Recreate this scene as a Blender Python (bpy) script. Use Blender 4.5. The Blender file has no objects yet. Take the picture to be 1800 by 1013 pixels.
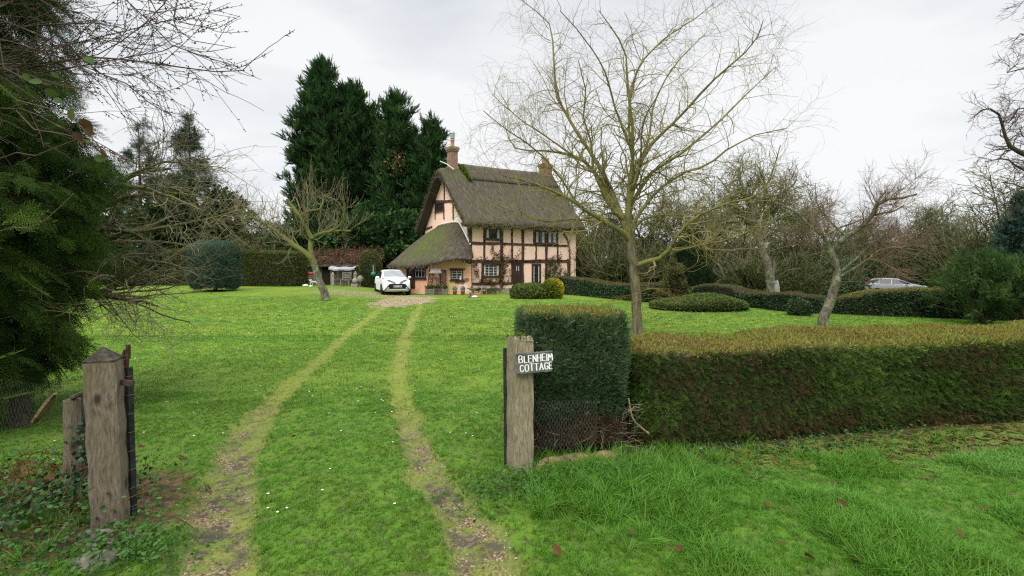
import bpy, math, random
import numpy as np
PI = math.pi
rng = np.random.default_rng(11)
random.seed(5)
SC = bpy.context.scene
COL = SC.collection

# ------------------------------------------------------------------ camera, sky, sun, exposure
CAMZ, FPX, HOR = 1.6, 850.0, 480.0
PITCH = math.atan((506.5 - HOR) / FPX)
cd = bpy.data.cameras.new('camera'); cam = bpy.data.objects.new('camera', cd); COL.objects.link(cam)
cam.location = (0, 0, CAMZ); cam.rotation_euler = (PI / 2 - PITCH, 0, 0)
cd.sensor_width = 36; cd.lens = 36 * FPX / 1800; cd.clip_end = 3000; cd.clip_start = 0.05
SC.camera = cam
SUN_EL, SUN_AZ = math.radians(46), math.radians(205)
w = bpy.data.worlds.new('World'); SC.world = w; w.use_nodes = True
nt = w.node_tree; nt.nodes.clear()
def nn(nt, t, **kw):
    n = nt.nodes.new(t)
    for k, v in kw.items():
        if k == 'inp':
            for a, b in v.items(): n.inputs[a].default_value = b
        else: setattr(n, k, v)
    return n
out = nn(nt, 'ShaderNodeOutputWorld'); bg = nn(nt, 'ShaderNodeBackground')
sky = nn(nt, 'ShaderNodeTexSky', sky_type='NISHITA', sun_disc=False, sun_elevation=SUN_EL, sun_rotation=SUN_AZ)
tc = nn(nt, 'ShaderNodeTexCoord'); mp = nn(nt, 'ShaderNodeMapping', inp={'Scale': (1.0, 1.0, 3.2)})
nz = nn(nt, 'ShaderNodeTexNoise', inp={'Scale': 1.5, 'Detail': 6.0, 'Roughness': 0.5, 'Distortion': 0.25})
cr = nn(nt, 'ShaderNodeValToRGB')
cr.color_ramp.elements[0].position = 0.36; cr.color_ramp.elements[0].color = (0.46, 0.485, 0.52, 1)
cr.color_ramp.elements[1].position = 0.58; cr.color_ramp.elements[1].color = (0.64, 0.645, 0.65, 1)
sx = nn(nt, 'ShaderNodeSeparateXYZ')
el = nn(nt, 'ShaderNodeMapRange', inp={'From Min': 0.5, 'From Max': 0.85, 'To Min': 1.0, 'To Max': 4.0}, interpolation_type='SMOOTHSTEP')
vm = nn(nt, 'ShaderNodeVectorMath', operation='SCALE')
sm = nn(nt, 'ShaderNodeVectorMath', operation='SCALE'); sm.inputs['Scale'].default_value = 0.1
mx = nn(nt, 'ShaderNodeMixRGB'); mx.inputs[0].default_value = 0.95
L = nt.links.new
L(tc.outputs['Generated'], mp.inputs[0]); L(mp.outputs[0], nz.inputs['Vector']); L(nz.outputs[0], cr.inputs[0])
L(tc.outputs['Generated'], sx.inputs[0]); L(sx.outputs['Z'], el.inputs['Value'])
L(cr.outputs[0], vm.inputs[0]); L(el.outputs[0], vm.inputs['Scale'])
L(sky.outputs[0], sm.inputs[0]); L(sm.outputs[0], mx.inputs[1]); L(vm.outputs[0], mx.inputs[2])
L(mx.outputs[0], bg.inputs[0]); L(bg.outputs[0], out.inputs[0]); bg.inputs[1].default_value = 1.0
sd = bpy.data.lights.new('sun', 'SUN'); sd.energy = 1.5; sd.angle = math.radians(28); sd.color = (1, 0.95, 0.87)
so = bpy.data.objects.new('sun', sd); COL.objects.link(so)
so.rotation_euler = (PI / 2 - SUN_EL, 0, PI - SUN_AZ + 0.0)
SC.view_settings.view_transform = 'Standard'; SC.view_settings.look = 'None'; SC.view_settings.exposure = 0.6; SC.view_settings.gamma = 1
SC.view_settings.use_curve_mapping = False
SC.cycles.max_bounces = 5; SC.cycles.diffuse_bounces = 3; SC.cycles.glossy_bounces = 2; SC.cycles.transmission_bounces = 3; SC.cycles.transparent_max_bounces = 6
SC.cycles.use_denoising = False; SC.cycles.filter_width = 1.25

# ------------------------------------------------------------------ terrain and picture helpers
def S(v):
    v = np.clip(v, 0, 1); return v * v * (3 - 2 * v)
def hsh(i, j, s):
    v = np.sin(i * 127.1 + j * 311.7 + s * 74.7) * 43758.5453
    return v - np.floor(v)
def vn(x, y, sc=1.0, s=0):
    x = np.asarray(x, float) * sc; y = np.asarray(y, float) * sc
    i, j = np.floor(x), np.floor(y); u, v = S(x - i), S(y - j)
    return (hsh(i, j, s) * (1 - u) + hsh(i + 1, j, s) * u) * (1 - v) + (hsh(i, j + 1, s) * (1 - u) + hsh(i + 1, j + 1, s) * u) * v
def fbm(x, y, sc=1.0, s=0, o=3):
    r = 0; a = 0.5; t = 0
    for k in range(o): r = r + a * vn(x, y, sc * 2 ** k, s + k); t += a; a *= 0.5
    return r / t
def tz0(x, y):
    return (0.30 * S((y - 7) / 21) + 0.40 * S((-x - 6) / 5) * S((y - 18) / 14)
            - 0.75 * S((x - 8) / 14) * S((y - 16) / 20))
def ray(px, py):
    xc, yc = (px - 900) / FPX, -(py - 506.5) / FPX
    c, s = math.cos(PITCH), math.sin(PITCH)
    return np.array([xc, c + yc * s, -s + yc * c])
def P(px, py, D):
    r = ray(px, py); return np.array([0, 0, CAMZ]) + r * (D / r[1])
def G(px, py):
    r = ray(px, py); z = 0.0; p = None
    for _ in range(60):
        k = (z - CAMZ) / r[2]; p = np.array([0, 0, CAMZ]) + r * k
        z = 0.6 * z + 0.4 * float(tz0(p[0], p[1]))
    return p
def gxy(px, D):
    x = (px - 900) / FPX * D; return np.array([x, D, float(tz0(x, D))])
TRL = np.array([G(a, b)[:2] for a, b in [(330, 1180), (352, 1090), (372, 1000), (388, 900), (402, 850), (424, 780), (450, 735), (488, 698), (542, 650), (598, 600), (634, 570), (666, 547), (688, 533)]])
TRR = np.array([G(a, b)[:2] for a, b in [(900, 1180), (880, 1080), (858, 1000), (838, 950), (798, 895), (764, 850), (740, 800), (722, 750), (706, 700), (700, 650), (709, 600), (727, 562), (737, 542), (740, 531)]])
def pdist(x, y, pl):
    x = np.asarray(x, float); y = np.asarray(y, float); best = np.full(x.shape, 1e9)
    for a, b in zip(pl[:-1], pl[1:]):
        d = b - a; t = np.clip(((x - a[0]) * d[0] + (y - a[1]) * d[1]) / (d @ d), 0, 1)
        best = np.minimum(best, np.hypot(x - a[0] - t * d[0], y - a[1] - t * d[1]))
    return best
GC = G(708, 533)
def masks(x, y):
    """track, bare (gravel and mud), court (the gravel in front of the car)"""
    n = fbm(x, y, 2.2, 3) - 0.5; n2 = fbm(x, y, 7.0, 9) - 0.5
    dl, dr = pdist(x, y, TRL), pdist(x, y, TRR)
    wl = 0.085 + 0.03 * S((6 - y) / 3)
    tl = 1 - S((dl + n * 0.16 + n2 * 0.12 - wl) / 0.11); tr = 1 - S((dr + n * 0.16 + n2 * 0.12 - 0.09) / 0.11)
    bl = tl * S((7.2 - y) / 2.6) * (0.35 + 0.65 * S((n2 + n * .6 + 0.16 + .1 * S(4 - y)) / 0.12)); br = tr * S((6.3 - y) / 2.2) * (0.45 + 0.55 * S((n2 + 0.12) / 0.1 + S((3.6 - y))))
    e = np.hypot((x - GC[0] + 0.2) / 1.35, (y - GC[1] - 1.2) / 3.4)
    e2 = np.hypot((x - GC[0] + 3.2) / 3.2, (y - GC[1] - 5.2) / 1.8)
    ct = np.maximum(1 - S((e + n * 0.6 - 0.85) / 0.25), 0.5 * (1 - S((e2 + n * 0.6 - 0.85) / 0.3)))
    return np.maximum(tl, tr), np.maximum(bl, br), ct
# foot of the long front hedge, near side and far side
YHX, YHY = [-.1, .3, .8, 1.9, 3.4, 4.4, 5.5, 7.6, 9.8], [3.75, 3.9, 4.1, 4.38, 4.70, 4.93, 5.2, 6.1, 7.05]
HF = np.array([G(a, b)[:2] for a, b in [(1085, 800), (1200, 795), (1350, 785), (1500, 765), (1650, 748), (1800, 735), (1980, 722)]])
def verge(x, y):
    yh = np.interp(x, YHX, YHY)
    return S((x + 0.05) / 0.5) * S((yh - y) / 0.25)
def tz(x, y):
    t, b, c = masks(x, y)
    v = verge(x, y)
    m = np.exp(-(((x + 2.75) / 0.75) ** 2 + ((y - 2.75) / 0.6) ** 2))
    return tz0(x, y) - 0.040 * t * S((12 - y) / 6) + 0.02 * (fbm(x, y, 1.3, 21) - 0.5) * S((20 - y) / 8) + 0.04 * v * fbm(x, y, 2.0, 5) + 0.10 * m

# ------------------------------------------------------------------ mesh helpers
class MB:
    def __init__(s): s.V = []; s.Q = []; s.T = []; s.n = 0; s.tint = []; s.mq = []; s.mt = []
    def add(s, V, F, tint=0.5, mi=0):
        V = np.asarray(V, float).reshape(-1, 3); F = np.asarray(F, int)
        if len(V) == 0 or F.size == 0: return s
        s.V.append(V)
        (s.Q if F.shape[1] == 4 else s.T).append(F + s.n)
        (s.mq if F.shape[1] == 4 else s.mt).append(np.full(len(F), mi))
        t = np.asarray(tint, float); s.tint.append(np.full(len(V), float(t)) if t.ndim == 0 else t)
        s.n += len(V); return s
    def box(s, a, b, tint=0.5, mi=0):
        x0, y0, z0 = a; x1, y1, z1 = b
        V = [(x0, y0, z0), (x1, y0, z0), (x1, y1, z0), (x0, y1, z0), (x0, y0, z1), (x1, y0, z1), (x1, y1, z1), (x0, y1, z1)]
        return s.add(V, BOXF, tint, mi)
    def beam(s, a, b, w, h, up=(0, 0, 1), tint=0.5, mi=0, e=0.0):
        """box along a-b, w across, h along 'up', ends stretched by e"""
        a = np.asarray(a, float); b = np.asarray(b, float); d = b - a; l = np.linalg.norm(d); d /= l
        a = a - d * e; b = b + d * e
        x = np.cross(d, up); x /= np.linalg.norm(x); u = np.cross(x, d)
        V = [p + x * i * w / 2 + u * j * h / 2 for p in (a, b) for i, j in ((-1, -1), (1, -1), (1, 1), (-1, 1))]
        F = [(0, 1, 2, 3), (7, 6, 5, 4), (0, 4, 5, 1), (1, 5, 6, 2), (2, 6, 7, 3), (3, 7, 4, 0)]
        return s.add(V, F, tint, mi)
    def tube(s, pts, r, sides=6, tint=0.5, mi=0, cap=True):
        pts = np.asarray(pts, float)[None]; r = np.broadcast_to(np.asarray(r, float), (pts.shape[1],))[None]
        V, F, _ = tubes(pts, r, sides); s.add(V, F, tint, mi)
        if cap:
            k = pts.shape[1]; c = []
            for e in (0, k - 1):
                vi = V[e * sides:(e + 1) * sides]
                c.append((vi, e))
            for vi, e in c:
                m = vi.mean(0); n0 = len(vi)
                s.add(np.vstack([vi, m]), [(i, (i + 1) % n0, n0) for i in range(n0)], tint, mi)
        return s
    def lathe(s, prof, c=(0, 0, 0), n=16, tint=0.5, mi=0, sx=1, sy=1):
        a = np.arange(n) * 2 * PI / n; pr = np.asarray(prof, float); k = len(pr)
        V = np.stack([np.outer(pr[:, 0], np.cos(a)) * sx + c[0], np.outer(pr[:, 0], np.sin(a)) * sy + c[1], np.repeat(pr[:, 1:2], n, 1) + c[2]], -1).reshape(-1, 3)
        F = [(i * n + j, i * n + (j + 1) % n, (i + 1) * n + (j + 1) % n, (i + 1) * n + j) for i in range(k - 1) for j in range(n)]
        return s.add(V, F, tint, mi)
    def build(s, name, mats, parent=None, smooth=False):
        me = bpy.data.meshes.new(name); V = np.vstack(s.V)
        if parent is not None: V = V - np.array(parent_loc(parent))
        Q = np.vstack(s.Q) if s.Q else np.zeros((0, 4), int); T = np.vstack(s.T) if s.T else np.zeros((0, 3), int)
        me.vertices.add(len(V)); me.vertices.foreach_set('co', V.ravel().astype(np.float32))
        li = np.concatenate([Q.ravel(), T.ravel()]); me.loops.add(len(li)); me.loops.foreach_set('vertex_index', li.astype(np.int32))
        tot = np.concatenate([np.full(len(Q), 4), np.full(len(T), 3)]); st = np.concatenate([[0], np.cumsum(tot)[:-1]])
        me.polygons.add(len(tot)); me.polygons.foreach_set('loop_start', st.astype(np.int32)); me.polygons.foreach_set('loop_total', tot.astype(np.int32))
        mi = np.concatenate(s.mq + s.mt) if (s.mq or s.mt) else np.zeros(0)
        me.polygons.foreach_set('material_index', mi.astype(np.int32))
        me.polygons.foreach_set('use_smooth', np.full(len(tot), smooth))
        at = me.attributes.new('tint', 'FLOAT', 'POINT'); at.data.foreach_set('value', np.concatenate(s.tint).astype(np.float32))
        me.update(calc_edges=True)
        for m in (mats if isinstance(mats, (list, tuple)) else [mats]): me.materials.append(m)
        o = bpy.data.objects.new(name, me); COL.objects.link(o)
        if parent is not None: o.parent = parent
        return o
BOXF = [(0, 3, 2, 1), (4, 5, 6, 7), (0, 1, 5, 4), (1, 2, 6, 5), (2, 3, 7, 6), (3, 0, 4, 7)]
def parent_loc(p):
    l = np.array(p.location); q = p.parent
    while q is not None: l = l + np.array(q.location); q = q.parent
    return l
def thing(name, label, cat, loc=(0, 0, 0), group=None, rz=0):
    o = bpy.data.objects.new(name, None); COL.objects.link(o); o.empty_display_size = 0.2
    o.location = [float(v) for v in loc]; o.rotation_euler = (0, 0, rz)
    return tag(o, label, cat, group)
def tag(o, label, cat, group=None, kind=None):
    if label: o['label'] = label
    if cat: o['category'] = cat
    if group: o['group'] = group
    if kind: o['kind'] = kind
    return o
def copy_tree(o, parent=None):
    c = o.copy(); COL.objects.link(c); c.parent = parent
    for ch in list(o.children): copy_tree(ch, c)
    return c
def nrm(v): return v / np.maximum(np.linalg.norm(v, axis=-1, keepdims=True), 1e-9)
def tubes(Pp, R, s=4):
    Pp = np.asarray(Pp, float); N, k = Pp.shape[:2]
    T = nrm(np.gradient(Pp, axis=1)); ref = np.zeros_like(T); ref[..., 0] = 1
    bad = np.abs(T[..., 0]).mean(1) > 0.8; ref[bad] = (0, 1, 0)
    X = nrm(np.cross(T, ref)); Y = np.cross(T, X); a = np.arange(s) * 2 * PI / s
    V = Pp[:, :, None] + R[:, :, None, None] * (X[:, :, None] * np.cos(a)[None, None, :, None] + Y[:, :, None] * np.sin(a)[None, None, :, None])
    b = (np.arange(N) * k * s)[:, None, None]; i = (np.arange(k - 1) * s)[None, :, None]; j = np.arange(s)[None, None, :]; j2 = (j + 1) % s
    F = np.stack([b + i + j, b + i + j2, b + i + s + j2, b + i + s + j], -1).reshape(-1, 4)
    return V.reshape(-1, 3), F, np.repeat(np.arange(N), k * s)
def resamp(pts, k):
    pts = np.asarray(pts, float); d = np.concatenate([[0], np.cumsum(np.linalg.norm(np.diff(pts, axis=0), axis=1))])
    # smooth with a Catmull-Rom pass first
    n = len(pts)
    if n > 2:
        o = []
        for i in range(n - 1):
            p0, p1, p2, p3 = pts[max(i - 1, 0)], pts[i], pts[i + 1], pts[min(i + 2, n - 1)]
            for t in (0, .25, .5, .75):
                o.append(0.5 * ((2 * p1) + (p2 - p0) * t + (2 * p0 - 5 * p1 + 4 * p2 - p3) * t * t + (3 * p1 - p0 - 3 * p2 + p3) * t ** 3))
        o.append(pts[-1]); pts = np.array(o); d = np.concatenate([[0], np.cumsum(np.linalg.norm(np.diff(pts, axis=0), axis=1))])
    q = np.linspace(0, d[-1], k)
    return np.stack([np.interp(q, d, pts[:, c]) for c in range(pts.shape[1])], -1)
def grow(Pp, R, M, ln, ang, k=6, t0=0.25, t1=1.0, wig=0.15, up=0.0, r0=0.6, rmin=0.002, rend=0.5, rad=None, flat=1.0):
    """M side shoots from the polylines Pp, longest parents first in line"""
    N, kk = Pp.shape[:2]
    seg = np.linalg.norm(np.diff(Pp, axis=1), axis=2).sum(1); pi = rng.choice(N, M, p=seg / seg.sum())
    t = (t0 + (t1 - t0) * rng.random(M)) * (kk - 1); i = np.minimum(t.astype(int), kk - 2); f = (t - i)[:, None]
    p = Pp[pi, i] * (1 - f) + Pp[pi, i + 1] * f; T = nrm(Pp[pi, i + 1] - Pp[pi, i]); pr = R[pi, i] * (1 - f[:, 0]) + R[pi, i + 1] * f[:, 0]
    q = rng.normal(size=(M, 3)); q[:, 2] *= flat; q = nrm(q - (q * T).sum(1, keepdims=True) * T)
    a = np.radians(ang[0] + (ang[1] - ang[0]) * rng.random(M))[:, None]; d = T * np.cos(a) + q * np.sin(a)
    l = (ln[0] + (ln[1] - ln[0]) * rng.random(M)) * (1.15 - 0.5 * t / (kk - 1)); st = (l / (k - 1))[:, None]
    O = np.zeros((M, k, 3)); O[:, 0] = p; cur = rng.normal(size=(M, 3)) * wig * 0.6
    for j in range(1, k):
        d = nrm(d + cur + rng.normal(size=(M, 3)) * wig + np.array([0, 0, up]) * (st if abs(up) < 5 else 1))
        O[:, j] = O[:, j - 1] + d * st
    rr = np.maximum(np.minimum(pr * r0, 9) if rad is None else np.full(M, rad), rmin)
    return O, rr[:, None] * np.linspace(1, rend, k)[None]
def scatter(mb, tpl, pos, ax, no, sc, tint, mi=0):
    """copies of a template (v, f; +Y along, +Z out) at pos"""
    tv, tf = tpl; n = len(pos)
    if n == 0: return
    ax = nrm(ax); X = nrm(np.cross(ax, no)); Z = np.cross(X, ax)
    sc = np.asarray(sc, float)
    if sc.ndim == 1: sc = np.repeat(sc[:, None], 3, 1)
    V = pos[:, None] + (tv[None, :, 0:1] * sc[:, None, 0:1]) * X[:, None] + (tv[None, :, 1:2] * sc[:, None, 1:2]) * ax[:, None] + (tv[None, :, 2:3] * sc[:, None, 2:3]) * Z[:, None]
    F = (tf[None] + (np.arange(n) * len(tv))[:, None, None]).reshape(-1, tf.shape[1])
    mb.add(V.reshape(-1, 3), F, np.repeat(np.broadcast_to(tint, (n,)), len(tv)), mi)
def T_kite(w=0.3, b=0.08): return np.array([(0, 0, 0), (w, .42, b), (0, 1, 0), (-w, .42, b)], float), np.array([(0, 1, 2, 3)])
def T_frond(n=7, spread=0.42, lw=0.11, droop=0.12, seed=1):
    r = np.random.default_rng(seed); V = []; F = []
    def tri(a, b, c): V.extend([a, b, c]); F.append((len(V) - 3, len(V) - 2, len(V) - 1))
    tri((-.018, 0, 0), (.018, 0, 0), (0, 1, -droop))
    for i in range(n):
        t = 0.08 + 0.84 * i / n
        for s in (-1, 1):
            l = spread * (1 - 0.75 * t) * (0.8 + 0.4 * r.random()) * (0.5 + min(t * 4, 0.5)); tt = t + (0.5 / n if s > 0 else 0)
            z = -droop * tt * tt; a = math.radians(42 + 12 * r.random())
            dx, dy = math.sin(a) * s, math.cos(a)
            tri((0, tt, z), (dx * l * .45 - dy * lw * .5, tt + dy * l * .45 + dx * lw * .5, z + .02), (dx * l, tt + dy * l, z - .03))
            tri((0, tt, z), (dx * l, tt + dy * l, z - .03), (dx * l * .45 + dy * lw * .5, tt + dy * l * .45 - dx * lw * .5, z + .02))
    tri((-.05, .93, -droop * .8), (.05, .93, -droop * .8), (0, 1.08, -droop))
    return np.array(V, float), np.array(F)
def T_spray(n=9, spread=0.55, seed=2, sub=5):
    """a flat branching spray: side shoots that are themselves little fronds"""
    r = np.random.default_rng(seed); V = []; F = []
    def add(v, f):
        b = len(V); V.extend(v.tolist()); F.extend((f + b).tolist())
    fv, ff = T_frond(sub, 0.42, 0.07, 0.12, seed + 5)
    V.extend([(-.008, 0, 0), (.008, 0, 0), (0, 1, -.22)]); F.append((0, 1, 2))
    for i in range(n):
        t = 0.08 + 0.9 * i / n
        for s in (-1, 1):
            l = spread * (1.02 - 0.72 * t) * (0.75 + 0.5 * r.random()); tt = t + (0.45 / n if s > 0 else 0)
            a = math.radians(38 + 18 * r.random()) * s; c, sn = math.cos(a), math.sin(a)
            v = fv * l; v = np.stack([v[:, 0] * c + v[:, 1] * sn, -v[:, 0] * sn + v[:, 1] * c + tt, v[:, 2] - .22 * tt * tt - 0.1 * r.random() * v[:, 1]], -1)
            add(v, ff)
    return np.array(V, float), np.array(F)
def T_ivy():
    p = [(0, 0), (.28, -.06), (.5, .22), (.3, .42), (.34, .68), (.12, .66), (0, 1), (-.12, .66), (-.34, .68), (-.3, .42), (-.5, .22), (-.28, -.06)]
    V = [(0, .35, .05)] + [(x, y, 0) for x, y in p]; n = len(p)
    return np.array(V, float), np.array([(0, 1 + i, 1 + (i + 1) % n) for i in range(n)])
def T_needles(n=16, seed=4, l=0.22, w=0.02):
    r = np.random.default_rng(seed); V = [(-.012, 0, 0), (.012, 0, 0), (0, 1, 0)]; F = [(0, 1, 2)]
    for i in range(n):
        for s in (-1, 1):
            t = 0.05 + 0.95 * i / n; a = math.radians(38 + 20 * r.random()); ll = l * (0.7 + 0.5 * r.random()) * (1 - .35 * t); z = r.normal() * .35 * ll
            b = len(V); V += [(0, t, 0), (0, t + w * 2, 0), (s * math.sin(a) * ll, t + math.cos(a) * ll, z)]; F.append((b, b + 1, b + 2))
    return np.array(V, float), np.array(F)
KITE = T_kite(); FROND = T_frond(); FROND2 = T_frond(5, 0.5, 0.16, 0.1, 3); IVY = T_ivy(); NEED = T_needles(); SPRAY = T_spray(); SMALLN = T_needles(6, 7, 0.4, 0.07)

# ------------------------------------------------------------------ materials
def nmat(name):
    m = bpy.data.materials.new(name); m.use_nodes = True; nt = m.node_tree; nt.nodes.clear()
    o = nn(nt, 'ShaderNodeOutputMaterial'); b = nn(nt, 'ShaderNodeBsdfPrincipled'); nt.links.new(b.outputs[0], o.inputs[0]); return m, nt, b, o
def ramp(nt, cols, pos=None):
    r = nn(nt, 'ShaderNodeValToRGB'); e = r.color_ramp.elements
    n = len(cols); pos = pos or [i / (n - 1) for i in range(n)]
    while len(e) < n: e.new(0.5)
    for i in range(n): e[i].position = pos[i]; e[i].color = (*cols[i], 1)
    return r
def foliage(name, cols, rough=0.55, tr=0.25, pos=None, spec=0.08):
    m, nt, b, o = nmat(name); L = nt.links.new
    at = nn(nt, 'ShaderNodeAttribute', attribute_name='tint'); r = ramp(nt, cols, pos); L(at.outputs['Fac'], r.inputs[0]); L(r.outputs[0], b.inputs['Base Color'])
    b.inputs['Roughness'].default_value = rough; b.inputs['Specular IOR Level'].default_value = spec
    if tr > 0:
        t = nn(nt, 'ShaderNodeBsdfTranslucent'); mxs = nn(nt, 'ShaderNodeMixShader'); mxs.inputs[0].default_value = tr
        L(r.outputs[0], t.inputs[0]); L(b.outputs[0], mxs.inputs[1]); L(t.outputs[0], mxs.inputs[2]); L(mxs.outputs[0], o.inputs[0])
    return m
def solid(name, c1, c2=None, sc=6, rough=0.7, bump=0.0, bsc=30, st=(1, 1, 1), c3=None, sc3=2, th3=(0.55, 0.65), metal=0, det=5, spec=0.2, lo=0.35, hi=0.65, coat=0):
    m, nt, b, o = nmat(name); L = nt.links.new
    tc = nn(nt, 'ShaderNodeTexCoord'); mp = nn(nt, 'ShaderNodeMapping', inp={'Scale': st}); L(tc.outputs['Object'], mp.inputs[0])
    col = None
    if c2 is not None:
        n = nn(nt, 'ShaderNodeTexNoise', inp={'Scale': sc, 'Detail': det, 'Roughness': 0.6}); L(mp.outputs[0], n.inputs['Vector'])
        r = ramp(nt, [c1, c2], [lo, hi]); L(n.outputs[0], r.inputs[0]); col = r.outputs[0]
    if c3 is not None:
        n3 = nn(nt, 'ShaderNodeTexNoise', inp={'Scale': sc3, 'Detail': 4.0, 'Roughness': 0.65}); L(tc.outputs['Object'], n3.inputs['Vector'])
        r3 = ramp(nt, [(0, 0, 0), (1, 1, 1)], list(th3)); L(n3.outputs[0], r3.inputs[0])
        mx = nn(nt, 'ShaderNodeMixRGB'); L(r3.outputs[0], mx.inputs[0]); mx.inputs[2].default_value = (*c3, 1)
        if col is not None: L(col, mx.inputs[1])
        else: mx.inputs[1].default_value = (*c1, 1)
        col = mx.outputs[0]
    if col is not None: L(col, b.inputs['Base Color'])
    else: b.inputs['Base Color'].default_value = (*c1, 1)
    b.inputs['Roughness'].default_value = rough; b.inputs['Metallic'].default_value = metal; b.inputs['Specular IOR Level'].default_value = spec; b.inputs['Coat Weight'].default_value = coat
    if bump > 0:
        nb = nn(nt, 'ShaderNodeTexNoise', inp={'Scale': bsc, 'Detail': 4.0}); L(mp.outputs[0], nb.inputs['Vector'])
        bp = nn(nt, 'ShaderNodeBump', inp={'Strength': min(bump, 1.0), 'Distance': 0.02}); L(nb.outputs[0], bp.inputs['Height']); L(bp.outputs[0], b.inputs['Normal'])
    return m
M = {}
M['bark_willow'] = solid('willow bark', (.06, .05, .03), (.20, .175, .11), 16, .9, 1, 40, (1, 1, .16), c3=(.13, .135, .04), sc3=2.5)
M['limb_willow'] = solid('yellow-green willow limbs', (.075, .065, .032), (.185, .172, .075), 14, .9, .6, 40, c3=(.175, .18, .04), sc3=3, th3=(.45, .6))
M['limb_apple'] = solid('mossy apple limbs', (.06, .055, .03), (.17, .16, .085), 14, .9, .6, 40, c3=(.13, .15, .03), sc3=2.5, th3=(.42, .55))
M['limb_cherry'] = solid('grey-green cherry limbs', (.035, .035, .022), (.115, .12, .075), 12, .9, .7, 40, c3=(.12, .145, .07), sc3=4, th3=(.5, .6))
M['bark_moss'] = solid('mossy limb bark', (.055, .045, .028), (.15, .135, .075), 12, .9, .8, 50, c3=(.12, .125, .025), sc3=3, th3=(.42, .55))
M['twig_green'] = foliage('willow twigs', [(.14, .105, .05), (.20, .17, .065), (.23, .23, .07)], .7, 0)
M['twig_brown'] = foliage('brown twigs', [(.05, .036, .026), (.10, .07, .05), (.15, .12, .085)], .8, 0)
M['twig_dark'] = foliage('dark plum twigs', [(.028, .020, .015), (.06, .044, .032), (.10, .078, .055)], .8, 0)
M['stem_olive'] = foliage('thicket stems', [(.04, .037, .02), (.075, .072, .036), (.12, .115, .06)], .9, 0)
M['twig_grey'] = foliage('grey twigs', [(.07, .055, .04), (.15, .13, .09), (.23, .21, .15)], .85, 0)
M['twig_apple'] = foliage('apple twigs', [(.09, .07, .045), (.17, .15, .085), (.26, .23, .15)], .85, 0)
M['twig_red'] = foliage('cherry twigs', [(.075, .05, .032), (.14, .095, .062), (.20, .15, .10)], .85, 0)
M['bark_grey'] = solid('lichened bark', (.05, .045, .03), (.17, .155, .11), 11, .95, 1, 36, (1, 1, .5), c3=(.19, .215, .12), sc3=4, th3=(.52, .62))
M['bark_dark'] = solid('dark bark', (.03, .024, .018), (.10, .08, .055), 10, .95, 1, 30, (1, 1, .3), c3=(.07, .08, .03), sc3=2)
M['bark_near'] = solid('near branch bark', (.025, .019, .015), (.085, .068, .05), 25, .85, .6, 90, c3=(.15, .155, .10), sc3=14, th3=(.58, .68))  # bark darkened: the shade on the near limbs is put into its colour
M['wood_far'] = foliage('far woodland twigs', [(.055, .056, .026), (.105, .106, .046), (.17, .172, .085)], .9, 0)
M['leyland'] = foliage('leylandii foliage', [(.006, .018, .006), (.018, .050, .014), (.040, .095, .024), (.09, .155, .045)], .65, .2, [0, .35, .75, 1])
M['spruce'] = foliage('spruce foliage', [(.015, .032, .012), (.035, .065, .022), (.075, .11, .03)], .7, .15)
M['cedar'] = foliage('cedar sprays', [(.012, .028, .007), (.040, .078, .013), (.085, .135, .020), (.13, .17, .028)], .55, .3, [0, .4, .8, 1])
M['hedge_thuja'] = foliage('hedge sprays', [(.15, .085, .04), (.07, .055, .022), (.038, .064, .015), (.068, .13, .022), (.14, .22, .036)], .6, .2, [0, .2, .38, .72, 1])
M['hedge_top'] = foliage('clipped hedge top', [(.13, .085, .033), (.19, .155, .04), (.165, .195, .036), (.10, .19, .024)], .8, .2, [0, .35, .7, 1])
M['hedge_blue'] = foliage('blue cypress sprays', [(.09, .065, .035), (.020, .044, .018), (.052, .098, .040), (.16, .24, .12)], .55, .15, [0, .12, .5, 1])
M['ivy'] = foliage('ivy leaves', [(.010, .026, .012), (.022, .058, .018), (.05, .10, .03), (.13, .18, .05)], .40, .1, [0, .4, .85, 1], spec=.25)
M['yew'] = foliage('yew foliage', [(.032, .045, .014), (.062, .08, .020), (.115, .135, .034)], .7, .12)
M['yew_dark'] = foliage('dark yew foliage', [(.008, .018, .008), (.018, .036, .014), (.035, .058, .02)], .7, .1)
M['bluegreen'] = foliage('blue green cypress foliage', [(.016, .036, .022), (.05, .095, .06), (.14, .20, .135)], .65, .15)
M['box'] = foliage('clipped box foliage', [(.03, .05, .014), (.075, .11, .026), (.14, .175, .045)], .6, .15)
M['gold'] = foliage('golden foliage', [(.06, .09, .01), (.14, .17, .015), (.48, .42, .02)], .6, .2)
M['darkcone'] = foliage('dark conifer foliage', [(.010, .022, .008), (.022, .045, .014), (.042, .07, .02)], .7, .1)
M['thicket'] = foliage('thicket leaves', [(.034, .04, .014), (.062, .078, .024), (.11, .125, .04)], .7, .15)
M['brownleaf'] = foliage('brown leaves', [(.06, .032, .014), (.14, .075, .03), (.24, .14, .06)], .75, .2)
M['core'] = solid('hedge inner twigs and shade', (.006, .007, .004), (.028, .023, .014), 14, .95, .5, 60)  # near-black: inner twigs with the shade inside the foliage painted in
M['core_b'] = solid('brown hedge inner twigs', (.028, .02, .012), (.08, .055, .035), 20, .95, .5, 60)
M['grass'] = foliage('grass blades', [(.17, .14, .045), (.13, .17, .022), (.08, .172, .015), (.09, .24, .022), (.15, .28, .065)], .5, .38, [0, .22, .5, .8, 1], spec=.15)
M['weed'] = foliage('weed leaves', [(.03, .06, .014), (.045, .115, .022), (.08, .17, .045)], .5, .25)
M['pebble'] = foliage('pebbles', [(.13, .085, .05), (.27, .19, .105), (.34, .27, .17), (.46, .42, .34)], .75, 0)
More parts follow.
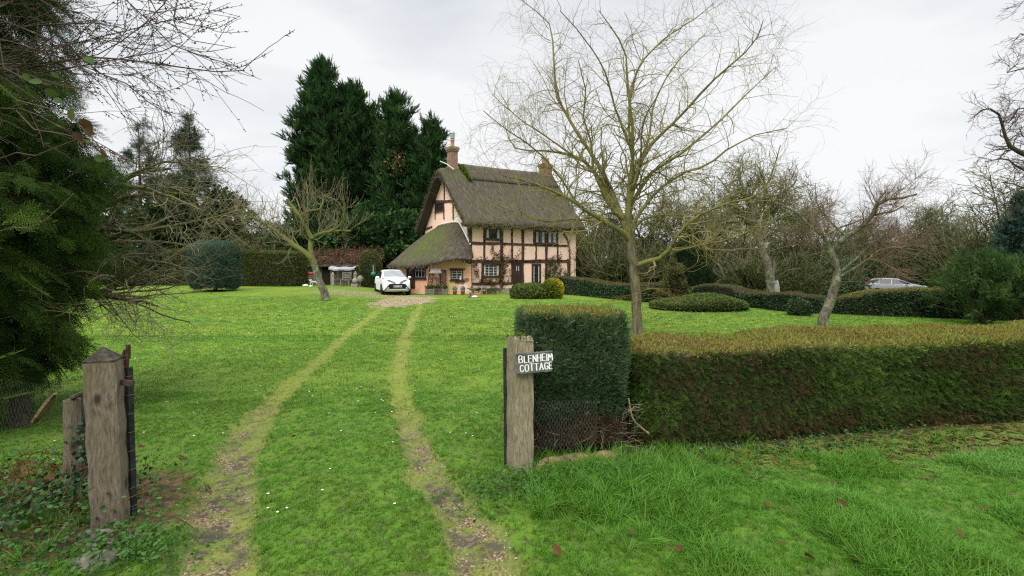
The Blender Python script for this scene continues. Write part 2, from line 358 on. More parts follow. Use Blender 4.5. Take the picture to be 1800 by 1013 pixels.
M['daisy'] = solid('daisy petals', (.8, .8, .78), rough=.6)
M['purple'] = solid('purple flowers', (.17, .06, .15), rough=.6)
M['post'] = solid('weathered oak', (.12, .095, .062), (.31, .265, .185), 7, .85, .8, 22, (5, 5, .35), c3=(.14, .13, .055), sc3=4, th3=(.56, .7))
M['post_l'] = solid('dark weathered oak', (.075, .058, .042), (.20, .165, .12), 8, .85, .8, 25, (5, 5, .3), c3=(.20, .13, .06), sc3=9, th3=(.66, .72))
def oak(name, c1, c2, c3):
    m, nt, b, o = nmat(name); L = nt.links.new; tc = nn(nt, 'ShaderNodeTexCoord'); mp = nn(nt, 'ShaderNodeMapping', inp={'Scale': (1, 1, .16)}); L(tc.outputs['Object'], mp.inputs[0])
    kn = nn(nt, 'ShaderNodeMapping', inp={'Scale': (4.6, 4.6, 2.6)}); L(tc.outputs['Object'], kn.inputs[0]); vo = nn(nt, 'ShaderNodeTexVoronoi', inp={'Scale': 1.0}); L(kn.outputs[0], vo.inputs['Vector'])
    kr = ramp(nt, [(1, 1, 1), (0, 0, 0)], [.10, .42]); L(vo.outputs['Distance'], kr.inputs[0])
    ad = nn(nt, 'ShaderNodeVectorMath', operation='MULTIPLY_ADD'); L(kr.outputs[0], ad.inputs[0]); ad.inputs[1].default_value = (.02, .02, .0); L(mp.outputs[0], ad.inputs[2])
    n = nn(nt, 'ShaderNodeTexNoise', inp={'Scale': 85.0, 'Detail': 5.0, 'Roughness': .65}); L(ad.outputs[0], n.inputs['Vector']); r = ramp(nt, [c1, c2], [.3, .66]); L(n.outputs[0], r.inputs[0])
    k2 = ramp(nt, [(1, 1, 1), (0, 0, 0)], [.05, .13]); L(vo.outputs['Distance'], k2.inputs[0]); m1 = nn(nt, 'ShaderNodeMixRGB'); L(k2.outputs[0], m1.inputs[0]); L(r.outputs[0], m1.inputs[1]); m1.inputs[2].default_value = (*[v * .6 for v in c1], 1)
    n3 = nn(nt, 'ShaderNodeTexNoise', inp={'Scale': 5.0, 'Detail': 5.0}); L(tc.outputs['Object'], n3.inputs['Vector']); r3 = ramp(nt, [(0, 0, 0), (.75, .75, .75)], [.5, .68]); L(n3.outputs[0], r3.inputs[0]); m2 = nn(nt, 'ShaderNodeMixRGB'); L(r3.outputs[0], m2.inputs[0]); L(m1.outputs[0], m2.inputs[1]); m2.inputs[2].default_value = (*c3, 1); L(m2.outputs[0], b.inputs['Base Color'])
    bp = nn(nt, 'ShaderNodeBump', inp={'Strength': .8, 'Distance': .006}); L(n.outputs[0], bp.inputs['Height']); L(bp.outputs[0], b.inputs['Normal']); b.inputs['Roughness'].default_value = .88; b.inputs['Specular IOR Level'].default_value = .2; return m
M['post'] = oak('weathered oak grain', (.10, .08, .05), (.32, .275, .19), (.17, .16, .07))
M['post_l'] = oak('dark weathered oak grain', (.06, .046, .033), (.20, .165, .12), (.12, .10, .05))
M['endgrain'] = solid('dark end grain', (.02, .018, .014), (.085, .07, .05), 20, .9, .6, 60)
M['log'] = solid('mossy log', (.07, .05, .025), (.24, .18, .09), 9, .9, 1, 30, c3=(.15, .15, .05), sc3=6, th3=(.5, .62))
M['rust'] = solid('rusty iron', (.03, .02, .017), (.08, .045, .032), 30, .8, .4, 80)
M['black'] = solid('black rubber and tar', (.012, .012, .012), (.035, .035, .035), 20, .6, .3, 60)
M['wire'] = solid('galvanised wire', (.12, .115, .10), rough=.6, metal=.3)
M['slate'] = solid('grey painted board', (.035, .04, .038), (.16, .165, .16), 9, .75, .3, 30, c3=(.09, .12, .06), sc3=8, th3=(.6, .7))
M['white'] = solid('white paint', (.78, .78, .75), rough=.6)
M['plaster'] = solid('peach limewash', (.82, .53, .41), (.88, .62, .50), 1.2, .9, .25, 9, c3=(.80, .58, .48), sc3=5)
M['plaster_o'] = solid('orange limewash', (.74, .40, .24), (.81, .49, .33), 1.5, .9, .25, 9, c3=(.62, .34, .20), sc3=2.5, th3=(.6, .75))
M['plaster_w'] = solid('bare white plaster', (.55, .50, .42), (.78, .74, .66), 4, .9, .2, 20)
M['plaster_y'] = solid('stained yellow plaster', (.62, .43, .14), (.74, .50, .25), 3, .9, .2, 20)
M['timber'] = solid('dark oak timber', (.028, .017, .012), (.10, .065, .045), 5, .85, .6, 18, (1, 1, 1), c3=(.13, .105, .08), sc3=3, th3=(.6, .75))
M['brown'] = solid('brown joinery paint', (.035, .018, .014), (.06, .032, .026), 6, .5)
M['flint'] = solid('plinth rubble', (.16, .13, .09), (.42, .37, .28), 7, .9, .8, 12, c3=(.2, .2, .08), sc3=3)
M['thatch'] = None
M['lead'] = solid('lime mortar fillet', (.55, .53, .47), (.74, .72, .66), 6, .8)
M['wood_grey'] = solid('grey garden timber', (.10, .09, .075), (.23, .21, .17), 7, .85, .5, 20, c3=(.14, .15, .08), sc3=3)
M['wood_brown'] = solid('brown shed boards', (.06, .042, .03), (.15, .115, .085), 5, .85, .5, 20)
M['felt'] = solid('shed roofing felt', (.12, .13, .13), (.22, .23, .23), 5, .8)
M['terracotta'] = solid('terracotta', (.38, .17, .09), (.48, .25, .14), 8, .8)
M['stone'] = solid('garden stone', (.14, .135, .11), (.32, .30, .25), 9, .9, .5, 30, c3=(.2, .2, .12), sc3=4)
M['stone_dark'] = solid('mossy stone', (.06, .06, .04), (.17, .165, .12), 14, .95, .6, 40, c3=(.08, .10, .03), sc3=9)
M['pot_blue'] = solid('blue grey clipped plant', (.13, .19, .20), (.24, .31, .32), 20, .9, .8, 40)
M['glass'] = solid('dark window glass', (.012, .014, .017), (.03, .035, .04), 3, .08, spec=.35)
M['curtain'] = solid('net curtain', (.42, .42, .40), (.60, .60, .57), 9, .85, .3, 20, (6, 6, .4))
M['carwhite'] = solid('white car paint', (.80, .80, .79), rough=.35, coat=.15)
M['silver'] = solid('silver car paint', (.235, .245, .27), rough=.4, metal=.1, coat=.15)
M['carglass'] = solid('car glass', (.018, .023, .026), rough=.08, spec=.2)
M['carglass_sky'] = solid('windscreen glass', (.13, .155, .165), (.20, .235, .25), 2, .1, spec=.25)  # paler than the other glass: sky reflection painted into the base colour
M['trim'] = solid('black plastic trim', (.012, .012, .013), rough=.45)
M['greytrim'] = solid('grey satin trim', (.10, .10, .11), rough=.4)
M['tyre'] = solid('tyre rubber', (.014, .014, .014), rough=.85)
M['rim'] = solid('dark wheel rim', (.06, .06, .065), rough=.4, metal=.6)
M['lamp'] = solid('lamp lens', (.45, .48, .50), rough=.12)
M['redlamp'] = solid('red lamp lens', (.42, .015, .02), rough=.2)
M['plate'] = solid('number plate', (.72, .72, .68), rough=.4)
M['plateblue'] = solid('number plate flash', (.02, .05, .35), rough=.4)
M['ink'] = solid('plate characters', (.02, .02, .02), rough=.5)
M['canvas'] = solid('pale canvas', (.22, .235, .25), (.31, .325, .34), 3, .8)
M['red'] = solid('red enamel', (.38, .035, .045), rough=.4)
M['green'] = solid('green plastic', (.03, .16, .13), rough=.5)
M['steel'] = solid('steel pole', (.14, .16, .17), rough=.5, metal=.4)
M['blue'] = solid('blue plastic', (.06, .25, .42), rough=.5)
def brick():
    m, nt, b, o = nmat('red brick'); L = nt.links.new; tc = nn(nt, 'ShaderNodeTexCoord'); mp = nn(nt, 'ShaderNodeMapping', inp={'Rotation': (PI / 2, 0, 0)})
    br = nn(nt, 'ShaderNodeTexBrick', inp={'Color1': (.25, .085, .05, 1), 'Color2': (.15, .055, .038, 1), 'Mortar': (.30, .25, .19, 1), 'Scale': 1.0, 'Mortar Size': .012, 'Brick Width': .23, 'Row Height': .078})
    n = nn(nt, 'ShaderNodeTexNoise', inp={'Scale': 2.5, 'Detail': 4.0}); r = ramp(nt, [(0, 0, 0), (1, 1, 1)], [.52, .66]); mx = nn(nt, 'ShaderNodeMixRGB'); mx.inputs[2].default_value = (.16, .15, .06, 1)
    L(tc.outputs['Object'], mp.inputs[0]); L(mp.outputs[0], br.inputs['Vector']); L(tc.outputs['Object'], n.inputs['Vector']); L(n.outputs[0], r.inputs[0]); L(r.outputs[0], mx.inputs[0]); L(br.outputs[0], mx.inputs[1]); L(mx.outputs[0], b.inputs['Base Color'])
    b.inputs['Roughness'].default_value = .9; return m
M['brick'] = brick()
def thatch(name, moss):
    m, nt, b, o = nmat(name); L = nt.links.new; at = nn(nt, 'ShaderNodeUVMap')
    tc = nn(nt, 'ShaderNodeTexCoord')
    a = nn(nt, 'ShaderNodeAttribute', attribute_name='uvw')
    mp = nn(nt, 'ShaderNodeMapping', inp={'Scale': (4.5, .7, 1)}); L(a.outputs['Vector'], mp.inputs[0])
    n1 = nn(nt, 'ShaderNodeTexNoise', inp={'Scale': 2.2, 'Detail': 8.0, 'Roughness': .75}); L(mp.outputs[0], n1.inputs['Vector'])
    r1 = ramp(nt, [(.025, .021, .016), (.066, .055, .042), (.15, .127, .097)], [.33, .5, .70]); L(n1.outputs[0], r1.inputs[0])
    n2 = nn(nt, 'ShaderNodeTexNoise', inp={'Scale': .55, 'Detail': 5.0, 'Roughness': .6}); L(tc.outputs['Object'], n2.inputs['Vector'])
    r2 = ramp(nt, [(0, 0, 0), (1, 1, 1)], [.34, .6]); L(n2.outputs[0], r2.inputs[0])
    mu = nn(nt, 'ShaderNodeMath', operation='MULTIPLY'); L(r2.outputs[0], mu.inputs[0])
    at2 = nn(nt, 'ShaderNodeAttribute', attribute_name='tint'); L(at2.outputs['Fac'], mu.inputs[1])
    n3 = nn(nt, 'ShaderNodeTexNoise', inp={'Scale': 6.0, 'Detail': 6.0}); L(mp.outputs[0], n3.inputs['Vector'])
    r3 = ramp(nt, [(.035, .048, .014), (.11, .13, .03)], [.3, .7]); L(n3.outputs[0], r3.inputs[0])
    mx = nn(nt, 'ShaderNodeMixRGB'); L(mu.outputs[0], mx.inputs[0]); L(r1.outputs[0], mx.inputs[1]); L(r3.outputs[0], mx.inputs[2]); L(mx.outputs[0], b.inputs['Base Color'])
    bp = nn(nt, 'ShaderNodeBump', inp={'Strength': .9, 'Distance': .06}); L(n1.outputs[0], bp.inputs['Height']); L(bp.outputs[0], b.inputs['Normal'])
    b.inputs['Roughness'].default_value = .95; b.inputs['Specular IOR Level'].default_value = .15; return m
M['thatch'] = thatch('thatch', 1)

# ------------------------------------------------------------------ ground
def lines(segs):
    o = []
    for a, b, s in segs: o += list(np.arange(a, b - 1e-6, s))
    return o + [segs[-1][1]]
gy = lines([(-14, 1, 1.0), (1, 2.2, .2), (2.2, 8, .05), (8, 16, .12), (16, 34, .3), (34, 70, 1.5), (70, 200, 10), (200, 1500, 130)])
gxp = lines([(0, 3.2, .05), (3.2, 8, .1), (8, 16, .4), (16, 40, 1.5), (40, 120, 8), (120, 1200, 108)])
gx = sorted([-v for v in gxp[1:]] + gxp)
X, Y = np.meshgrid(gx, gy); Z = tz(X, Y)
nx, ny = len(gx), len(gy); gm = MB()
idx = (np.arange(ny - 1)[:, None] * nx + np.arange(nx - 1)[None]).ravel()
gm.add(np.stack([X, Y, Z], -1).reshape(-1, 3), np.stack([idx, idx + 1, idx + nx + 1, idx + nx], -1))
def ground_mat():
    m, nt, b, o = nmat('lawn and tracks'); L = nt.links.new; tc = nn(nt, 'ShaderNodeTexCoord'); co = tc.outputs['Object']
    def noise(s, d=5.0, r=.6):
        n = nn(nt, 'ShaderNodeTexNoise', inp={'Scale': s, 'Detail': d, 'Roughness': r}); L(co, n.inputs['Vector']); return n.outputs[0]
    def mix(f, a, c):
        x = nn(nt, 'ShaderNodeMixRGB')
        for i, v in enumerate((f, a, c)):
            if isinstance(v, tuple): x.inputs[i].default_value = (*v, 1)
            else: L(v, x.inputs[i])
        return x.outputs[0]
    def att(n): return nn(nt, 'ShaderNodeAttribute', attribute_name=n).outputs['Fac']
    def rp(v, c, p):
        r = ramp(nt, c, p); L(v, r.inputs[0]); return r.outputs[0]
    def mul(a, c):
        q = nn(nt, 'ShaderNodeMath', operation='MULTIPLY'); L(a, q.inputs[0]); L(c, q.inputs[1]); return q.outputs[0]
    B = [(0, 0, 0), (1, 1, 1)]
    lawn = mix(rp(noise(.5, 7.0, .72), B, [.38, .62]), (.085, .165, .014), (.14, .205, .018))
    fine = rp(noise(38, 8.0, .8), [(.68, .72, .65), (1.18, 1.15, 1.2)], [.3, .7])
    q = nn(nt, 'ShaderNodeMixRGB', blend_type='MULTIPLY'); q.inputs[0].default_value = 1; L(lawn, q.inputs[1]); L(fine, q.inputs[2])
    soil = rp(noise(12, 6.0), [(.028, .022, .015), (.10, .08, .052)], [.3, .7])
    q2 = nn(nt, 'ShaderNodeMixRGB', blend_type='MULTIPLY'); q2.inputs[0].default_value = 1; L(q.outputs[0], q2.inputs[1]); L(rp(noise(2.6, 6.0, .75), [(.72, .80, .8), (1.22, 1.10, 1.1)], [.36, .64]), q2.inputs[2])
    near = mix(att('near'), q2.outputs[0], mix(rp(noise(9, 6.0, .7), B, [.5, .64]), (.07, .145, .014), soil))
    moss = mix(rp(noise(14, 6.0, .7), B, [.3, .7]), (.12, .175, .02), (.175, .185, .04))
    vo = nn(nt, 'ShaderNodeTexVoronoi', inp={'Scale': 62.0}); L(co, vo.inputs['Vector'])
    peb = rp(vo.outputs['Color'], [(.09, .06, .035), (.24, .17, .09), (.33, .27, .18)], [.1, .5, .9])
    peb = mix(rp(vo.outputs['Distance'], B, [.35, .75]), peb, (.05, .038, .025))
    far = mix(att('trk'), near, moss)
    grav = mix(rp(noise(7, 6.0, .75), B, [.48, .60]), mix(rp(noise(3.3, 5.0, .7), B, [.46, .56]), peb, (.06, .05, .038)), (.11, .14, .03))
    c1 = mix(att('bare'), far, grav)
    c2 = mix(att('court'), c1, mix(rp(noise(6, 6.0), B, [.45, .62]), peb, (.25, .205, .105)))
    c3 = mix(att('litter'), c2, mix(rp(noise(16, 6.0, .7), B, [.4, .65]), (.045, .03, .018), (.14, .08, .04)))
    L(c3, b.inputs['Base Color']); b.inputs['Roughness'].default_value = .9; b.inputs['Specular IOR Level'].default_value = .15
    bp = nn(nt, 'ShaderNodeBump', inp={'Strength': .6, 'Distance': .02}); L(noise(45, 5.0, .7), bp.inputs['Height']); L(bp.outputs[0], b.inputs['Normal'])
    return m
ground = gm.build('lawn', ground_mat(), smooth=True); tag(ground, None, None, kind='structure')
def litter(x, y):
    yh = np.interp(x, YHX, YHY)
    n = (fbm(x, y, 3, 40) - .5)
    v = S((x - 0.6) / 0.6) * (1 - S((np.abs(yh - y - 0.02) + n * .6 - .22 - .16 * np.clip(x - 1.3, 0, 4)) / .2))
    m = 1 - S((np.hypot((x + 3.1) / 1.0, (y - 3.0) / .9) + n * .5 - .8) / .3)
    return np.maximum(v, m)
t_, b_, c_ = masks(X, Y)
for nme, arr in (('trk', t_ * (1 - S((27 - Y) / -1))), ('bare', b_), ('court', c_), ('near', 0.75 * S((9 - Y) / 4)), ('litter', litter(X, Y) * S((9 - Y) / 1))):
    a = ground.data.attributes.new(nme, 'FLOAT', 'POINT'); a.data.foreach_set('value', np.asarray(arr, np.float32).ravel())
# ------------------------------------------------------------------ the cottage
A0 = np.array([-2.54, 30.0]); DS = np.array([.8, .6]); DT = np.array([-.6, .8]); LS, WT, G0 = 9.0, 6.2, 0.27
def H(s, t, z): return np.array([A0[0] + DS[0] * s + DT[0] * t, A0[1] + DS[1] * s + DT[1] * t, z])
def lift(s): return .2 * s / 9
def setuv(o, uv):
    a = o.data.attributes.new('uvw', 'FLOAT_VECTOR', 'POINT'); u = np.zeros((len(uv), 3), np.float32); u[:, :2] = uv; a.data.foreach_set('vector', u.ravel())
class Wall:
    """a wall plane seen from the camera: pixel -> (u along wall, z)"""
    def __init__(s, a, b): s.a = np.array(a, float); s.d = np.array(b, float) - s.a; s.l = np.linalg.norm(s.d); s.d /= s.l; s.n = np.array([s.d[1], -s.d[0]])
    def px(s, x, y):
        r = ray(x, y); mat = np.array([[r[0], -s.d[0]], [r[1], -s.d[1]]]); k, u = np.linalg.solve(mat, s.a); return u, CAMZ + r[2] * k
    def p(s, u, z, o=0.0): q = s.a + s.d * u + s.n * o; return np.array([q[0], q[1], z])
    def rect(s, x0, y0, x1, y1):
        ym = (y0 + y1) / 2; u0, u1 = s.px(x0, ym)[0], s.px(x1, ym)[0]; xm = (x0 + x1) / 2; return min(u0, u1), s.px(xm, y1)[1], max(u0, u1), s.px(xm, y0)[1]
    def panel(s, mb, u0, z0, u1, z1, o0, o1, tint=.5, mi=0):
        V = [s.p(u, z, o) for o in (o0, o1) for u, z in ((u0, z0), (u1, z0), (u1, z1), (u0, z1))]
        return mb.add(V, [(0, 1, 2, 3), (7, 6, 5, 4), (0, 4, 5, 1), (1, 5, 6, 2), (2, 6, 7, 3), (3, 7, 4, 0)], tint, mi)
    def bar(s, mb, pts, w, o0, o1, wob=.012, mi=0):
        """crooked timber along (u,z) points"""
        pts = resamp(np.array(pts, float), 7)
        for i in range(len(pts)): pts[i] += rng.normal(size=2) * wob
        d = nrm(np.gradient(pts, axis=0)); q = np.stack([-d[:, 1], d[:, 0]], 1); V = []; ww = w / 2 * (1 + .13 * rng.normal(size=len(pts)))
        for i in range(len(pts)):
            for sg, o in ((-1, o0), (1, o0), (1, o1), (-1, o1)):
                u, z = pts[i] + q[i] * sg * ww[i]; V.append(s.p(u, z, o))
        n = len(pts); F = [(4 * i + j, 4 * i + (j + 1) % 4, 4 * i + 4 + (j + 1) % 4, 4 * i + 4 + j) for i in range(n - 1) for j in range(4)] + [(0, 1, 2, 3), (4 * n - 1, 4 * n - 2, 4 * n - 3, 4 * n - 4)]
        return mb.add(V, F, .5, mi)
WS = Wall(A0, A0 + DS * LS); WG = Wall(A0 + DT * WT, A0)
house = thing('thatched_cottage', 'thatched timber-framed cottage with peach walls and low rounded thatched outshut', 'cottage', (*(A0 + DS * 3 + DT * 3), G0))
# walls: a body with gable ends
EZ = 4.62
def gable_z(t): return EZ + (min(t, WT - t)) * 1.25
m = MB()
pr = [(0, -.3), (WT, -.3), (WT, EZ), (WT / 2, gable_z(WT / 2)), (0, EZ)]
V = [H(s, t, z + (lift(s) if z > 1 else 0)) for s in (0, LS) for t, z in pr]
m.add(V, [(0, 4, 9, 5), (2, 1, 6, 7), (4, 3, 8, 9), (3, 2, 7, 8)])
for b in (0, 5): m.add([V[b + i] for i in range(5)] , [(0, 1, 2), (0, 2, 4), (2, 3, 4)])
m.build('wall', M['plaster'], house)
# plinth along the front
m = MB(); WS.panel(m, 0.0, -.2, LS, .62, 0.002, .05); m.build('plinth', M['flint'], house)
# timber frame, front
m = MB()
def zs(x, y): return WS.px(x, y)
for x, w in ((826.5, .20), (881.5, .24), (918.5, .21), (960, .21)):
    u = WS.px(x, 450)[0]; WS.bar(m, [(u, .55), (u + .01, 2.4), (u, EZ + .05 + lift(u))], w, 0.003, .035)
for x, ya, yb, w in ((851, 395, 459, .15), (900, 395, 498, .15), (938.5, 400, 432, .14), (942, 432, 459, .12), (980, 400, 459, .13), (847.5, 459, 498, .13), (916, 459, 500, .1), (998, 455, 500, .12)):
    ua, za = WS.px(x, ya); ub, zb = WS.px(x, yb); WS.bar(m, [(ub, zb), (ua, za)], w, .005, .031)
for x0, y0, x1, y1, w in ((824, 427.5, 880, 428, .17), (880, 428.5, 1000, 432.5, .15), (824, 459.5, 1000, 459.5, .2), (824, 499, 900, 498, .16), (903, 459.5, 950, 460, .2)):
    a = WS.px(x0, y0); b = WS.px(x1, y1); WS.bar(m, [a, ((a[0] + b[0]) / 2, (a[1] + b[1]) / 2 - .02), b], w, .006, .04, .008)
a = WS.px(988, 408); WS.bar(m, [a, WS.px(995, 417), WS.px(1000, 430), WS.px(1001, 470), WS.px(1000, 505)], .13, .004, .045)
WS.bar(m, [(0, EZ + .03), (LS, EZ + .03 + lift(LS))], .16, .002, .03)
m.build('timber_frame', M['timber'], house)
m = MB()
for x0, y0, x1, y1, w in ((781.5, 318, 781.5, 352, .12), (765.5, 356, 765.5, 386, .09), (780.6, 356, 780.8, 386, .11), (797, 356, 797, 386, .12), (758, 356, 798, 353.5, .2), (803, 394, 824, 394.5, .2), (823, 395, 826, 470, .17), (745, 405, 760, 399, .15)):
    a = WG.px(x0, y0); b = WG.px(x1, y1); WG.bar(m, [a, b], w, .004, .045, .015)
m.build('gable_frame', M['timber'], house)
m = MB()
for pts in ([(796, 374), (803, 376), (811, 388), (804, 392), (797, 386)], [(805, 398), (821, 398), (825, 432), (818, 428)]):
    q = [WG.px(*p) for p in pts]; V = [WG.p(u, z, .002 + .001) for u, z in q]; c = np.mean(V, 0); n = len(V); m.add(V + [c], [(i, (i + 1) % n, n) for i in range(n)])
m.build('bare_plaster', M['plaster_w'], house)
# windows and doors
def window(wl, box, parent, nb=2, rows=2, frame='brown', bars='white', curtain=0, sill=True, depth=.05, fw=.07):
    u0, z0, u1, z1 = wl.rect(*box); m = MB()
    for a in ((u0, z0, u0 + fw, z1), (u1 - fw, z0, u1, z1), (u0 + fw, z0, u1 - fw, z0 + fw), (u0 + fw, z1 - fw, u1 - fw, z1)): wl.panel(m, *a, .001, depth)
    if sill: wl.panel(m, u0 - .08, z0 - .06, u1 + .08, z0 - .002, .001, depth + .06)
    win = m.build('window', M[frame], parent)
    m = MB(); wl.panel(m, u0 + fw, z0 + fw, u1 - fw, z1 - fw, .002, .012); m.build('pane', M['glass'], win)
    m = MB(); iu0, iu1, iz0, iz1 = u0 + fw, u1 - fw, z0 + fw, z1 - fw; b = .026
    for i in range(nb + 1):
        c = iu0 + (iu1 - iu0) * i / nb; c = min(max(c, iu0 + b / 2), iu1 - b / 2); wl.panel(m, c - b / 2, iz0, c + b / 2, iz1, .014, .034)
    for i in range(rows + 1):
        c = iz0 + (iz1 - iz0) * i / rows; c = min(max(c, iz0 + b / 2), iz1 - b / 2); wl.panel(m, iu0, c - b / 3, iu1, c + b / 3, .015, .031)
    m.build('glazing_bar', M[bars], win)
    if curtain:
        n = 12
        for a, bb in ((iu0, iu0 + (iu1 - iu0) * curtain), (iu1 - (iu1 - iu0) * curtain, iu1)):
            us = np.linspace(a, bb, n); V = [wl.p(u, z, .0125 + .0008 * math.sin(k * 2.4)) for z in (iz0 + .03, iz1) for k, u in enumerate(us)]
            m = MB(); m.add(V, [(k, k + 1, n + k + 1, n + k) for k in range(n - 1)]); m.build('curtain', M['curtain'], win)
    return win
window(WS, (852.5, 401, 880, 421.5), house, 3, 1, curtain=.2, bars='brown')
window(WS, (940, 405.5, 958.5, 429), house, 2, 3, curtain=.3, bars='wood_grey')
window(WS, (962, 406.5, 979, 429), house, 2, 3, curtain=.35, bars='wood_grey')
wn = window(WS, (848.5, 463.5, 877.5, 486.5), house, 3, 4, curtain=.12)
u0, z0, u1, z1 = WS.rect(847, 462, 879, 464.5); m = MB(); WS.panel(m, u0, z0, u1, z1, .04, .16); m.build('hood_board', M['brown'], wn)
window(WG, (765.5, 357, 780.5, 371.5), house, 2, 1, bars='brown')
window(WS, (934.5, 464, 950.5, 500), house, 2, 1, bars='brown', sill=False, curtain=.2, fw=.12)
def door(wl, box, name='door', glass=True):
    u0, z0, u1, z1 = wl.rect(*box); m = MB(); wl.panel(m, u0, z0, u1, z1, .04, .065)
    for a in ((u0 - .1, z0, u0 - .001, z1 + .1), (u1 + .001, z0, u1 + .1, z1 + .1), (u0, z1 + .001, u1, z1 + .1)): wl.panel(m, *a, .001, .085)
    k = 6
    for i in range(1, k):
        c = u0 + (u1 - u0) * i / k; wl.panel(m, c - .012, z0 + .1, c + .012, z0 + (z1 - z0) * .42, .066, .075)
    d = m.build('door', M['brown'], house)
    if glass:
        m = MB(); uc = (u0 + u1) / 2
        for a, b in ((u0 + .12, uc - .04), (uc + .04, u1 - .12)): wl.panel(m, a, z0 + (z1 - z0) * .5, b, z1 - .15, .066, .072)
        m.build('pane', M['glass'], d)
        m = MB()
        for a, b in ((u0 + .14, uc - .06), (uc + .06, u1 - .14)): wl.panel(m, a, z0 + (z1 - z0) * .68, b, z1 - .17, .073, .076)
        m.build('curtain', M['curtain'], d)
    m = MB(); q = wl.p(u0 + .09, z0 + (z1 - z0) * .46, .09); m.tube([q, q + np.array([.1, 0, 0])], .014, 6); m.build('handle', M['rim'], d)
    return d
door(WS, (903.5, 463.5, 914, 503.5))
# thatch: main roof
def roof_section(s):
    e = lift(s); sag = -.06 * math.sin(PI * np.clip(s / LS, 0, 1))
    hip = .30 * S((.9 - s) / 1.4); zr = 8.92 + .35 * s / 9 + sag - hip; c = WT / 2
    zo = 4.52 + e
    ln = lambda t: (t, zo + .22 + (t + .56) / (c + .56) * (zr - zo - .20) - .10 * math.sin(PI * (t + .56) / (c + .56)))
    out = [(-.30, zo - .12), (-.50, zo - .09), (-.61, zo + .04), ln(-.54), ln(-.2), ln(.6), ln(1.4), ln(2.2), ln(2.75), (c, zr)]
    out = out + [(2 * c - t, z) for t, z in out[-2::-1]]
    inn = [(2 * c + .1, zo + .08), (2 * c - .9, zo + 1.2), (c, zr - .62), (.9, zo + 1.2), (-.1, zo + .08)]
    return np.array(out), np.array(inn)
ss = np.concatenate([[-.62, -.60, -.45], np.linspace(-.2, LS + .2, 56), [LS + .45, LS + .5]]); m = MB(); rows = []; tv = []; uv = []
for k, s in enumerate(ss):
    o_, i_ = roof_section(s); o2 = resamp(o_, 40)
    edge = 1.0 if 1 < k < len(ss) - 2 else (.55 if k in (0, len(ss) - 1) else .9)
    c = np.array([WT / 2, 6.2]); cen = resamp(i_[::-1], 40)
    o2 = cen + (o2 - cen) * edge
    ring = np.vstack([o2, resamp(i_, 14)])
    dl = np.concatenate([[0], np.cumsum(np.linalg.norm(np.diff(o2, axis=0), axis=1))])
    for j, (t, z) in enumerate(ring):
        bump = .045 * (fbm(np.array(s * 1.0), np.array(t * 1.0), 1.1, 3) - .5) if 3 < j < 37 else 0
        rows.append(H(s, t, z + bump)); uv.append((s, dl[j] if j < 40 else 0))
        tv.append(.9 * S((1.6 - s) / 1.2) * S((z - 7.2) / 1.2) * (1 if t < WT / 2 else 0) + .12 if j < 40 else 0)
n = 54; K = len(ss)
m.add(rows, [(k * n + j, (k + 1) * n + j, (k + 1) * n + (j + 1) % n, k * n + (j + 1) % n) for k in range(K - 1) for j in range(n)], np.clip(tv, 0, 1))
for k in (0, K - 1):
    ring = rows[k * n:(k + 1) * n]; o2, ii = ring[:40], ring[40:][::-1]; ri = resamp(np.array(ii), 40)
    m.add(list(o2) + list(ri), [(j, j + 1, 41 + j, 40 + j) for j in range(39)], .05)
    uv += [(0, j * .2) for j in range(40)] + [(.4, j * .2) for j in range(40)]
roof = m.build('roof', M['thatch'], house, smooth=True); setuv(roof, np.array(uv))
# straw fringe that breaks the thatch edges
def fringe(P0, D, n, l, mat, name, parent, jit=.05):
    P0 = np.asarray(P0); i = rng.random(n) * (len(P0) - 1); a = i.astype(int); f = (i - a)[:, None]
    p = P0[a] * (1 - f) + P0[a + 1] * f + rng.normal(size=(n, 3)) * jit; d = np.broadcast_to(D, (n, 3)) + rng.normal(size=(n, 3)) * .25
    m = MB(); scatter(m, T_kite(.07, 0), p, d, rng.normal(size=(n, 3)), l * (.6 + .8 * rng.random(n)), rng.random(n)); return m.build(name, mat, parent)
M['straw'] = foliage('straw ends', [(.035, .026, .018), (.09, .07, .05), (.16, .125, .085)], .95, 0)
ez = [H(s, -.52, 4.5 + lift(s)) for s in np.linspace(-.5, LS + .4, 20)]
fringe(ez, (0, -.3, -1), 1500, .16, M['straw'], 'straw_fringe', roof)
for j in (3,):
    for k in (0,):
        e = [rows[k * n + j2] for j2 in range(2, 38)]; fringe(e, (-.6, -.6, -.4), 1600, .15, M['straw'], 'straw_fringe', roof, .07)
# ridge roll with its scalloped line
m = MB(); V = []; NS = 60
for i, s in enumerate(np.linspace(1.3, LS + .3, NS)):
    o_, _ = roof_section(s); o2 = resamp(o_, 41); d = .10
    for t, z in o2[15:26]: V.append(H(s, t, z + d * 1.0))
m.add(V, [(i * 11 + j, (i + 1) * 11 + j, (i + 1) * 11 + j + 1, i * 11 + j + 1) for i in range(NS - 1) for j in range(10)], .1)
rr = m.build('ridge_roll', M['thatch'], roof, smooth=True); setuv(rr, np.array([(i * .13, j * .2) for i in range(NS) for j in range(11)]))
md = rr.modifiers.new('thickness', 'SOLIDIFY'); md.thickness = .12; md.offset = -1
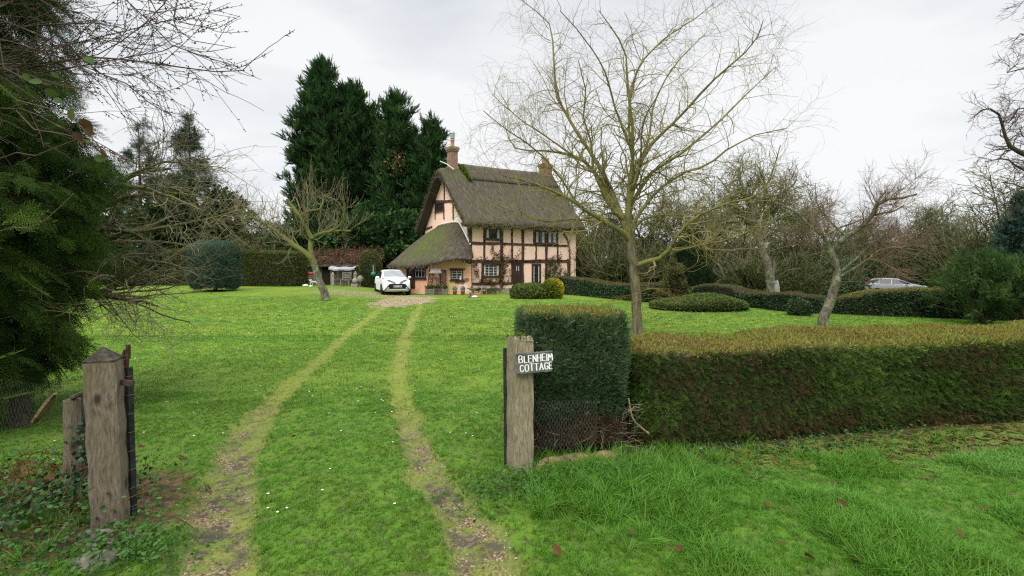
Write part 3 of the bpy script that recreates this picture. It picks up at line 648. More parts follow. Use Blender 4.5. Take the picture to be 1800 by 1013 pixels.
# lean-to roof
top = np.array([WG.p(WG.l - t, z, .03) for t, z in [(-.35, 2.55), (-.05, 3.3), (.55, 4.0), (1.25, 4.72), (1.8, 4.84), (2.9, 4.86), (4.3, 4.74), (5.2, 4.0), (6.0, 3.1), (6.9, 2.2)]])
eave = np.array([P(829, 457, 29.25), P(812, 457.5, 28.85), P(790, 459, 28.7), P(765, 464, 28.8), P(735, 469, 29.2), P(705, 470, 30.1), P(685, 468, 31.3), P(684, 467, 33.4), P(694, 465, 35.5)])
NU, NV = 60, 26; tp, ev = resamp(top, NU), resamp(eave, NU); V = []; uv = []; tv = []
# spread the top so its short shoulders match the eaves
cent = np.array([-4.6, 31.2])
for i in range(NU):
    a = (i / (NU - 1)); outd = nrm(np.append(ev[i, :2] - cent, 0))
    for j in range(NV):
        v = j / (NV - 1); p = tp[i] * (1 - v) + ev[i] * v
        p = p + np.array([0, 0, 1]) * .26 * math.sin(PI * v) ** .8 * (1 if 3 < i < NU - 4 else i * .25 if i <= 3 else .2) - outd * .0
        if v > .86: p = p + outd * .10 * math.sin((v - .86) / .14 * PI)
        p[2] += .05 * (float(fbm(np.array(i * .14), np.array(j * .2), 1, 8)) - .5)
        V.append(p); uv.append((a * 9, v * 4.5)); tv.append(.05 + 1.0 * S((p[0] + 3.2) / -1.8) * (.45 + .55 * math.sin(PI * min(1, v * 1.1))))
m = MB(); m.add(V, [(i * NV + j, (i + 1) * NV + j, (i + 1) * NV + j + 1, i * NV + j + 1) for i in range(NU - 1) for j in range(NV - 1)], np.clip(tv, 0, 1))
lr = m.build('outshut_roof', M['thatch'], house, smooth=True); setuv(lr, np.array(uv))
md = lr.modifiers.new('thickness', 'SOLIDIFY'); md.thickness = .30; md.offset = -1
fringe(ev + np.array([0, 0, .02]), (0, -.5, -1), 1400, .13, M['straw'], 'straw_fringe', lr, .05)
m = MB(); m.tube(resamp(top[1:8] + np.array([0, 0, .26]) * 0 + np.array([-.04, -.05, .05]), 30), .05, 6); m.build('mortar_fillet', M['lead'], lr, smooth=True)
# lean-to walls
LP = [(-2.50, 29.78), (-4.66, 29.36), (-7.35, 31.0), (-7.5, 34.4)]
lt = [2.62, 2.42, 2.08, 2.1]
m = MB()
for k in range(3):
    a, b = LP[k], LP[k + 1]; n_ = 10; V = []
    for i in range(n_ + 1):
        f = i / n_; V += [(a[0] + (b[0] - a[0]) * f, a[1] + (b[1] - a[1]) * f, z) for z in (-.1, lt[k] * (1 - f) + lt[k + 1] * f)]
    m.add(V, [(2 * i, 2 * i + 1, 2 * i + 3, 2 * i + 2) for i in range(n_)])
V = [(-2.50, 29.78, -.1), (-2.50, 29.78, 2.62), (*(A0 + DT * .3), 2.62), (*(A0 + DT * .3), -.1)]; m.add(V, [(0, 1, 2, 3)])
m.build('outshut_wall', M['plaster_o'], house)
W1 = Wall(LP[1], LP[0]); W2 = Wall(LP[2], LP[1])
window(W1, (792, 474.5, 814, 492.5), house, 2, 3, curtain=0)
m = MB(); u0, z0, u1, z1 = W1.rect(790, 472, 817, 474.6); W1.panel(m, u0, z0, u1, z1, .05, .10); m.build('lintel', M['timber'], house)
m = MB(); u0, z0, u1, z1 = W1.rect(806, 487, 812, 492); c = W1.p((u0 + u1) / 2, z0 - .02, .075); m.lathe([(0.001, 0), (.05, 0), (.055, .1), (.03, .17), (.035, .22), (.02, .27), (.001, .28)], c, 8); m.build('window_ornament', M['white'], house, True)
window(W2, (729.5, 468.5, 748.5, 489.5), house, 3, 1, bars='white', frame='brown')
door(W2, (718, 469.5, 727.5, 506.5))
def patch(wl, pts, mat, name, o=.004):
    q = resamp(np.array([wl.px(*p) for p in pts] + [wl.px(*pts[0])]), 26)[:-1]; q = q + rng.normal(size=q.shape) * .025
    V = [wl.p(u, z, o) for u, z in q]; c = np.mean(V, 0); n = len(V); m = MB(); m.add(V + [c], [(i, (i + 1) % n, n) for i in range(n)]); return m.build(name, mat, house)
patch(W1, [(783, 500), (790, 495), (802, 495), (806, 499), (800, 503), (797, 513), (784, 515)], M['plaster_y'], 'stained_plaster', .005)
patch(W1, [(800, 494.5), (822, 489.5), (823.5, 494), (818, 497), (812, 500), (801, 499)], M['brick'], 'exposed_brick', .009)
patch(W1, [(806, 502), (820, 497), (823, 503), (822, 514), (806, 512)], M['plaster'], 'pale_plaster', .004)
m = MB(); u, z = W2.px(752, 470); c = W2.p(u, z, .12); m.lathe([(.001, .12), (.05, .1), (.06, -.06), (.03, -.1), (.001, -.11)], c, 8); m.tube([c + np.array([0, 0, .1]), W2.p(u, z + .16, 0)], .015); m.build('wall_lantern', M['rust'], house)
# chimneys
def chimney(s, t, z0, z1, ws, wt, pots, nm='chimney'):
    def blk(m, e, a, b): V = [H(s + i * (ws / 2 + e), t + j * (wt / 2 + e), z) for z in (a, b) for i, j in ((-1, -1), (1, -1), (1, 1), (-1, 1))]; m.add(V, BOXF)
    m = MB(); blk(m, 0, z0, z1 - .32); blk(m, .05, z1 - .319, z1 - .2); blk(m, .09, z1 - .199, z1 - .06); blk(m, .04, z1 - .059, z1)
    blk(m, .06, z0, z0 + .55 if ws < 1 else z0 + .1)
    ch = m.build('chimney', M['brick'], roof)
    for ds, kind in pots:
        c = H(s + ds, t, z1 - .02); m = MB(); m.lathe([(.001, 0), (.15, 0), (.13, .12), (.12, .42), (.15, .45), (.15, .5), (.10, .5)], c, 12); p = m.build('chimney_pot', M['terracotta'], ch, True)
        if kind: m = MB(); m.lathe([(.001, .5), (.10, .501), (.10, .56), (.15, .58), (.15, .88), (.17, .9), (.17, .93), (.001, .98)], c, 12); m.build('cowl', M['canvas'], p)
    return ch
chimney(.50, WT / 2, 8.2, 10.05, .52, .52, [(0, 1)])
chimney(8.75, WT / 2, 8.3, 10.0, .85, .55, [(-.2, 0), (.2, 0)])
m = MB()
for a, b in (((.2, 2.2), (.2, 2.9)),):
    q = [H(-.35 + .12 * i, WT / 2 - .35 - .12 * i * 0, 8.75 + .02 * i) for i in range(4)]
q = [H(-.45, WT / 2, 8.98), H(-.1, WT / 2 - .3, 8.78), H(.25, WT / 2 - .62, 8.42)]; m.tube(q, .035, 6); m.build('mortar_fillet', M['lead'], roof)
m = MB(); c = H(.75, WT / 2 + .25, 9.3); m.tube([c, c + np.array([0, 0, 1.9])], .022, 5)
for k in range(2): z = 1.6 + .16 * k; m.tube([c + np.array([-.22, 0, z]), c + np.array([.22, 0, z])], .008, 4)
m.build('aerial', M['steel'], roof)
# moss cushions by the chimney
p = []; 
for s, t in rng.random((500, 2)): p.append(H(.85 + .34 * s * (1.2 - t) + .35 * t, WT / 2 - .05 - .95 * t - .1 * s, 0))
p = np.array(p)
def roof_z(p):
    q = p[:, :2] - A0; s = q @ DS; t = q @ DT; return np.array([np.interp(tt, *(lambda o: (resamp(o, 40)[:20, 0], resamp(o, 40)[:20, 1]))(roof_section(a)[0])) for a, tt in zip(s, t)])
p[:, 2] = roof_z(p) + .05
M['mossy'] = foliage('bright moss', [(.055, .085, .012), (.10, .15, .015), (.15, .20, .03)], .9, .1)
m = MB(); scatter(m, T_kite(.4, .3), p, rng.normal(size=(500, 3)), np.array([(-.3, -.6, .7)] * 500) + rng.normal(size=(500, 3)) * .4, .12 + .1 * rng.random(500), rng.random(500)); m.build('moss', M['mossy'], roof)

# climbing roses on the front wall
def climber(name, label, wl, stems, nleaf, region, mat, spread=.14, twig='twig_red', lsz=.085):
    root = thing(name, label, 'climbing plant', wl.p(*[(lambda a: a)(wl.px(*stems[0][0]))[0], .35], .12))
    m = MB(); Ps = []
    for st in stems:
        q = np.array([wl.p(*wl.px(*p), .08 + .05 * rng.random()) for p in st]); Ps.append(resamp(q, 8))
    Ps = np.array(Ps); R = np.linspace(.024, .009, 8)[None].repeat(len(Ps), 0); m.add(*tubes(Ps, R, 5)[:2])
    A, Ra = grow(Ps, R, nleaf // 14, (.25, .7), (30, 80), 6, .2, 1, .22, .1, rmin=.004); n3 = np.array([*wl.n, 0])
    d = (A - np.array([*wl.a, 0])) @ n3; A = A - n3 * (d - np.clip(d, .05, .25))[..., None]; m.add(*tubes(A, Ra, 3)[:2], .6)
    m.build('stem', M[twig], root)
    B = A.reshape(-1, 3)[rng.integers(0, A.shape[0] * 6, nleaf)] + rng.normal(size=(nleaf, 3)) * .05
    m = MB(); scatter(m, T_kite(.35, .1), B, rng.normal(size=(nleaf, 3)), n3 + rng.normal(size=(nleaf, 3)) * .5, lsz * (.6 + .8 * rng.random(nleaf)), rng.random(nleaf)); m.build('leaves', mat, root); return root
M['rose'] = foliage('rose leaves', [(.10, .035, .02), (.17, .06, .03), (.13, .09, .035), (.07, .09, .03)], .7, .2)
climber('climbing_rose', 'red-brown climbing rose around the ground-floor window left of the open-glazed door', WS,
        [[(877, 512), (880, 490), (880, 462), (870, 445), (862, 438)], [(877, 512), (884, 480), (889, 455), (893, 448)], [(876, 512), (884, 470), (881, 440)], [(878, 510), (892, 492), (896, 478)], [(877, 512), (858, 496), (840, 490), (836, 470), (833, 458)], [(880, 465), (900, 455), (912, 447), (920, 440)], [(836, 485), (830, 465), (840, 456), (856, 458), (870, 457)], [(876, 510), (866, 496), (852, 492)]], 1500, None, M['rose'])
climber('evergreen_climber', 'green twiggy climber covering the wall right of the far doorway', WS,
        [[(958, 505), (965, 480), (968, 460), (972, 450)], [(960, 505), (972, 480), (980, 460), (982, 452)], [(962, 505), (975, 490), (984, 475)], [(965, 505), (985, 495), (994, 478)], [(960, 505), (962, 475), (966, 455)]], 1700, None, foliage('climber leaves', [(.035, .05, .015), (.075, .09, .03), (.14, .12, .04)], .7, .2), lsz=.09)
# ------------------------------------------------------------------ garden things in front of the cottage
def trellis(label, wl, box, lean=0):
    u0, z0, u1, z1 = wl.rect(*box); r = thing('trellis', label, 'trellis', wl.p((u0 + u1) / 2, z0, .15), 'leaning lattice trellises'); m = MB()
    def q(u, z, o=.0): f = (z - z0) / (z1 - z0); return wl.p(u + lean * f, z, .30 - .22 * f + o)
    for a, b in (((u0, z0), (u0, z1)), ((u1, z0), (u1, z1)), ((u0, z0 + .02), (u1, z0 + .02)), ((u0, z1 - .02), (u1, z1 - .02))): m.beam(q(*a), q(*b), .045, .03)
    m.build('frame', M['brown'], r); m = MB(); st = .16; wdt = u1 - u0; n = int((z1 - z0 + wdt) / st)
    for k in range(n):
        c = z0 + st * k - wdt + .08
        for sgn in (1, -1):
            e = []
            for u in (u0, u1):
                z = c + (u - u0) if sgn > 0 else c + (u1 - u); e.append([u, z])
            (ua, za), (ub, zb) = e
            lo, hi = z0, z1; ts = [0, 1]; dz = zb - za
            if abs(dz) > 1e-6:
                t0_, t1_ = (lo - za) / dz, (hi - za) / dz
                if t0_ > t1_: t0_, t1_ = t1_, t0_
                ts = [max(0, t0_), min(1, t1_)]
            if ts[1] - ts[0] < .05: continue
            f = lambda t: (ua + (ub - ua) * t, za + dz * t)
            m.beam(q(*f(ts[0]), .012 * sgn), q(*f(ts[1]), .012 * sgn), .028, .012, up=(*wl.n, 0))
    m.build('lattice', M['timber'], r); return r
trellis('narrow brown trellis leaning on the orange wall behind the bird table', W2, (757, 475, 764.5, 505))
trellis('brown lattice trellis leaning between the bird table and the small window', W1, (773.5, 475, 783, 505), .03)
def bird_table():
    c = np.array(gxy(766.5, 28.9)); r = thing('bird_table', 'thatched-roof wooden bird table standing behind the low planters', 'bird table', c); m = MB()
    m.tube([c, c + (0, 0, 1.05)], .035, 6); m.build('post', M['wood_grey'], r)
    m = MB(); m.box(c + (-.24, -.18, 1.05), c + (.24, .18, 1.09))
    for i in (-1, 1):
        for j in (-1, 1): m.box(c + (i * .2 - .02, j * .14 - .02, 1.091), c + (i * .2 + .02, j * .14 + .02, 1.32))
    m.build('tray', M['wood_grey'], r); m = MB()
    V = [c + np.array(v) for v in [(-.38, -.3, 1.28), (.38, -.3, 1.28), (.38, .3, 1.28), (-.38, .3, 1.28), (-.26, 0, 1.56), (.26, 0, 1.56)]]; m.add(V, [(0, 1, 5, 4), (2, 3, 4, 5), (0, 3, 2, 1)]); m.add(V, [(1, 2, 5), (3, 0, 4)]); m.build('table_roof', M['wood_grey'], r)
bird_table()
def planter(px, D, w, d, h, label, mat='wood_grey', plant='thicket', pl=.25, slats=4, n=130, name='planter'):
    c = np.array(gxy(px, D)); r = thing(name, label, 'planter', c, 'planters by the cottage wall'); m = MB()
    for j in range(slats):
        z0, z1 = h * j / slats + .01, h * (j + 1) / slats - .008
        m.box(c + (-w / 2, -d / 2, z0), c + (w / 2, -d / 2 + .02, z1)); m.box(c + (-w / 2, d / 2 - .02, z0), c + (w / 2, d / 2, z1))
        m.box(c + (-w / 2, -d / 2 + .021, z0), c + (-w / 2 + .02, d / 2 - .021, z1)); m.box(c + (w / 2 - .02, -d / 2 + .021, z0), c + (w / 2, d / 2 - .021, z1))
    for i in (-1, 1): m.box(c + (i * (w / 2 - .03) - .03, -d / 2 - .018, 0), c + (i * (w / 2 - .03) + .03, -d / 2 - .002, h + .02))
    m.build('box', M[mat], r); m = MB(); m.box(c + (-w / 2 + .03, -d / 2 + .03, h * .5), c + (w / 2 - .03, d / 2 - .03, h - .04)); m.build('soil', M['core'], r)
    if n:
        p = c + np.stack([(rng.random(n) - .5) * w * .8, (rng.random(n) - .5) * d * .8, h - .05 + rng.random(n) * pl * .4], -1); m = MB()
        scatter(m, T_kite(.2, .1), p, rng.normal(size=(n, 3)) * .6 + (0, 0, 1), rng.normal(size=(n, 3)), pl * (.4 + .6 * rng.random(n)), rng.random(n)); m.build('plant', M[plant], r)
    return r
planter(756, 28.75, .56, .4, .36, 'wide grey slatted planter, left of the three by the wall')
planter(770.5, 28.8, .42, .4, .38, 'brown planter with dark plants between two grey ones', 'wood_brown')
planter(782, 28.7, .34, .34, .36, 'small square grey planter at the right trellis foot', n=60)
planter(838, 29.0, .48, .3, .24, 'low reddish trough behind the bird bath', 'terracotta', slats=2)
planter(865, 29.6, .60, .3, .22, 'long low dark trough under the four-row window', 'wood_brown', 'box', slats=2)
def ball_plant(px, D, label):
    c = np.array(gxy(px, D)); r = thing('ball_plant', label, 'potted plant', c, 'blue-grey clipped balls in terracotta pots'); m = MB()
    m.lathe([(.001, 0), (.10, 0), (.13, .2), (.145, .205), (.145, .245), (.12, .245), (.115, .21), (.001, .2)], c, 14); m.build('pot', M['terracotta'], r, True)
    n = 420; q = nrm(rng.normal(size=(n, 3))); m = MB(); m.lathe([(.13 * math.sin(a), .36 - .13 * math.cos(a)) for a in np.linspace(0.01, PI - .01, 9)], c, 12); scatter(m, T_kite(.25, .1), c + (0, 0, .36) + q * .12, q + rng.normal(size=(n, 3)) * .5, rng.normal(size=(n, 3)), np.full(n, .05), rng.random(n)); m.build('clipped_ball', M['pot_blue'], r)
ball_plant(799.5, 28.9, 'blue-grey ball plant below the small window, left of its pair')
ball_plant(813.5, 28.9, 'blue-grey ball plant below the small window, right of its pair')
ball_plant(851.5, 29.4, 'blue-grey ball plant in a pot beside the flint plinth')
c = np.array(gxy(831, 25.6)); bb = thing('bird_bath', 'stone bird bath on a short pedestal on the lawn', 'bird bath', c)
m = MB(); m.lathe([(.001, 0), (.14, 0), (.14, .05), (.08, .08), (.07, .3), (.1, .38)], c, 12); m.build('pedestal', M['stone'], bb, True)
m = MB(); m.lathe([(.001, .38), (.1, .38), (.3, .48), (.32, .53), (.28, .53), (.2, .48), (.001, .46)], c, 14); m.build('bowl', M['stone'], bb, True)
m = MB(); m.lathe([(.001, 0), (.07, 0), (.09, .06), (.03, .14), (.05, .2), (.001, .25)], c + (-.05, .03, .48), 9); m.build('ornament', M['bark_dark'], bb, True)
def rock(px, D, r, label, mat='stone', name='stone', sq=(1, 1, .7), seed=0, loc=None):
    c = np.array(gxy(px, D)) if loc is None else np.array(loc); a = np.linspace(0.02, PI - .02, 8); m = MB(); m.lathe([(r * math.sin(t), -r * math.cos(t) * sq[2]) for t in a], c + (0, 0, r * sq[2] * .6), 10, sx=sq[0], sy=sq[1])
    V = m.V[0]; V += (fbm(V[:, 0] * 1 + seed, V[:, 1] + V[:, 2] * 2, 3 / r * .3, 5)[:, None] - .5) * r * .5; o = m.build(name, M[mat], None, True)
    o.location = 0, 0, 0; return tag(o, label, 'stone')
rock(834, 25.5, .12, 'white stone lying at the foot of the bird bath', 'white', sq=(1.3, 1, .6))
rock(826, 25.8, .13, 'dark grey stone just left of the bird bath', 'stone', sq=(.7, .7, 1.4), seed=3)

# ------------------------------------------------------------------ vehicles
def vehicle(name, label, cat, loc, rz, tab, paint, wheels, sidewin, screen, rear=None, wr=.29, nose=None, pillars=()):
    """tab rows: y, z_sill, z_belt, z_top, w_low, w_belt, w_top (front is -y)"""
    r = thing(name, label, cat, loc, None, rz); tab = np.array(tab, float)
    q = np.linspace(tab[0, 0], tab[-1, 0], 60); T = np.stack([q] + [np.interp(q, tab[:, 0], tab[:, c]) for c in range(1, 7)], 1)
    for c in range(1, 7):
        v = T[:, c].copy(); v[1:-1] = (T[:-2, c] + T[1:-1, c] * 2 + T[2:, c]) / 4; T[:, c] = v
    def B(mb_name, mat, mb, sm=False):
        o = mb.build(mb_name, mat, None, sm); o.parent = r; return o
    V = []
    for y, a, b, t, wl_, wb, wt in T:
        h = [(0, a), (wl_ * .85, a), (wl_, a + .08), (max(wl_, wb) * 1.0 + .01, a + (b - a) * .55), (wb, b), ((wb * .55 + wt * .45), b + (t - b) * .5), (wt, t - .06 * min(1, (t - b) * 4)), (wt * .86, t - .012), (wt * .5, t), (0, t + .006)]
        ring = h + [(-x, z) for x, z in h[-2:0:-1]]; V += [(x, y, z) for x, z in ring]
    n = 18; m = MB(); m.add(V, [(i * n + j, i * n + (j + 1) % n, (i + 1) * n + (j + 1) % n, (i + 1) * n + j) for i in range(59) for j in range(n)])
    for k in (0, 59):
        rg = V[k * n:(k + 1) * n]; c = np.mean(rg, 0); m.add(rg + [c], [(j, (j + 1) % n, n) for j in range(n)])
    body = B('body', M[paint], m, True); md = body.modifiers.new('edges', 'EDGE_SPLIT'); md.split_angle = math.radians(38)
    I = lambda y, c: float(np.interp(y, T[:, 0], T[:, c]))
    def side(y, z):
        b, t, wb, wt = I(y, 2), I(y, 3), I(y, 5), I(y, 6); f = np.clip((z - b) / max(t - b, .05), 0, 1)
        mid = wb * .55 + wt * .45
        return (wb + (mid - wb) * f * 2 if f < .5 else mid + (wt - mid) * (f - .5) * 2)
    for sg in (-1, 1):
        for poly in sidewin:
            ys = np.linspace(min(p[0] for p in poly), max(p[0] for p in poly), 10); lo = sorted([p for p in poly if p[2] == 0]); hi = sorted([p for p in poly if p[2] == 1]); V = []
            for y in ys:
                za = np.interp(y, [p[0] for p in lo], [p[1] for p in lo]); zb = np.interp(y, [p[0] for p in hi], [p[1] for p in hi])
                for z in np.linspace(za, zb, 4): V.append((sg * (side(y, z) + .012), y, z))
            m = MB(); m.add(V, [(i * 4 + j, i * 4 + j + 1, i * 4 + 5 + j, i * 4 + 4 + j) for i in range(9) for j in range(3)]); B('side_window', M['carglass'], m, True)
    for nm, sc_, gm_ in (('windscreen', screen, 'carglass_sky'), ('rear_window', rear, 'carglass')):
        if not sc_: continue
        y0, y1, f0, f1 = sc_; V = []
        for i in range(9):
            y = y0 + (y1 - y0) * i / 8; wt = I(y, 6) * (f0 + (f1 - f0) * i / 8)
            for x in np.linspace(-1, 1, 9): V.append((x * wt, y, I(y, 3) + .022 - .03 * x * x))
        m = MB(); m.add(V, [(i * 9 + j, i * 9 + j + 1, i * 9 + 10 + j, i * 9 + 9 + j) for i in range(8) for j in range(8)]); B(nm, M[gm_], m, True)
    for y in wheels:
        for sg in (-1, 1):
            x = sg * (I(y, 4) - .10); ww = .19
            m = MB(); pr = [(.02, 0), (wr * .66, 0), (wr * .95, .02), (wr, .05), (wr, ww - .05), (wr * .95, ww - .02), (wr * .66, ww), (.02, ww)]
            m.lathe(pr, (0, 0, 0), 24); V = m.V[0].copy(); m.V[0] = np.stack([x - sg * .07 + sg * V[:, 2], y + V[:, 0], wr + V[:, 1]], -1); wh = B('wheel', M['tyre'], m, True)
            m = MB(); m.lathe([(.01, 0), (wr * .62, .0), (wr * .64, .012), (.01, .03)], (0, 0, 0), 20); V = m.V[0].copy(); m.V[0] = np.stack([x - sg * .07 + sg * (V[:, 2] + ww + .002), y + V[:, 0], wr + V[:, 1]], -1); o = m.build('rim', M['rim'], None, True); o.parent = wh
            m = MB(); m.lathe([(.02, 0), (wr + .055, 0), (wr + .055, .2), (.02, .2)], (0, 0, 0), 24); V = m.V[0].copy(); m.V[0] = np.stack([sg * (I(y, 4) - .178) + sg * V[:, 2], y + V[:, 0], wr + .02 + V[:, 1]], -1); B('wheel_arch', M['trim'], m)
    return r, I, side, B
def flat(m, pts, y, t=.02, mi=0):
    n = len(pts); V = [(x, y, z) for x, z in pts] + [(x, y + t, z) for x, z in pts]; c = np.mean(V[:n], 0)
    m.add(V + [c], [(i, i + 1 if i + 1 < n else 0, 2 * n) for i in range(n)], .5, mi); m.add(V, [(i, (i + 1) % n, n + (i + 1) % n, n + i) for i in range(n)], .5, mi)
cl = gxy(703, 28.6)
cl = gxy(689, 29.2)
cr_, I, side, B = vehicle('white_hatchback', 'small white hatchback parked on gravel in front of the cottage', 'car', (cl[0], 29.2, float(tz0(cl[0], 29.2)) - .02), math.radians(24),
    [(-1.72, .30, .62, .66, .60, .60, .40), (-1.66, .20, .70, .76, .72, .72, .52), (-1.45, .20, .82, .88, .79, .78, .60), (-1.0, .20, .90, 1.0, .805, .79, .62), (-.80, .20, .92, 1.06, .805, .79, .62), (-.12, .20, .94, 1.43, .805, .79, .54), (.2, .2, .95, 1.46, .805, .79, .53), (.8, .2, .98, 1.45, .805, .79, .52), (1.3, .2, 1.02, 1.38, .80, .77, .50), (1.62, .24, 1.02, 1.10, .78, .74, .52), (1.72, .3, .95, .98, .70, .66, .46)],
    'carwhite', (-1.12, 1.18), [[(-.62, .97, 0), (1.25, 1.05, 0), (-.05, 1.36, 1), (.9, 1.38, 1), (-.62, 1.0, 1), (1.25, 1.12, 1)]], (-.86, -.16, 1.0, .96), (1.3, 1.6, .9, .85), .29)
m = MB(); flat(m, [(-.40, .64), (.40, .64), (.58, .36), (-.58, .36)], -1.745, .08); B('grille', M['trim'], m)
for sg in (-1, 1):
    m = MB(); V = [(sg * .76, -1.0 + .02, .985), (sg * .81, -1.10, .93), (sg * .56, -1.56, .80), (sg * .22, -1.74, .68), (sg * .10, -1.76, .66), (sg * .12, -1.70, .72), (sg * .42, -1.52, .86), (sg * .60, -1.30, .93)]
    V = np.array(V) + (0, -.03, .02); m.add(V, [(0, 1, 7, 7)][:0] or [(1, 2, 6, 7), (2, 3, 5, 6)]); m.add(V, [(0, 1, 7), (3, 4, 5)]); B('headlight_surround', M['greytrim'], m)
    m = MB(); V = np.array([(sg * .79, -1.16, .905), (sg * .56, -1.57, .795), (sg * .42, -1.535, .85), (sg * .62, -1.30, .92)]) + (sg * .012, -.045, .026); m.add(V, [(0, 1, 2, 3)]); B('headlight', M['lamp'], m)
    m = MB(); flat(m, [(sg * .40, .62), (sg * .44, .64), (sg * .74, .27), (sg * .69, .27)], -1.735, .10); B('bumper_strip', M['trim'], m)
    m = MB(); m.lathe([(.001, 0), (.045, 0), (.045, .03), (.001, .04)], (0, 0, 0), 10); V = m.V[0].copy(); m.V[0] = np.stack([sg * .52 + V[:, 0], -1.75 - V[:, 2], .40 + V[:, 1]], -1); B('fog_lamp', M['lamp'], m)
    m = MB(); m.lathe([(.001, -.09), (.06, -.06), (.075, 0), (.06, .06), (.001, .09)], (0, 0, 0), 12); V = m.V[0].copy(); m.V[0] = np.stack([sg * .93 + V[:, 2] * 1.2, -.62 + V[:, 0] * .8, 1.0 + V[:, 1]], -1); mr = B('mirror', M['carwhite'], m, True)
    m = MB(); m.beam((sg * .76, -.62, .95), (sg * .88, -.62, .98), .05, .05); B('mirror_arm', M['trim'], m)
    m = MB(); V = [(sg * .81, .30, .3), (sg * .81, .31, .3), (sg * .808, .31, .98), (sg * .808, .30, .98)]; V = np.array(V) + (sg * .012, 0, 0); m.add(V, [(0, 1, 2, 3)]); B('door_gap', M['trim'], m)
m = MB(); flat(m, [(-.26, .55), (.26, .55), (.26, .44), (-.26, .44)], -1.762, .012); pl = B('number_plate', M['plate'], m)
m = MB(); flat(m, [(-.26, .55), (-.215, .55), (-.215, .44), (-.26, .44)], -1.766, .003); o = m.build('plate_flash', M['plateblue']); o.parent = pl
STR = {'B': [[(0, 0), (0, 1), (.55, .95), (.6, .75), (.45, .55), (0, .52)], [(.45, .53), (.7, .35), (.6, .05), (0, 0)]], 'L': [[(0, 1), (.02, 0), (.55, .04)]], 'E': [[(.55, 1), (0, .98), (0, .02), (.58, 0)], [(0, .52), (.48, .52)]],
       'N': [[(0, 0), (.02, 1), (.6, .05), (.6, 1)]], 'H': [[(0, 1), (0, 0)], [(.6, 1), (.6, 0)], [(0, .5), (.6, .5)]], 'I': [[(0, 1), (0, 0)]], 'M': [[(0, 0), (.08, 1), (.38, .35), (.68, 1), (.78, 0)]],
       'C': [[(.68, .82), (.5, .98), (.22, .96), (.02, .68), (.04, .28), (.28, .02), (.55, .05), (.72, .25)]], 'O': [[(.4, 1), (.12, .9), (0, .5), (.12, .1), (.4, 0), (.68, .1), (.8, .5), (.68, .9), (.4, 1)]], 'T': [[(0, .98), (.72, 1)], [(.36, 1), (.36, 0)]],
       'A': [[(0, 0), (.38, 1), (.74, 0)], [(.14, .36), (.62, .36)]], 'G': [[(.7, .82), (.5, .98), (.2, .94), (.02, .6), (.08, .2), (.34, .01), (.68, .1), (.7, .45), (.42, .45)]], 'V': [[(0, 1), (.35, 0), (.7, 1)]], 'X': [[(0, 1), (.6, 0)], [(.6, 1), (0, 0)]], '7': [[(0, 1), (.6, 1), (.2, 0)]], '1': [[(.1, .8), (.25, 1), (.25, 0)]], 'U': [[(0, 1), (0, .2), (.3, 0), (.6, .2), (.6, 1)]]}
def lettering(m, txt, x0, x1, h, place, sw, jit=0.0):
    """strokes of txt fitted into x0..x1; place(x, z, lift) -> point"""
    SM = {k: [resamp(np.array(s, float), 14) if len(s) > 4 else s for s in v] for k, v in STR.items()}
    adv = [max(p[0] for s in STR[c] for p in s) + .30 if c != ' ' else .4 for c in txt]; k = (x1 - x0) / (sum(adv) - .30); x = x0; li = 0
    for c, a in zip(txt, adv):
        dz = jit * rng.normal() * h
        for s in (SM[c] if c != ' ' else []):
            pts = np.array([(x + p[0] * k, dz + p[1] * h) for p in s]); li += 1
            for a_, b_ in zip(pts[:-1], pts[1:]):
                d = b_ - a_; d = d / max(np.linalg.norm(d), 1e-6); q = np.array([-d[1], d[0]]) * sw / 2; a2, b2 = a_ - d * sw * .35, b_ + d * sw * .35; li += 1; lf = (li % 9) * .00025
                m.add([place(*(a2 + q), lf), place(*(a2 - q), lf), place(*(b2 - q), lf), place(*(b2 + q), lf)], [(0, 1, 2, 3)])
        x += a * k
m = MB(); lettering(m, 'GX17 OMU', -.20, .25, .08, lambda x, z, l: (x, -1.767 - l, .455 + z), .014); o = m.build('characters', M['ink']); o.parent = pl
mp_ = P(1574, 489, 42.0)
z_ = float(tz0(mp_[0], 38.0))
vehicle('silver_people_carrier', 'silver people carrier passing behind the ivy hedge', 'car', (mp_[0], 42.0, mp_[2] - 1.56), math.radians(57),
    [(-2.15, .35, .66, .70, .70, .68, .5), (-2.05, .22, .78, .84, .80, .78, .62), (-1.6, .22, .90, .98, .86, .84, .66), (-1.25, .2, .94, 1.07, .87, .85, .66), (-.2, .2, .98, 1.50, .87, .85, .58), (.3, .2, 1.0, 1.56, .87, .85, .58), (1.1, .2, 1.02, 1.56, .87, .85, .57), (1.75, .2, 1.06, 1.46, .86, .83, .55), (2.0, .24, 1.0, 1.25, .84, .80, .55), (2.15, .3, .9, .98, .78, .74, .5)],
    'silver', (-1.35, 1.3), [[(-.95, 1.06, 0), (.28, 1.08, 0), (-.28, 1.38, 1), (.28, 1.48, 1), (-.95, 1.09, 1)], [(.36, 1.08, 0), (1.15, 1.1, 0), (.36, 1.48, 1), (1.15, 1.48, 1)], [(1.22, 1.1, 0), (1.78, 1.16, 0), (1.22, 1.47, 1), (1.6, 1.42, 1), (1.78, 1.30, 1)]], (-1.2, -.25, 1.0, .95), (1.8, 2.05, .9, .9), .32)
r_ = bpy.data.objects['silver_people_carrier']
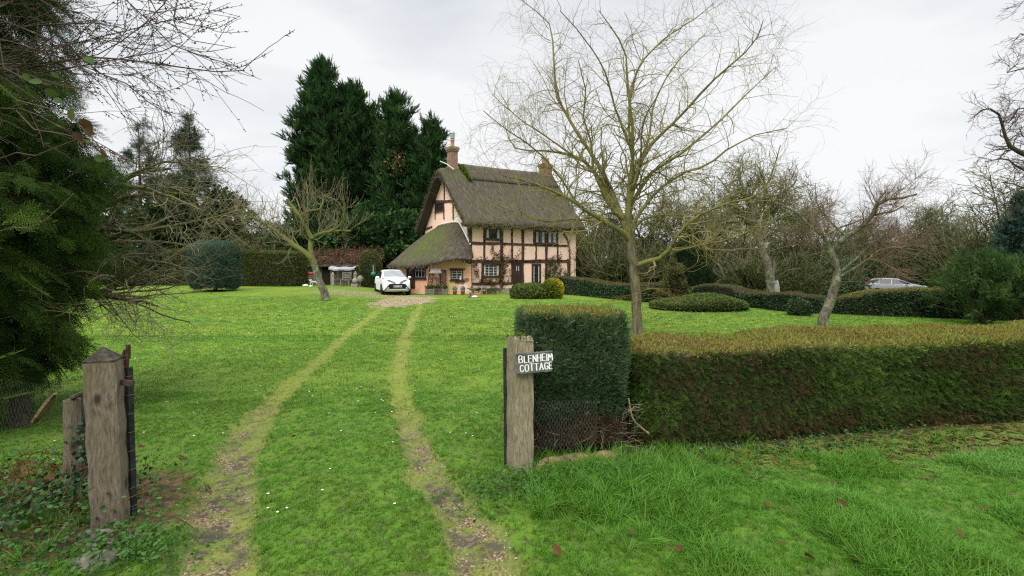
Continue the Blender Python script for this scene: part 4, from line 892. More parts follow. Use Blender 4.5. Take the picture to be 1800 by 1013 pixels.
for sg in (-1, 1):
    m = MB(); V = np.array([(sg * .83, 1.98, 1.05), (sg * .76, 2.08, 1.02), (sg * .66, 1.86, 1.42), (sg * .72, 1.76, 1.42)]) + (sg * .02, .03, .01); m.add(V, [(0, 1, 2, 3)]); o = m.build('tail_light', M['redlamp']); o.parent = r_
    m = MB(); m.lathe([(.001, -.1), (.07, -.07), (.085, 0), (.07, .07), (.001, .1)], (0, 0, 0), 12); V = m.V[0].copy(); m.V[0] = np.stack([sg * .98 + V[:, 2] * 1.1, -.72 + V[:, 0] * .8, 1.12 + V[:, 1]], -1); o = m.build('mirror', M['trim'], None, True); o.parent = r_
    m = MB(); V = np.array([(sg * .70, -1.75, .93), (sg * .80, -1.8, .86), (sg * .70, -2.08, .78), (sg * .52, -2.02, .86)]) + (sg * .01, -.02, .03); m.add(V, [(0, 1, 2, 3)]); o = m.build('headlight', M['lamp']); o.parent = r_
mp_ = P(1093, 492, 40.0)
vehicle('white_van', 'white van roof showing over the ivy hedge beside the willow trunk', 'van', (mp_[0], 40.0, mp_[2] - 1.46), math.radians(80),
    [(-2.1, .3, .7, .74, .70, .68, .5), (-2.0, .22, .82, .9, .80, .78, .62), (-1.4, .2, .92, 1.02, .84, .82, .64), (-.5, .2, .95, 1.40, .84, .82, .60), (0, .2, .96, 1.46, .84, .82, .6), (1.6, .2, .98, 1.46, .84, .82, .6), (2.0, .25, .98, 1.36, .82, .80, .58), (2.1, .3, .9, 1.0, .8, .78, .5)],
    'carwhite', (-1.3, 1.3), [[(-.7, 1.02, 0), (.2, 1.02, 0), (-.4, 1.36, 1), (.2, 1.36, 1), (-.7, 1.1, 1)], [(.3, 1.02, 0), (1.2, 1.02, 0), (.3, 1.36, 1), (1.2, 1.36, 1)]], (-1.3, -.55, 1.0, .95), (1.75, 2.02, .9, .9), .31)

# ------------------------------------------------------------------ shed, swing seat and things left of the cottage
def shed_left():
    D = 36.5; a = gxy(540, D); b = gxy(662, D); zg = float(tz0(a[0], D)); h = P(600, 466, D)[2]; hr = P(600, 441, D)[2]
    r = thing('garden_shed', 'long low boarded shed with a roof buried in brown vine stems', 'shed', ((a[0] + b[0]) / 2, D, zg)); m = MB(); n = 13
    for k in range(n):
        z0 = zg - .1 + (h - zg + .1) * k / n; z1 = zg - .1 + (h - zg + .1) * (k + 1) / n - .012
        m.add([(a[0], D - .03, z0), (b[0], D - .03, z0), (b[0], D, z1), (a[0], D, z1)], [(0, 1, 2, 3)], rng.random())
        m.add([(a[0], D - .03, z0), (a[0], D, z1), (a[0], D + 3, z1), (a[0], D + 3, z0)], [(0, 1, 2, 3)])
    m.build('boarding', M['wood_grey'], r)
    m = MB(); x0, x1 = gxy(567, D)[0], gxy(583, D)[0]; m.box((x0, D - .06, zg - .1), (x1, D - .035, h - .1)); m.build('doorway', M['core'], r)
    m = MB(); V = [(a[0] - .2, D - .45, h - .05), (b[0] + .2, D - .45, h - .05), (b[0] + .2, D + 1.5, hr), (a[0] - .2, D + 1.5, hr), (b[0] + .2, D + 3.4, h), (a[0] - .2, D + 3.4, h)]
    m.add(V, [(0, 1, 2, 3), (3, 2, 4, 5)]); V2 = [np.array(v) - (0, 0, .08) for v in V]; m.add(V2, [(3, 2, 1, 0), (5, 4, 2, 3)]); m.add(V + V2, [(0, 6, 7, 1)]); m.build('shed_roof', M['wood_brown'], r)
    N = 1500; u = rng.random(N); v = rng.random(N); p = np.stack([a[0] - .3 + (b[0] - a[0] + .6) * u, D - .5 + 2.1 * v, h - .02 + (hr - h) * v + .12 * rng.random(N) + .22 * fbm(u * 9, v * 2, 1, 4)], -1)
    Pk = np.zeros((N, 5, 3)); Pk[:, 0] = p; d = nrm(rng.normal(size=(N, 3)) * (1, .8, .3) + (0, -.3, 0))
    for j in range(1, 5): d = nrm(d + rng.normal(size=(N, 3)) * .35); Pk[:, j] = Pk[:, j - 1] + d * .13
    m = MB(); V, F, id_ = tubes(Pk, np.full((N, 5), .014), 3); m.add(V, F, rng.random(N)[id_])
    scatter(m, T_kite(.35, .1), p + rng.normal(size=(N, 3)) * .05, rng.normal(size=(N, 3)), rng.normal(size=(N, 3)) * .5 + (0, -.3, 1), .11 * (.6 + rng.random(N)), rng.random(N))
    m.build('roof_vine', foliage('vine stems', [(.06, .035, .022), (.13, .075, .045), (.20, .125, .08)], .85, .1), r)
    # hanging vine on the wall right of the doorway
    N = 1500; u = rng.random(N); p = np.stack([x1 + (b[0] - x1) * u, D - .12 - .2 * rng.random(N), zg + .3 + (h - zg - .3) * rng.random(N) ** .7], -1)
    m = MB(); scatter(m, T_kite(.35, .1), p, rng.normal(size=(N, 3)), rng.normal(size=(N, 3)) * .6 + (0, -1, 0), .10 * (.6 + rng.random(N)), rng.random(N)); m.build('wall_vine', foliage('wall vine leaves', [(.05, .035, .014), (.12, .085, .03), (.17, .14, .05)], .8, .15), r)
    # arched iron frame
shed_left()
def px3(x, y, D): return P(x, y, D)
def swing():
    D = 34.6; g = gxy(608, D); zg = g[2]; r = thing('swing_seat', 'garden swing seat under a sagging pale canvas canopy', 'swing seat', g)
    xl, xr = gxy(586, D)[0], gxy(626, D)[0]; zt = P(600, 472, D)[2]; m = MB()
    for x in (xl, xr):
        for y in (D - .5, D + .6): m.tube([(x, y, zg - .02), (x, y, zt - .04)], .028, 6)
    m.tube([(xl, D - .5, zt - .05), (xr, D - .5, zt - .05)], .022, 5); m.tube([(xl, D + .6, zt - .05), (xr, D + .6, zt - .05)], .022, 5); m.build('frame', M['steel'], r)
    m = MB(); n = 14; V = []
    for i in range(n + 1):
        for j in range(7):
            u, v = i / n, j / 6; V.append((xl - .1 + (xr - xl + .2) * u, D - .65 + 1.35 * v, zt + .02 + .16 * math.sin(PI * v) - .05 * math.sin(PI * u * 2) ** 2 - .05 * math.sin(PI * u)))
    m.add(V, [(i * 7 + j, (i + 1) * 7 + j, (i + 1) * 7 + j + 1, i * 7 + j + 1) for i in range(n) for j in range(6)])
    V = []
    for i in range(n + 1): u = i / n; z = V and 0; q = (xl - .1 + (xr - xl + .2) * u, D - .652, zt + .02 - .05 * math.sin(PI * u * 2) ** 2 - .05 * math.sin(PI * u)); V += [q, (q[0], q[1] - .01, q[2] - .1 - .02 * math.sin(u * 40))]
    m.add(V, [(2 * i, 2 * i + 1, 2 * i + 3, 2 * i + 2) for i in range(n)]); cn = m.build('canopy', M['canvas'], r, True)
    m = MB(); m.box((xl + .15, D - .1, zg + .42), (xr - .15, D + .35, zg + .5)); m.box((xl + .15, D + .36, zg + .5), (xr - .15, D + .42, zg + .95)); m.build('seat', M['wood_grey'], r)
swing()
def bench(px, D, w, label):
    g = gxy(px, D); r = thing('garden_bench', label, 'bench', g); x, y, z = g; m = MB()
    for k in range(3): m.box((x - w / 2, y - .25 + k * .15, z + .42), (x + w / 2, y - .25 + k * .15 + .13, z + .46))
    m.build('seat', M['wood_grey'], r); m = MB()
    for k in range(4): m.box((x - w / 2, y + .22, z + .55 + k * .11), (x + w / 2, y + .25, z + .63 + k * .11))
    m.build('backrest', M['wood_grey'], r)
    for i in (-1, 1):
        for j in (-.22, .23): m = MB(); m.box((x + i * (w / 2 - .04) - .035, y + j - .035, z - .02), (x + i * (w / 2 - .04) + .035, y + j + .034, z + (.419 if j < 0 else .98))); m.build('leg', M['wood_grey'], r)
bench(608, 32.2, .62, 'weathered wooden bench in front of the canvas swing seat')
def gpost(px, D, h, w, label):
    g = gxy(px, D); m = MB(); m.box((g[0] - w / 2, D - w / 2, g[2] - .05), (g[0] + w / 2, D + w / 2, g[2] + h)); m.lathe([(.001, h + .18), (w * .3, h + .12), (w * .35, h + .06), (w * .7, h + .001), (.001, h)], g, 8); tag(m.build('stone_pier', M['stone'], None), label, 'pier')
gpost(585, 32.8, .8, .2, 'short stone pier left of the garden bench')
gpost(625, 33.6, .85, .2, 'short stone pier right of the swing seat')
def stone_ball(px, D, rr, label, ped=.3):
    g = gxy(px, D); r = thing('stone_ball', label, 'ornament', g); m = MB(); m.box((g[0] - .2, D - .2, g[2] - .03), (g[0] + .2, D + .2, g[2] + ped)); m.build('plinth', M['stone'], r)
    m = MB(); m.lathe([(rr * math.sin(a), ped + rr - .02 - rr * math.cos(a)) for a in np.linspace(.03, PI - .03, 12)], g, 16); m.build('ball', M['stone'], r, True)
stone_ball(624, 31.6, .19, 'pale stone ball on a block beside the bench', .22)
g = gxy(634, 32.4); sp = thing('millstone', 'round mossy stone disc upright on a stand by the egg topiary', 'ornament', g)
m = MB(); m.lathe([(.001, -.05), (.2, -.05), (.22, -.03), (.22, .03), (.2, .05), (.001, .05)], (0, 0, 0), 18); V = m.V[0].copy(); m.V[0] = np.stack([V[:, 0], V[:, 2], V[:, 1]], -1) + g + (0, 0, .55); m.build('disc', M['stone'], sp, True)
m = MB(); m.box(g + (-.03, -.03, 0), g + (.03, .03, .33)); m.box(g + (-.2, -.15, -.02), g + (.2, .15, .05)); m.build('stand', M['wood_brown'], sp)
g = gxy(545, 33.5); bq = thing('barbecue', 'red kettle barbecue on thin black legs behind the leaning apple trunk', 'barbecue', g)
m = MB(); m.lathe([(.001, .97), (.14, .95), (.25, .90), (.28, .84), (.24, .78), (.12, .74), (.001, .73)], g, 16); m.build('kettle', M['red'], bq, True)
for k in range(3): a = k * 2.1 + .4; m = MB(); m.tube([g + (0.1 * math.cos(a), .1 * math.sin(a), .7), g + (.26 * math.cos(a), .26 * math.sin(a), 0)], .014, 5); m.build('leg', M['trim'], bq)
m = MB(); m.beam(g + (-.25, 0, .9), g + (-.5, 0, 1.0), .05, .02); m.build('handle', M['white'], bq)
g = gxy(553, 32.5); wb = thing('garden_chair', 'white tubular garden chair lying tipped by the leaning apple trunk', 'chair', g)
m = MB()
for y in (-.22, .22):
    m.tube(resamp([g + (-.3, y, .02), g + (-.2, y, .45), g + (.2, y, .48), g + (.42, y, .02)], 10), .022, 5); m.tube([g + (-.2, y, .45), g + (-.42, y, .75)], .022, 5)
for k in range(5): m.tube([g + (-.2 + .1 * k, -.22, .46), g + (-.2 + .1 * k, .22, .46)], .015, 4)
for k in range(4): m.tube([g + (-.22 - .05 * k, -.22, .5 + .07 * k), g + (-.22 - .05 * k, .22, .5 + .07 * k)], .015, 4)
m.build('frame', M['white'], wb); wb.scale = (.75, .75, .62)
rock(537, 32.5, .17, 'white flat stone in the bed beside the yew hedge', 'white', sq=(1.3, .8, .5), seed=5)
rock(546, 31.8, .09, 'small white stone at the lawn edge left of the apple trunk', 'white', sq=(1.2, .8, .6), seed=8)
g = gxy(658, 31.4); fd = thing('bird_feeder', 'green bird feeder hanging on a hooked pole by the egg topiary', 'bird feeder', g)
m = MB(); m.tube(resamp([g + (.05, 0, 0), g + (.05, 0, 1.5), g + (.0, 0, 1.68), g + (-.06, 0, 1.55)], 12), .012, 5); m.build('pole', M['steel'], fd)
m = MB(); m.lathe([(.001, 1.15), (.11, 1.1), (.16, 1.0), (.15, .92), (.08, .86), (.001, .85)], g + (-.06, 0, 0), 12); m.build('seed_ball', M['green'], fd, True)
m = MB(); m.tube([g + (-.06, 0, 1.15), g + (-.06, 0, 1.55)], .03, 6); m.build('tube', M['canvas'], fd)
def shed_right():
    D = 43.0; a, b = P(1033, 470, D), P(1061, 470, D); zt = P(1045, 469, D)[2]; z0 = -.6; w = b[0] - a[0]; r = thing('slatted_store', 'grey slatted wood store behind the ivy hedge', 'shed', ((a[0] + b[0]) / 2, D, z0)); m = MB(); n = 16
    for k in range(n):
        z = z0 + (zt - z0 - .1) * k / n; m.box((a[0], D, z), (b[0], D + .03, z + (zt - z0) / n * .6)); m.box((a[0], D + .031, z), (a[0] + .03, D + 2, z + (zt - z0) / n * .6)); m.box((b[0] - .03, D + .031, z), (b[0], D + 2, z + (zt - z0) / n * .6))
    m.build('slats', M['wood_grey'], r); m = MB(); m.box((a[0] + .04, D + .1, z0), (b[0] - .04, D + 1.9, zt - .2)); m.build('inside', M['core'], r)
    m = MB()
    for x in (a[0] + .3 * w, a[0]): m.box((x - .05, D - .03, z0), (x + .04, D - .001, zt - .08))
    m.build('corner_post', M['wood_grey'], r)
    m = MB(); V = [(a[0] - .15, D - .2, zt - .12), (b[0] + .2, D - .2, zt + .0), (b[0] + .2, D + 2.2, zt + .25), (a[0] - .15, D + 2.2, zt + .2)]; V += [np.array(v) + (0, 0, .07) for v in V]; m.add(V, BOXF); m.build('store_roof', M['felt'], r)
shed_right()

# ------------------------------------------------------------------ gate posts, sign, netting
def gate_left():
    f = lambda x, y: P(x, y, 2.92); B_ = f(180, 946); zg = B_[2]
    r = thing('gate_post', 'square weathered oak gate post with pointed top, left of the track', 'gate post', B_); m = MB()
    w = .158; ang = math.radians(22); ux = np.array([math.cos(ang), math.sin(ang), 0]); uy = np.array([-math.sin(ang), math.cos(ang), 0])
    bl = np.array([P(207, 800, 2.86)[0], 2.86, 0]); NZ = 24; V = []; zt = P(216, 630, 2.92)[2]
    for k in range(NZ):
        z = zg - .15 + (zt - zg + .15) * k / (NZ - 1); lean = -.020 * (1 - (z - zg) / (zt - zg)) * -1
        for i, j in ((-1, 0), (0, 0), (0, .9), (-1, .9)):
            p = bl + ux * (i * w) + uy * (j * .17) + ux * (lean + .004 * math.sin(k * 1.3 + i)) + np.array([0, 0, z]); V.append(p)
    m.add(V, [(4 * k + j, 4 * k + (j + 1) % 4, 4 * k + 4 + (j + 1) % 4, 4 * k + 4 + j) for k in range(NZ - 1) for j in range(4)]); m.build('post', M['post_l'], r)
    t = V[-4:]; c = np.mean(t, 0) + (0, 0, .075); m = MB(); base = [np.mean(t, 0) + (p - np.mean(t, 0)) * 1.012 for p in t]; m.add(base + [c] + [p - np.array([0, 0, .012]) for p in base], [(0, 1, 4), (1, 2, 4), (2, 3, 4), (3, 0, 4)]); m.add(base + [p - np.array([0, 0, .012]) for p in base], [(i, 4 + i, 4 + (i + 1) % 4, (i + 1) % 4) for i in range(4)]); m.build('pointed_cap', M['endgrain'], r)
    m = MB(); h = P(213, 672, 2.9); m.beam(h + (-.005, -.01, -.05), h + (-.005, -.01, .05), .02, .02); m.beam(h, h + (.075, .0, -.01), .012, .035); h2 = P(212, 725, 2.9); m.beam(h2 + (0, -.01, -.06), h2 + (0, -.01, .02), .02, .012); m.build('hinge', M['rust'], r)
    # black gate stile hung on it, with netting
    s = thing('gate_stile', 'black rubber-covered gate stile hinged right of the pointed post', 'gate', P(228, 940, 3.0)); m = MB()
    a, b = P(231, 938, 3.0), P(222, 646, 3.0); m.beam(a, b, .042, .05); s1 = m.build('stile', M['black'], s)
    m = MB(); c = P(225, 606, 3.0); m.tube([b + (0, 0, -.02), c], .012, 6); m.tube([P(221, 630, 3), P(217, 622, 3), P(220, 615, 3)], .009, 5); m.beam(c + (0, 0, -.09), c + (.002, 0, 0), .022, .014); m.build('latch_iron', M['rust'], s)
    m = MB()
    for k in range(9): z = a[2] + .04 + .1 * k; q = a + (b - a) * (k + .5) / 9; m.tube([q + (-.024, -.028, 0), q + (.026, -.03, .006), q + (.03, .03, .0)], .0018, 4)
    m.build('tying_wire', M['wire'], s)
gate_left()
def round_post():
    a, b = P(128, 885, 3.35), P(128, 703, 3.35); r = thing('round_stake', 'short round wooden stake standing left of the pointed post', 'stake', a); m = MB(); q = resamp([a, (a + b) / 2 + (.006, 0, 0), b], 9); m.tube(q, [.058, .057, .056, .058, .056, .055, .055, .054, .053], 12); m.build('stake', M['post_l'], r, False)
    m = MB(); m.lathe([(.001, .012), (.03, .01), (.054, -.004)], b, 12); m.tube([b + (.02, -.03, .02), b + (.08, -.02, .05), b + (.14, 0, .03)], .016, 6); m.build('splintered_top', M['endgrain'], r)
    m = MB(); a, b = P(150, 880, 3.25), P(149, 690, 3.25); m.beam(a, b, .022, .03); tag(m.build('iron_bar', M['black'], None), 'thin dark iron bar between the round stake and pointed post', 'bar')
    m = MB(); a, b = P(60, 742, 3.5), P(97, 692, 3.4); m.tube(resamp([a, (a + b) / 2 + (.01, 0, .01), b], 5), [.018, .024, .026, .024, .012], 6); tag(m.build('broken_stick', M['log'], None), 'broken brown stick leaning in the netting left of the stake', 'stick')
round_post()
def net(name, label, o, ux, uz, nx_, nz_, cell, r=.0008, sag=.02):
    """hexagonal netting in the plane spanned by ux, uz"""
    L_ = []; o = np.array(o, float); ux = np.array(ux, float); uz = np.array(uz, float); nn_ = np.cross(nrm(ux), nrm(uz)); cz = cell * .95
    for c in range(nx_):
        q = []
        for k in range(nz_ + 1):
            dx = (.25 if (k % 4 in (0, 1)) else -.25) * (1 if c % 2 else -1)
            q.append((c * .5 * cell * 1.0 + dx * cell * .5 + cell * .5, k * cz * .5))
        L_.append(q)
    Pq = np.array([[o + ux * x + uz * z + nn_ * sag * (math.sin(x * 7) * math.cos(z * 5)) for x, z in q] for q in L_]); Pq += rng.normal(size=Pq.shape) * cell * .03
    m = MB(); V, F, _ = tubes(Pq, np.full(Pq.shape[:2], r), 3); m.add(V, F); return tag(m.build(name, M['wire'], None), label, 'netting')
a = P(0, 800, 3.7)
net('wire_netting', 'rusty hexagonal wire netting strung across the hedge gap left of the stake', P(-40, 815, 3.75), (1, -.25, 0), (0, 0, 1), 46, 34, .042, .0004)
def post_right():
    zg = P(915, 836, 3.83)[2]; r = thing('sign_post', 'square weathered post with broken mossy top beside the clipped cube hedge', 'gate post', P(915, 836, 3.83)); m = MB(); NZ = 22; V = []
    x0, x1 = P(903, 700, 3.80)[0], P(938, 700, 3.80)[0]; zt = P(915, 598, 3.8)[2]
    for k in range(NZ):
        z = zg - .15 + (zt - zg + .15) * k / (NZ - 1); e = .003 * math.sin(k * 1.1)
        V += [(x0 + e, 3.80, z), (x1 + e, 3.80 + .012, z), (x1 + e - .02, 3.98, z), (x0 - .058 + e, 3.97, z)]
    m.add(V, [(4 * k + j, 4 * k + (j + 1) % 4, 4 * k + 4 + (j + 1) % 4, 4 * k + 4 + j) for k in range(NZ - 1) for j in range(4)])
    # jagged broken top: splinters
    def spl(xa, xb, ya, yb, h0, h1):
        m.add([(xa, ya, zt - .01), (xb, ya, zt - .01), (xb, yb, zt - .01), (xa, yb, zt - .01), (xa + .004, ya + .005, zt + h0), (xb - .003, ya + .005, zt + h1), (xb - .003, yb - .01, zt + h1 * .6), (xa + .004, yb - .01, zt + h0 * .7)], BOXF)
    for xa, xb, h0, h1 in ((x0 + .001, x0 + .055, .012, .03), (x0 + .056, x0 + .10, .034, .022), (x0 + .101, x0 + .128, .008, .03), (x0 + .129, x1 - .001, .028, -.004)): spl(xa, xb, 3.803, 3.96, h0, h1)
    m.build('post', M['post'], r)
    m = MB(); c = np.array([x0 + .055, 3.88, zt + .025]); q = rng.normal(size=(160, 3)) * (.018, .03, .008) + c; scatter(m, T_kite(.4, .3), q, rng.normal(size=(160, 3)), rng.normal(size=(160, 3)) + (0, 0, 1), .012 + .012 * rng.random(160), rng.random(160)); m.build('moss_tuft', M['mossy'], r)
    # sign board
    p0, p1 = P(905.5, 624, 3.755), P(971.5, 617.5, 3.735); p2, p3 = P(970, 653, 3.735), P(907, 657.5, 3.755)
    s = thing('house_sign', 'small painted board reading BLENHEIM COTTAGE nailed to the post', 'sign', (p0 + p2) / 2); m = MB(); nb = np.array([0, .04, 0])
    n_ = 12; V = []
    for i in range(n_ + 1):
        f = i / n_; tp_ = p0 + (p1 - p0) * f + (0, 0, .0015 * math.sin(i * 2.1)); bt = p3 + (p2 - p3) * f + (0, 0, .002 * math.sin(i * 1.7)); V += [tp_, bt, bt + nb, tp_ + nb]
    m.add(V, [(4 * i + j, 4 * i + (j + 1) % 4, 4 * i + 4 + (j + 1) % 4, 4 * i + 4 + j) for i in range(n_) for j in range(4)] + [(0, 3, 2, 1), (4 * n_, 4 * n_ + 1, 4 * n_ + 2, 4 * n_ + 3)]); m.build('board', M['slate'], s)
    wv = (p1 - p0); hv = (p0 - p3); nv = nrm(np.cross(hv, wv)) * -1
    nv = np.array([0, -1, 0])
    def place(x, z, l): return p3 + wv * x + hv * z + nv * (.0022 + l)
    m = MB()
    def pl1(x, z, l): return place(x, z, l)
    lettering(m, 'BLENHEIM', .10, .985, .36, lambda x, z, l: place(x, .54 + z - .0 * x, l), .030, .02)
    lettering(m, 'COTTAGE', .12, .965, .36, lambda x, z, l: place(x, .09 + z, l), .030, .02)
    m.build('lettering', M['white'], s)
    # gate stile on the left of the post
    g = thing('gate_stile', 'thin black gate stile wired to the left side of the sign post', 'gate', P(890, 830, 3.98)); m = MB(); m.beam(P(889.5, 832, 3.98), P(887.5, 612, 3.98), .028, .03); m.build('stile', M['black'], g)
    m = MB(); m.beam(P(892, 600, 3.99), P(892, 588, 3.99), .016, .016); a = P(889, 637, 3.95); m.tube([a + (-.02, 0, .0), a + (.0, -.03, .004), a + (.06, -.02, 0), a + (.06, -.02, -.07)], .003, 5); m.build('tie', M['rust'], g)
    m = MB(); m.tube([P(884, 720, 3.98), P(878, 755, 4.0), P(868, 784, 4.05)], .003, 4); m.build('loose_wire', M['wire'], g)
post_right()
a = P(936, 796, 3.95)
net('wire_netting', 'wire netting stretched from the sign post along the cube hedge foot', (a[0], 3.95, a[2]), (1, .13, 0), (0, 0, 1), 36, 30, .030, .0008, .008)
def logs():
    q = resamp([P(942, 822, 3.85), P(975, 808, 3.9), P(1020, 803, 3.93), P(1062, 799, 4.0), P(1090, 800, 4.06)], 16); rad = .055 + .008 * np.sin(np.arange(16) * 1.1); rad[0] = .03; rad[-1] = .04; m = MB(); m.tube(q + (0, 0, -.03), rad, 14)
    V = m.V[0]; V += (fbm(V[:, 0] * 8, V[:, 2] * 8 + V[:, 1] * 3, 2, 3)[:, None] - .5) * .022; r = thing('fallen_log', 'mossy fallen log lying at the foot of the cube hedge', 'log', q[8]); m.build('log', M['log'], r, True)
    m = MB(); m.tube(resamp([P(1105, 700, 4.02), P(1112, 735, 3.98), P(1125, 750, 3.98), P(1140, 762, 4.0)], 10), np.linspace(.006, .01, 10), 6); tag(m.build('bare_root', M['log'], None), 'pale bare root curling out between cube hedge and long hedge', 'root')
logs()
# ------------------------------------------------------------------ leafy solids: hedges, topiary, shrubs
def sample(V, F, n):
    V = np.asarray(V); F = np.asarray(F); T = np.vstack([F[:, [0, 1, 2]], F[:, [0, 2, 3]]]) if F.shape[1] == 4 else F
    a, b, c = V[T[:, 0]], V[T[:, 1]], V[T[:, 2]]; cr_ = np.cross(b - a, c - a); ar = np.linalg.norm(cr_, axis=1); i = rng.choice(len(T), n, p=ar / ar.sum())
    u, v = rng.random((2, n, 1)); f = u + v > 1; u = np.where(f, 1 - u, u); v = np.where(f, 1 - v, v)
    return a[i] + (b[i] - a[i]) * u + (c[i] - a[i]) * v, nrm(cr_[i]), ar.sum() / 2
def blobV(c, rx, ry, h, z0, p=2.4, pz=2.4, nz=14, na=28, nzs=.08, seed=0, flare=0.0, bot=-.25):
    """rounded solid standing at z0 with height h"""
    V = []; th = np.linspace(bot * PI, PI / 2, nz)
    for t in th:
        ct = abs(math.cos(t)) ** (2 / pz); st = math.copysign(abs(math.sin(t)) ** (2 / pz), math.sin(t))
        for k in range(na):
            a = 2 * PI * k / na; ca, sa = math.cos(a), math.sin(a); q = (abs(ca) ** p + abs(sa) ** p) ** (-1 / p)
            V.append((c[0] + rx * ct * q * ca, c[1] + ry * ct * q * sa, st))
    V = np.array(V); lo = V[:, 2].min(); V[:, 2] = z0 + (V[:, 2] - lo) / (1 - lo) * h
    d = V - np.array([c[0], c[1], z0 + h / 2]); nn_ = (fbm(V[:, 0] + V[:, 2] * .7 + seed, V[:, 1] - V[:, 2] * .5, 1.6 / max(rx, .3), seed) - .5)[:, None]; V = V + nrm(d) * nn_ * nzs * 2 * max(rx, .3)
    F = [(i * na + k, i * na + (k + 1) % na, (i + 1) * na + (k + 1) % na, (i + 1) * na + k) for i in range(nz - 1) for k in range(na)]
    return V, np.array(F)
def hedgeV(path, hw, h, k=40, rnd=.3, nzs=.06, seed=0, topbulge=.05, ends=True, und=0.0):
    """loft along the path; h and hw are numbers or lists along it; z0 from the terrain"""
    Pq = resamp(np.array(path, float), k); u = np.linspace(0, 1, k)
    H_ = np.interp(u, np.linspace(0, 1, len(np.atleast_1d(h))), np.atleast_1d(h)); W_ = np.interp(u, np.linspace(0, 1, len(np.atleast_1d(hw))), np.atleast_1d(hw))
    d = nrm(np.gradient(Pq, axis=0)); q = np.stack([d[:, 1], -d[:, 0]], 1)
    prof = [(1 - und * .5, -.05), (1, .12), (1, .4), (1, .75)] + [(1 - rnd * (1 - math.cos(a)), 1 - rnd * .8 * (1 - math.sin(a)) * .6) for a in np.linspace(0.15, PI / 2, 5)] + [(.3, 1 + topbulge * .6)]
    prof = prof + [(0, 1 + topbulge)] + [(-a, b) for a, b in prof[::-1]]; n = len(prof); V = []
    ze = tz0(Pq[:, 0], Pq[:, 1])
    for i in range(k):
        e = 1.0
        if ends: e = min(1, (.35 + .65 * math.sqrt(max(0, 1 - (1 - min(1, min(i, k - 1 - i) / 2.0)) ** 2))))
        for a, b in prof: V.append((*(Pq[i] + q[i] * a * W_[i] * e), ze[i] + b * H_[i] * (1 if b < .9 else (.94 + .06 * e))))
    V = np.array(V); s1 = fbm(V[:, 0] + V[:, 2], V[:, 1] - V[:, 2] * .6, .9, seed + 1) - .5; s2 = fbm(V[:, 0] - V[:, 2], V[:, 1] + V[:, 2] * .6, 2.5, seed + 5) - .5
    cx = np.repeat(Pq, n, 0); out = V[:, :2] - cx; out = nrm(out); V[:, :2] += out * ((s1 * 2 + s2) * nzs)[:, None]; V[:, 2] += (s1 + s2) * nzs * (V[:, 2] > np.repeat(ze + .6 * H_, n))
    F = [(i * n + j, i * n + j + 1, (i + 1) * n + j + 1, (i + 1) * n + j) for i in range(k - 1) for j in range(n - 1)]
    F += [(0, j, j + 1, n - 1) for j in range(0, 0)]
    caps = []
    for i in (0, k - 1):
        for j in range(n // 2): caps.append((i * n + j, i * n + n - 1 - j, i * n + n - 2 - j, i * n + j + 1) if i == 0 else (i * n + j + 1, i * n + n - 2 - j, i * n + n - 1 - j, i * n + j))
    return V, np.array([f for f in F] + caps)
TIP = T_kite(.13, .03); FINE = T_frond(5, .42, .075, .15, 21); FINEU = T_frond(5, .30, .07, .0, 22)
def leafy(name, label, cat, V, F, mats, core, dens, tpl, size, tint=None, group=None, depth=.06, out=.55, upb=.35, base=None, topmat=None, maxn=90000, thick=1.0, kind=None, parent=None, keep=None, D_top=None):
    c = V.mean(0); zb = V[:, 2].min()
    p, n, A = sample(V, F, int(min(maxn, 1)) + 1)
    N = int(min(maxn, A * dens)); p, n, A = sample(V, F, N)
    # outward normals
    n = np.where(((p - c) * n).sum(1, keepdims=True) < 0, -n, n) if keep is None else keep(p, n)
    ok = p[:, 2] > zb + .02; p, n = p[ok], n[ok]; N = len(p)
    inn = rng.random(N) ** 1.5 * depth; pos = p - n * inn[:, None]
    tang = nrm(rng.normal(size=(N, 3))); ax = nrm(n * out + tang * .8 + np.array([0, 0, upb])); no = nrm(n + rng.normal(size=(N, 3)) * .45)
    s = size * (.65 + .7 * rng.random(N)); ti = tint(p, n) if tint else rng.random(N); ti = np.clip(ti, 0, 1)
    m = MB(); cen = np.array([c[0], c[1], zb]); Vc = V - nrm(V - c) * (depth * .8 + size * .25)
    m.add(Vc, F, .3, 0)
    if topmat is not None:
        up = n[:, 2] > .6 + .12 * rng.normal(size=N)
        scatter(m, tpl, pos[~up], ax[~up], no[~up], s[~up], ti[~up], 1); scatter(m, TIP, pos[up] + np.array([0, 0, -.012]), nrm(tang[up] * .75 + np.array([0, 0, .75])), rng.normal(size=(up.sum(), 3)), s[up] * (.8 if D_top is None else D_top), np.clip(rng.random(up.sum()) * .45 + .75 * (fbm(pos[up, 0], pos[up, 1], 1.6, 17) - .15) * .8, 0, 1), 2)
        j2 = np.where(up)[0]; j2 = rng.choice(j2, int(len(j2) * 1.2)); scatter(m, TIP, pos[j2] + rng.normal(size=(len(j2), 3)) * (.02, .02, .006), nrm(rng.normal(size=(len(j2), 3)) + np.array([0, 0, .5])), rng.normal(size=(len(j2), 3)), s[j2] * .7, np.clip(rng.random(len(j2)) * .4 + .75 * (fbm(pos[j2, 0], pos[j2, 1], 1.6, 17) - .1) * .9, 0, 1), 2)
        ms = [core, mats, topmat]
    else: scatter(m, tpl, pos, ax, no, s, ti, 1); ms = [core, mats]
    o = m.build(name, ms, parent); 
    if parent is None: tag(o, label, cat, group, kind)
    return o
def nt_(sc=1.2, amp=.8, rnd=.45, b=0.5, s=3): return lambda p, n: b + amp * (fbm(p[:, 0] + p[:, 2], p[:, 1] + p[:, 2] * .7, sc, s) - .5) + rnd * (rng.random(len(p)) - .5) + .10 * n[:, 2]

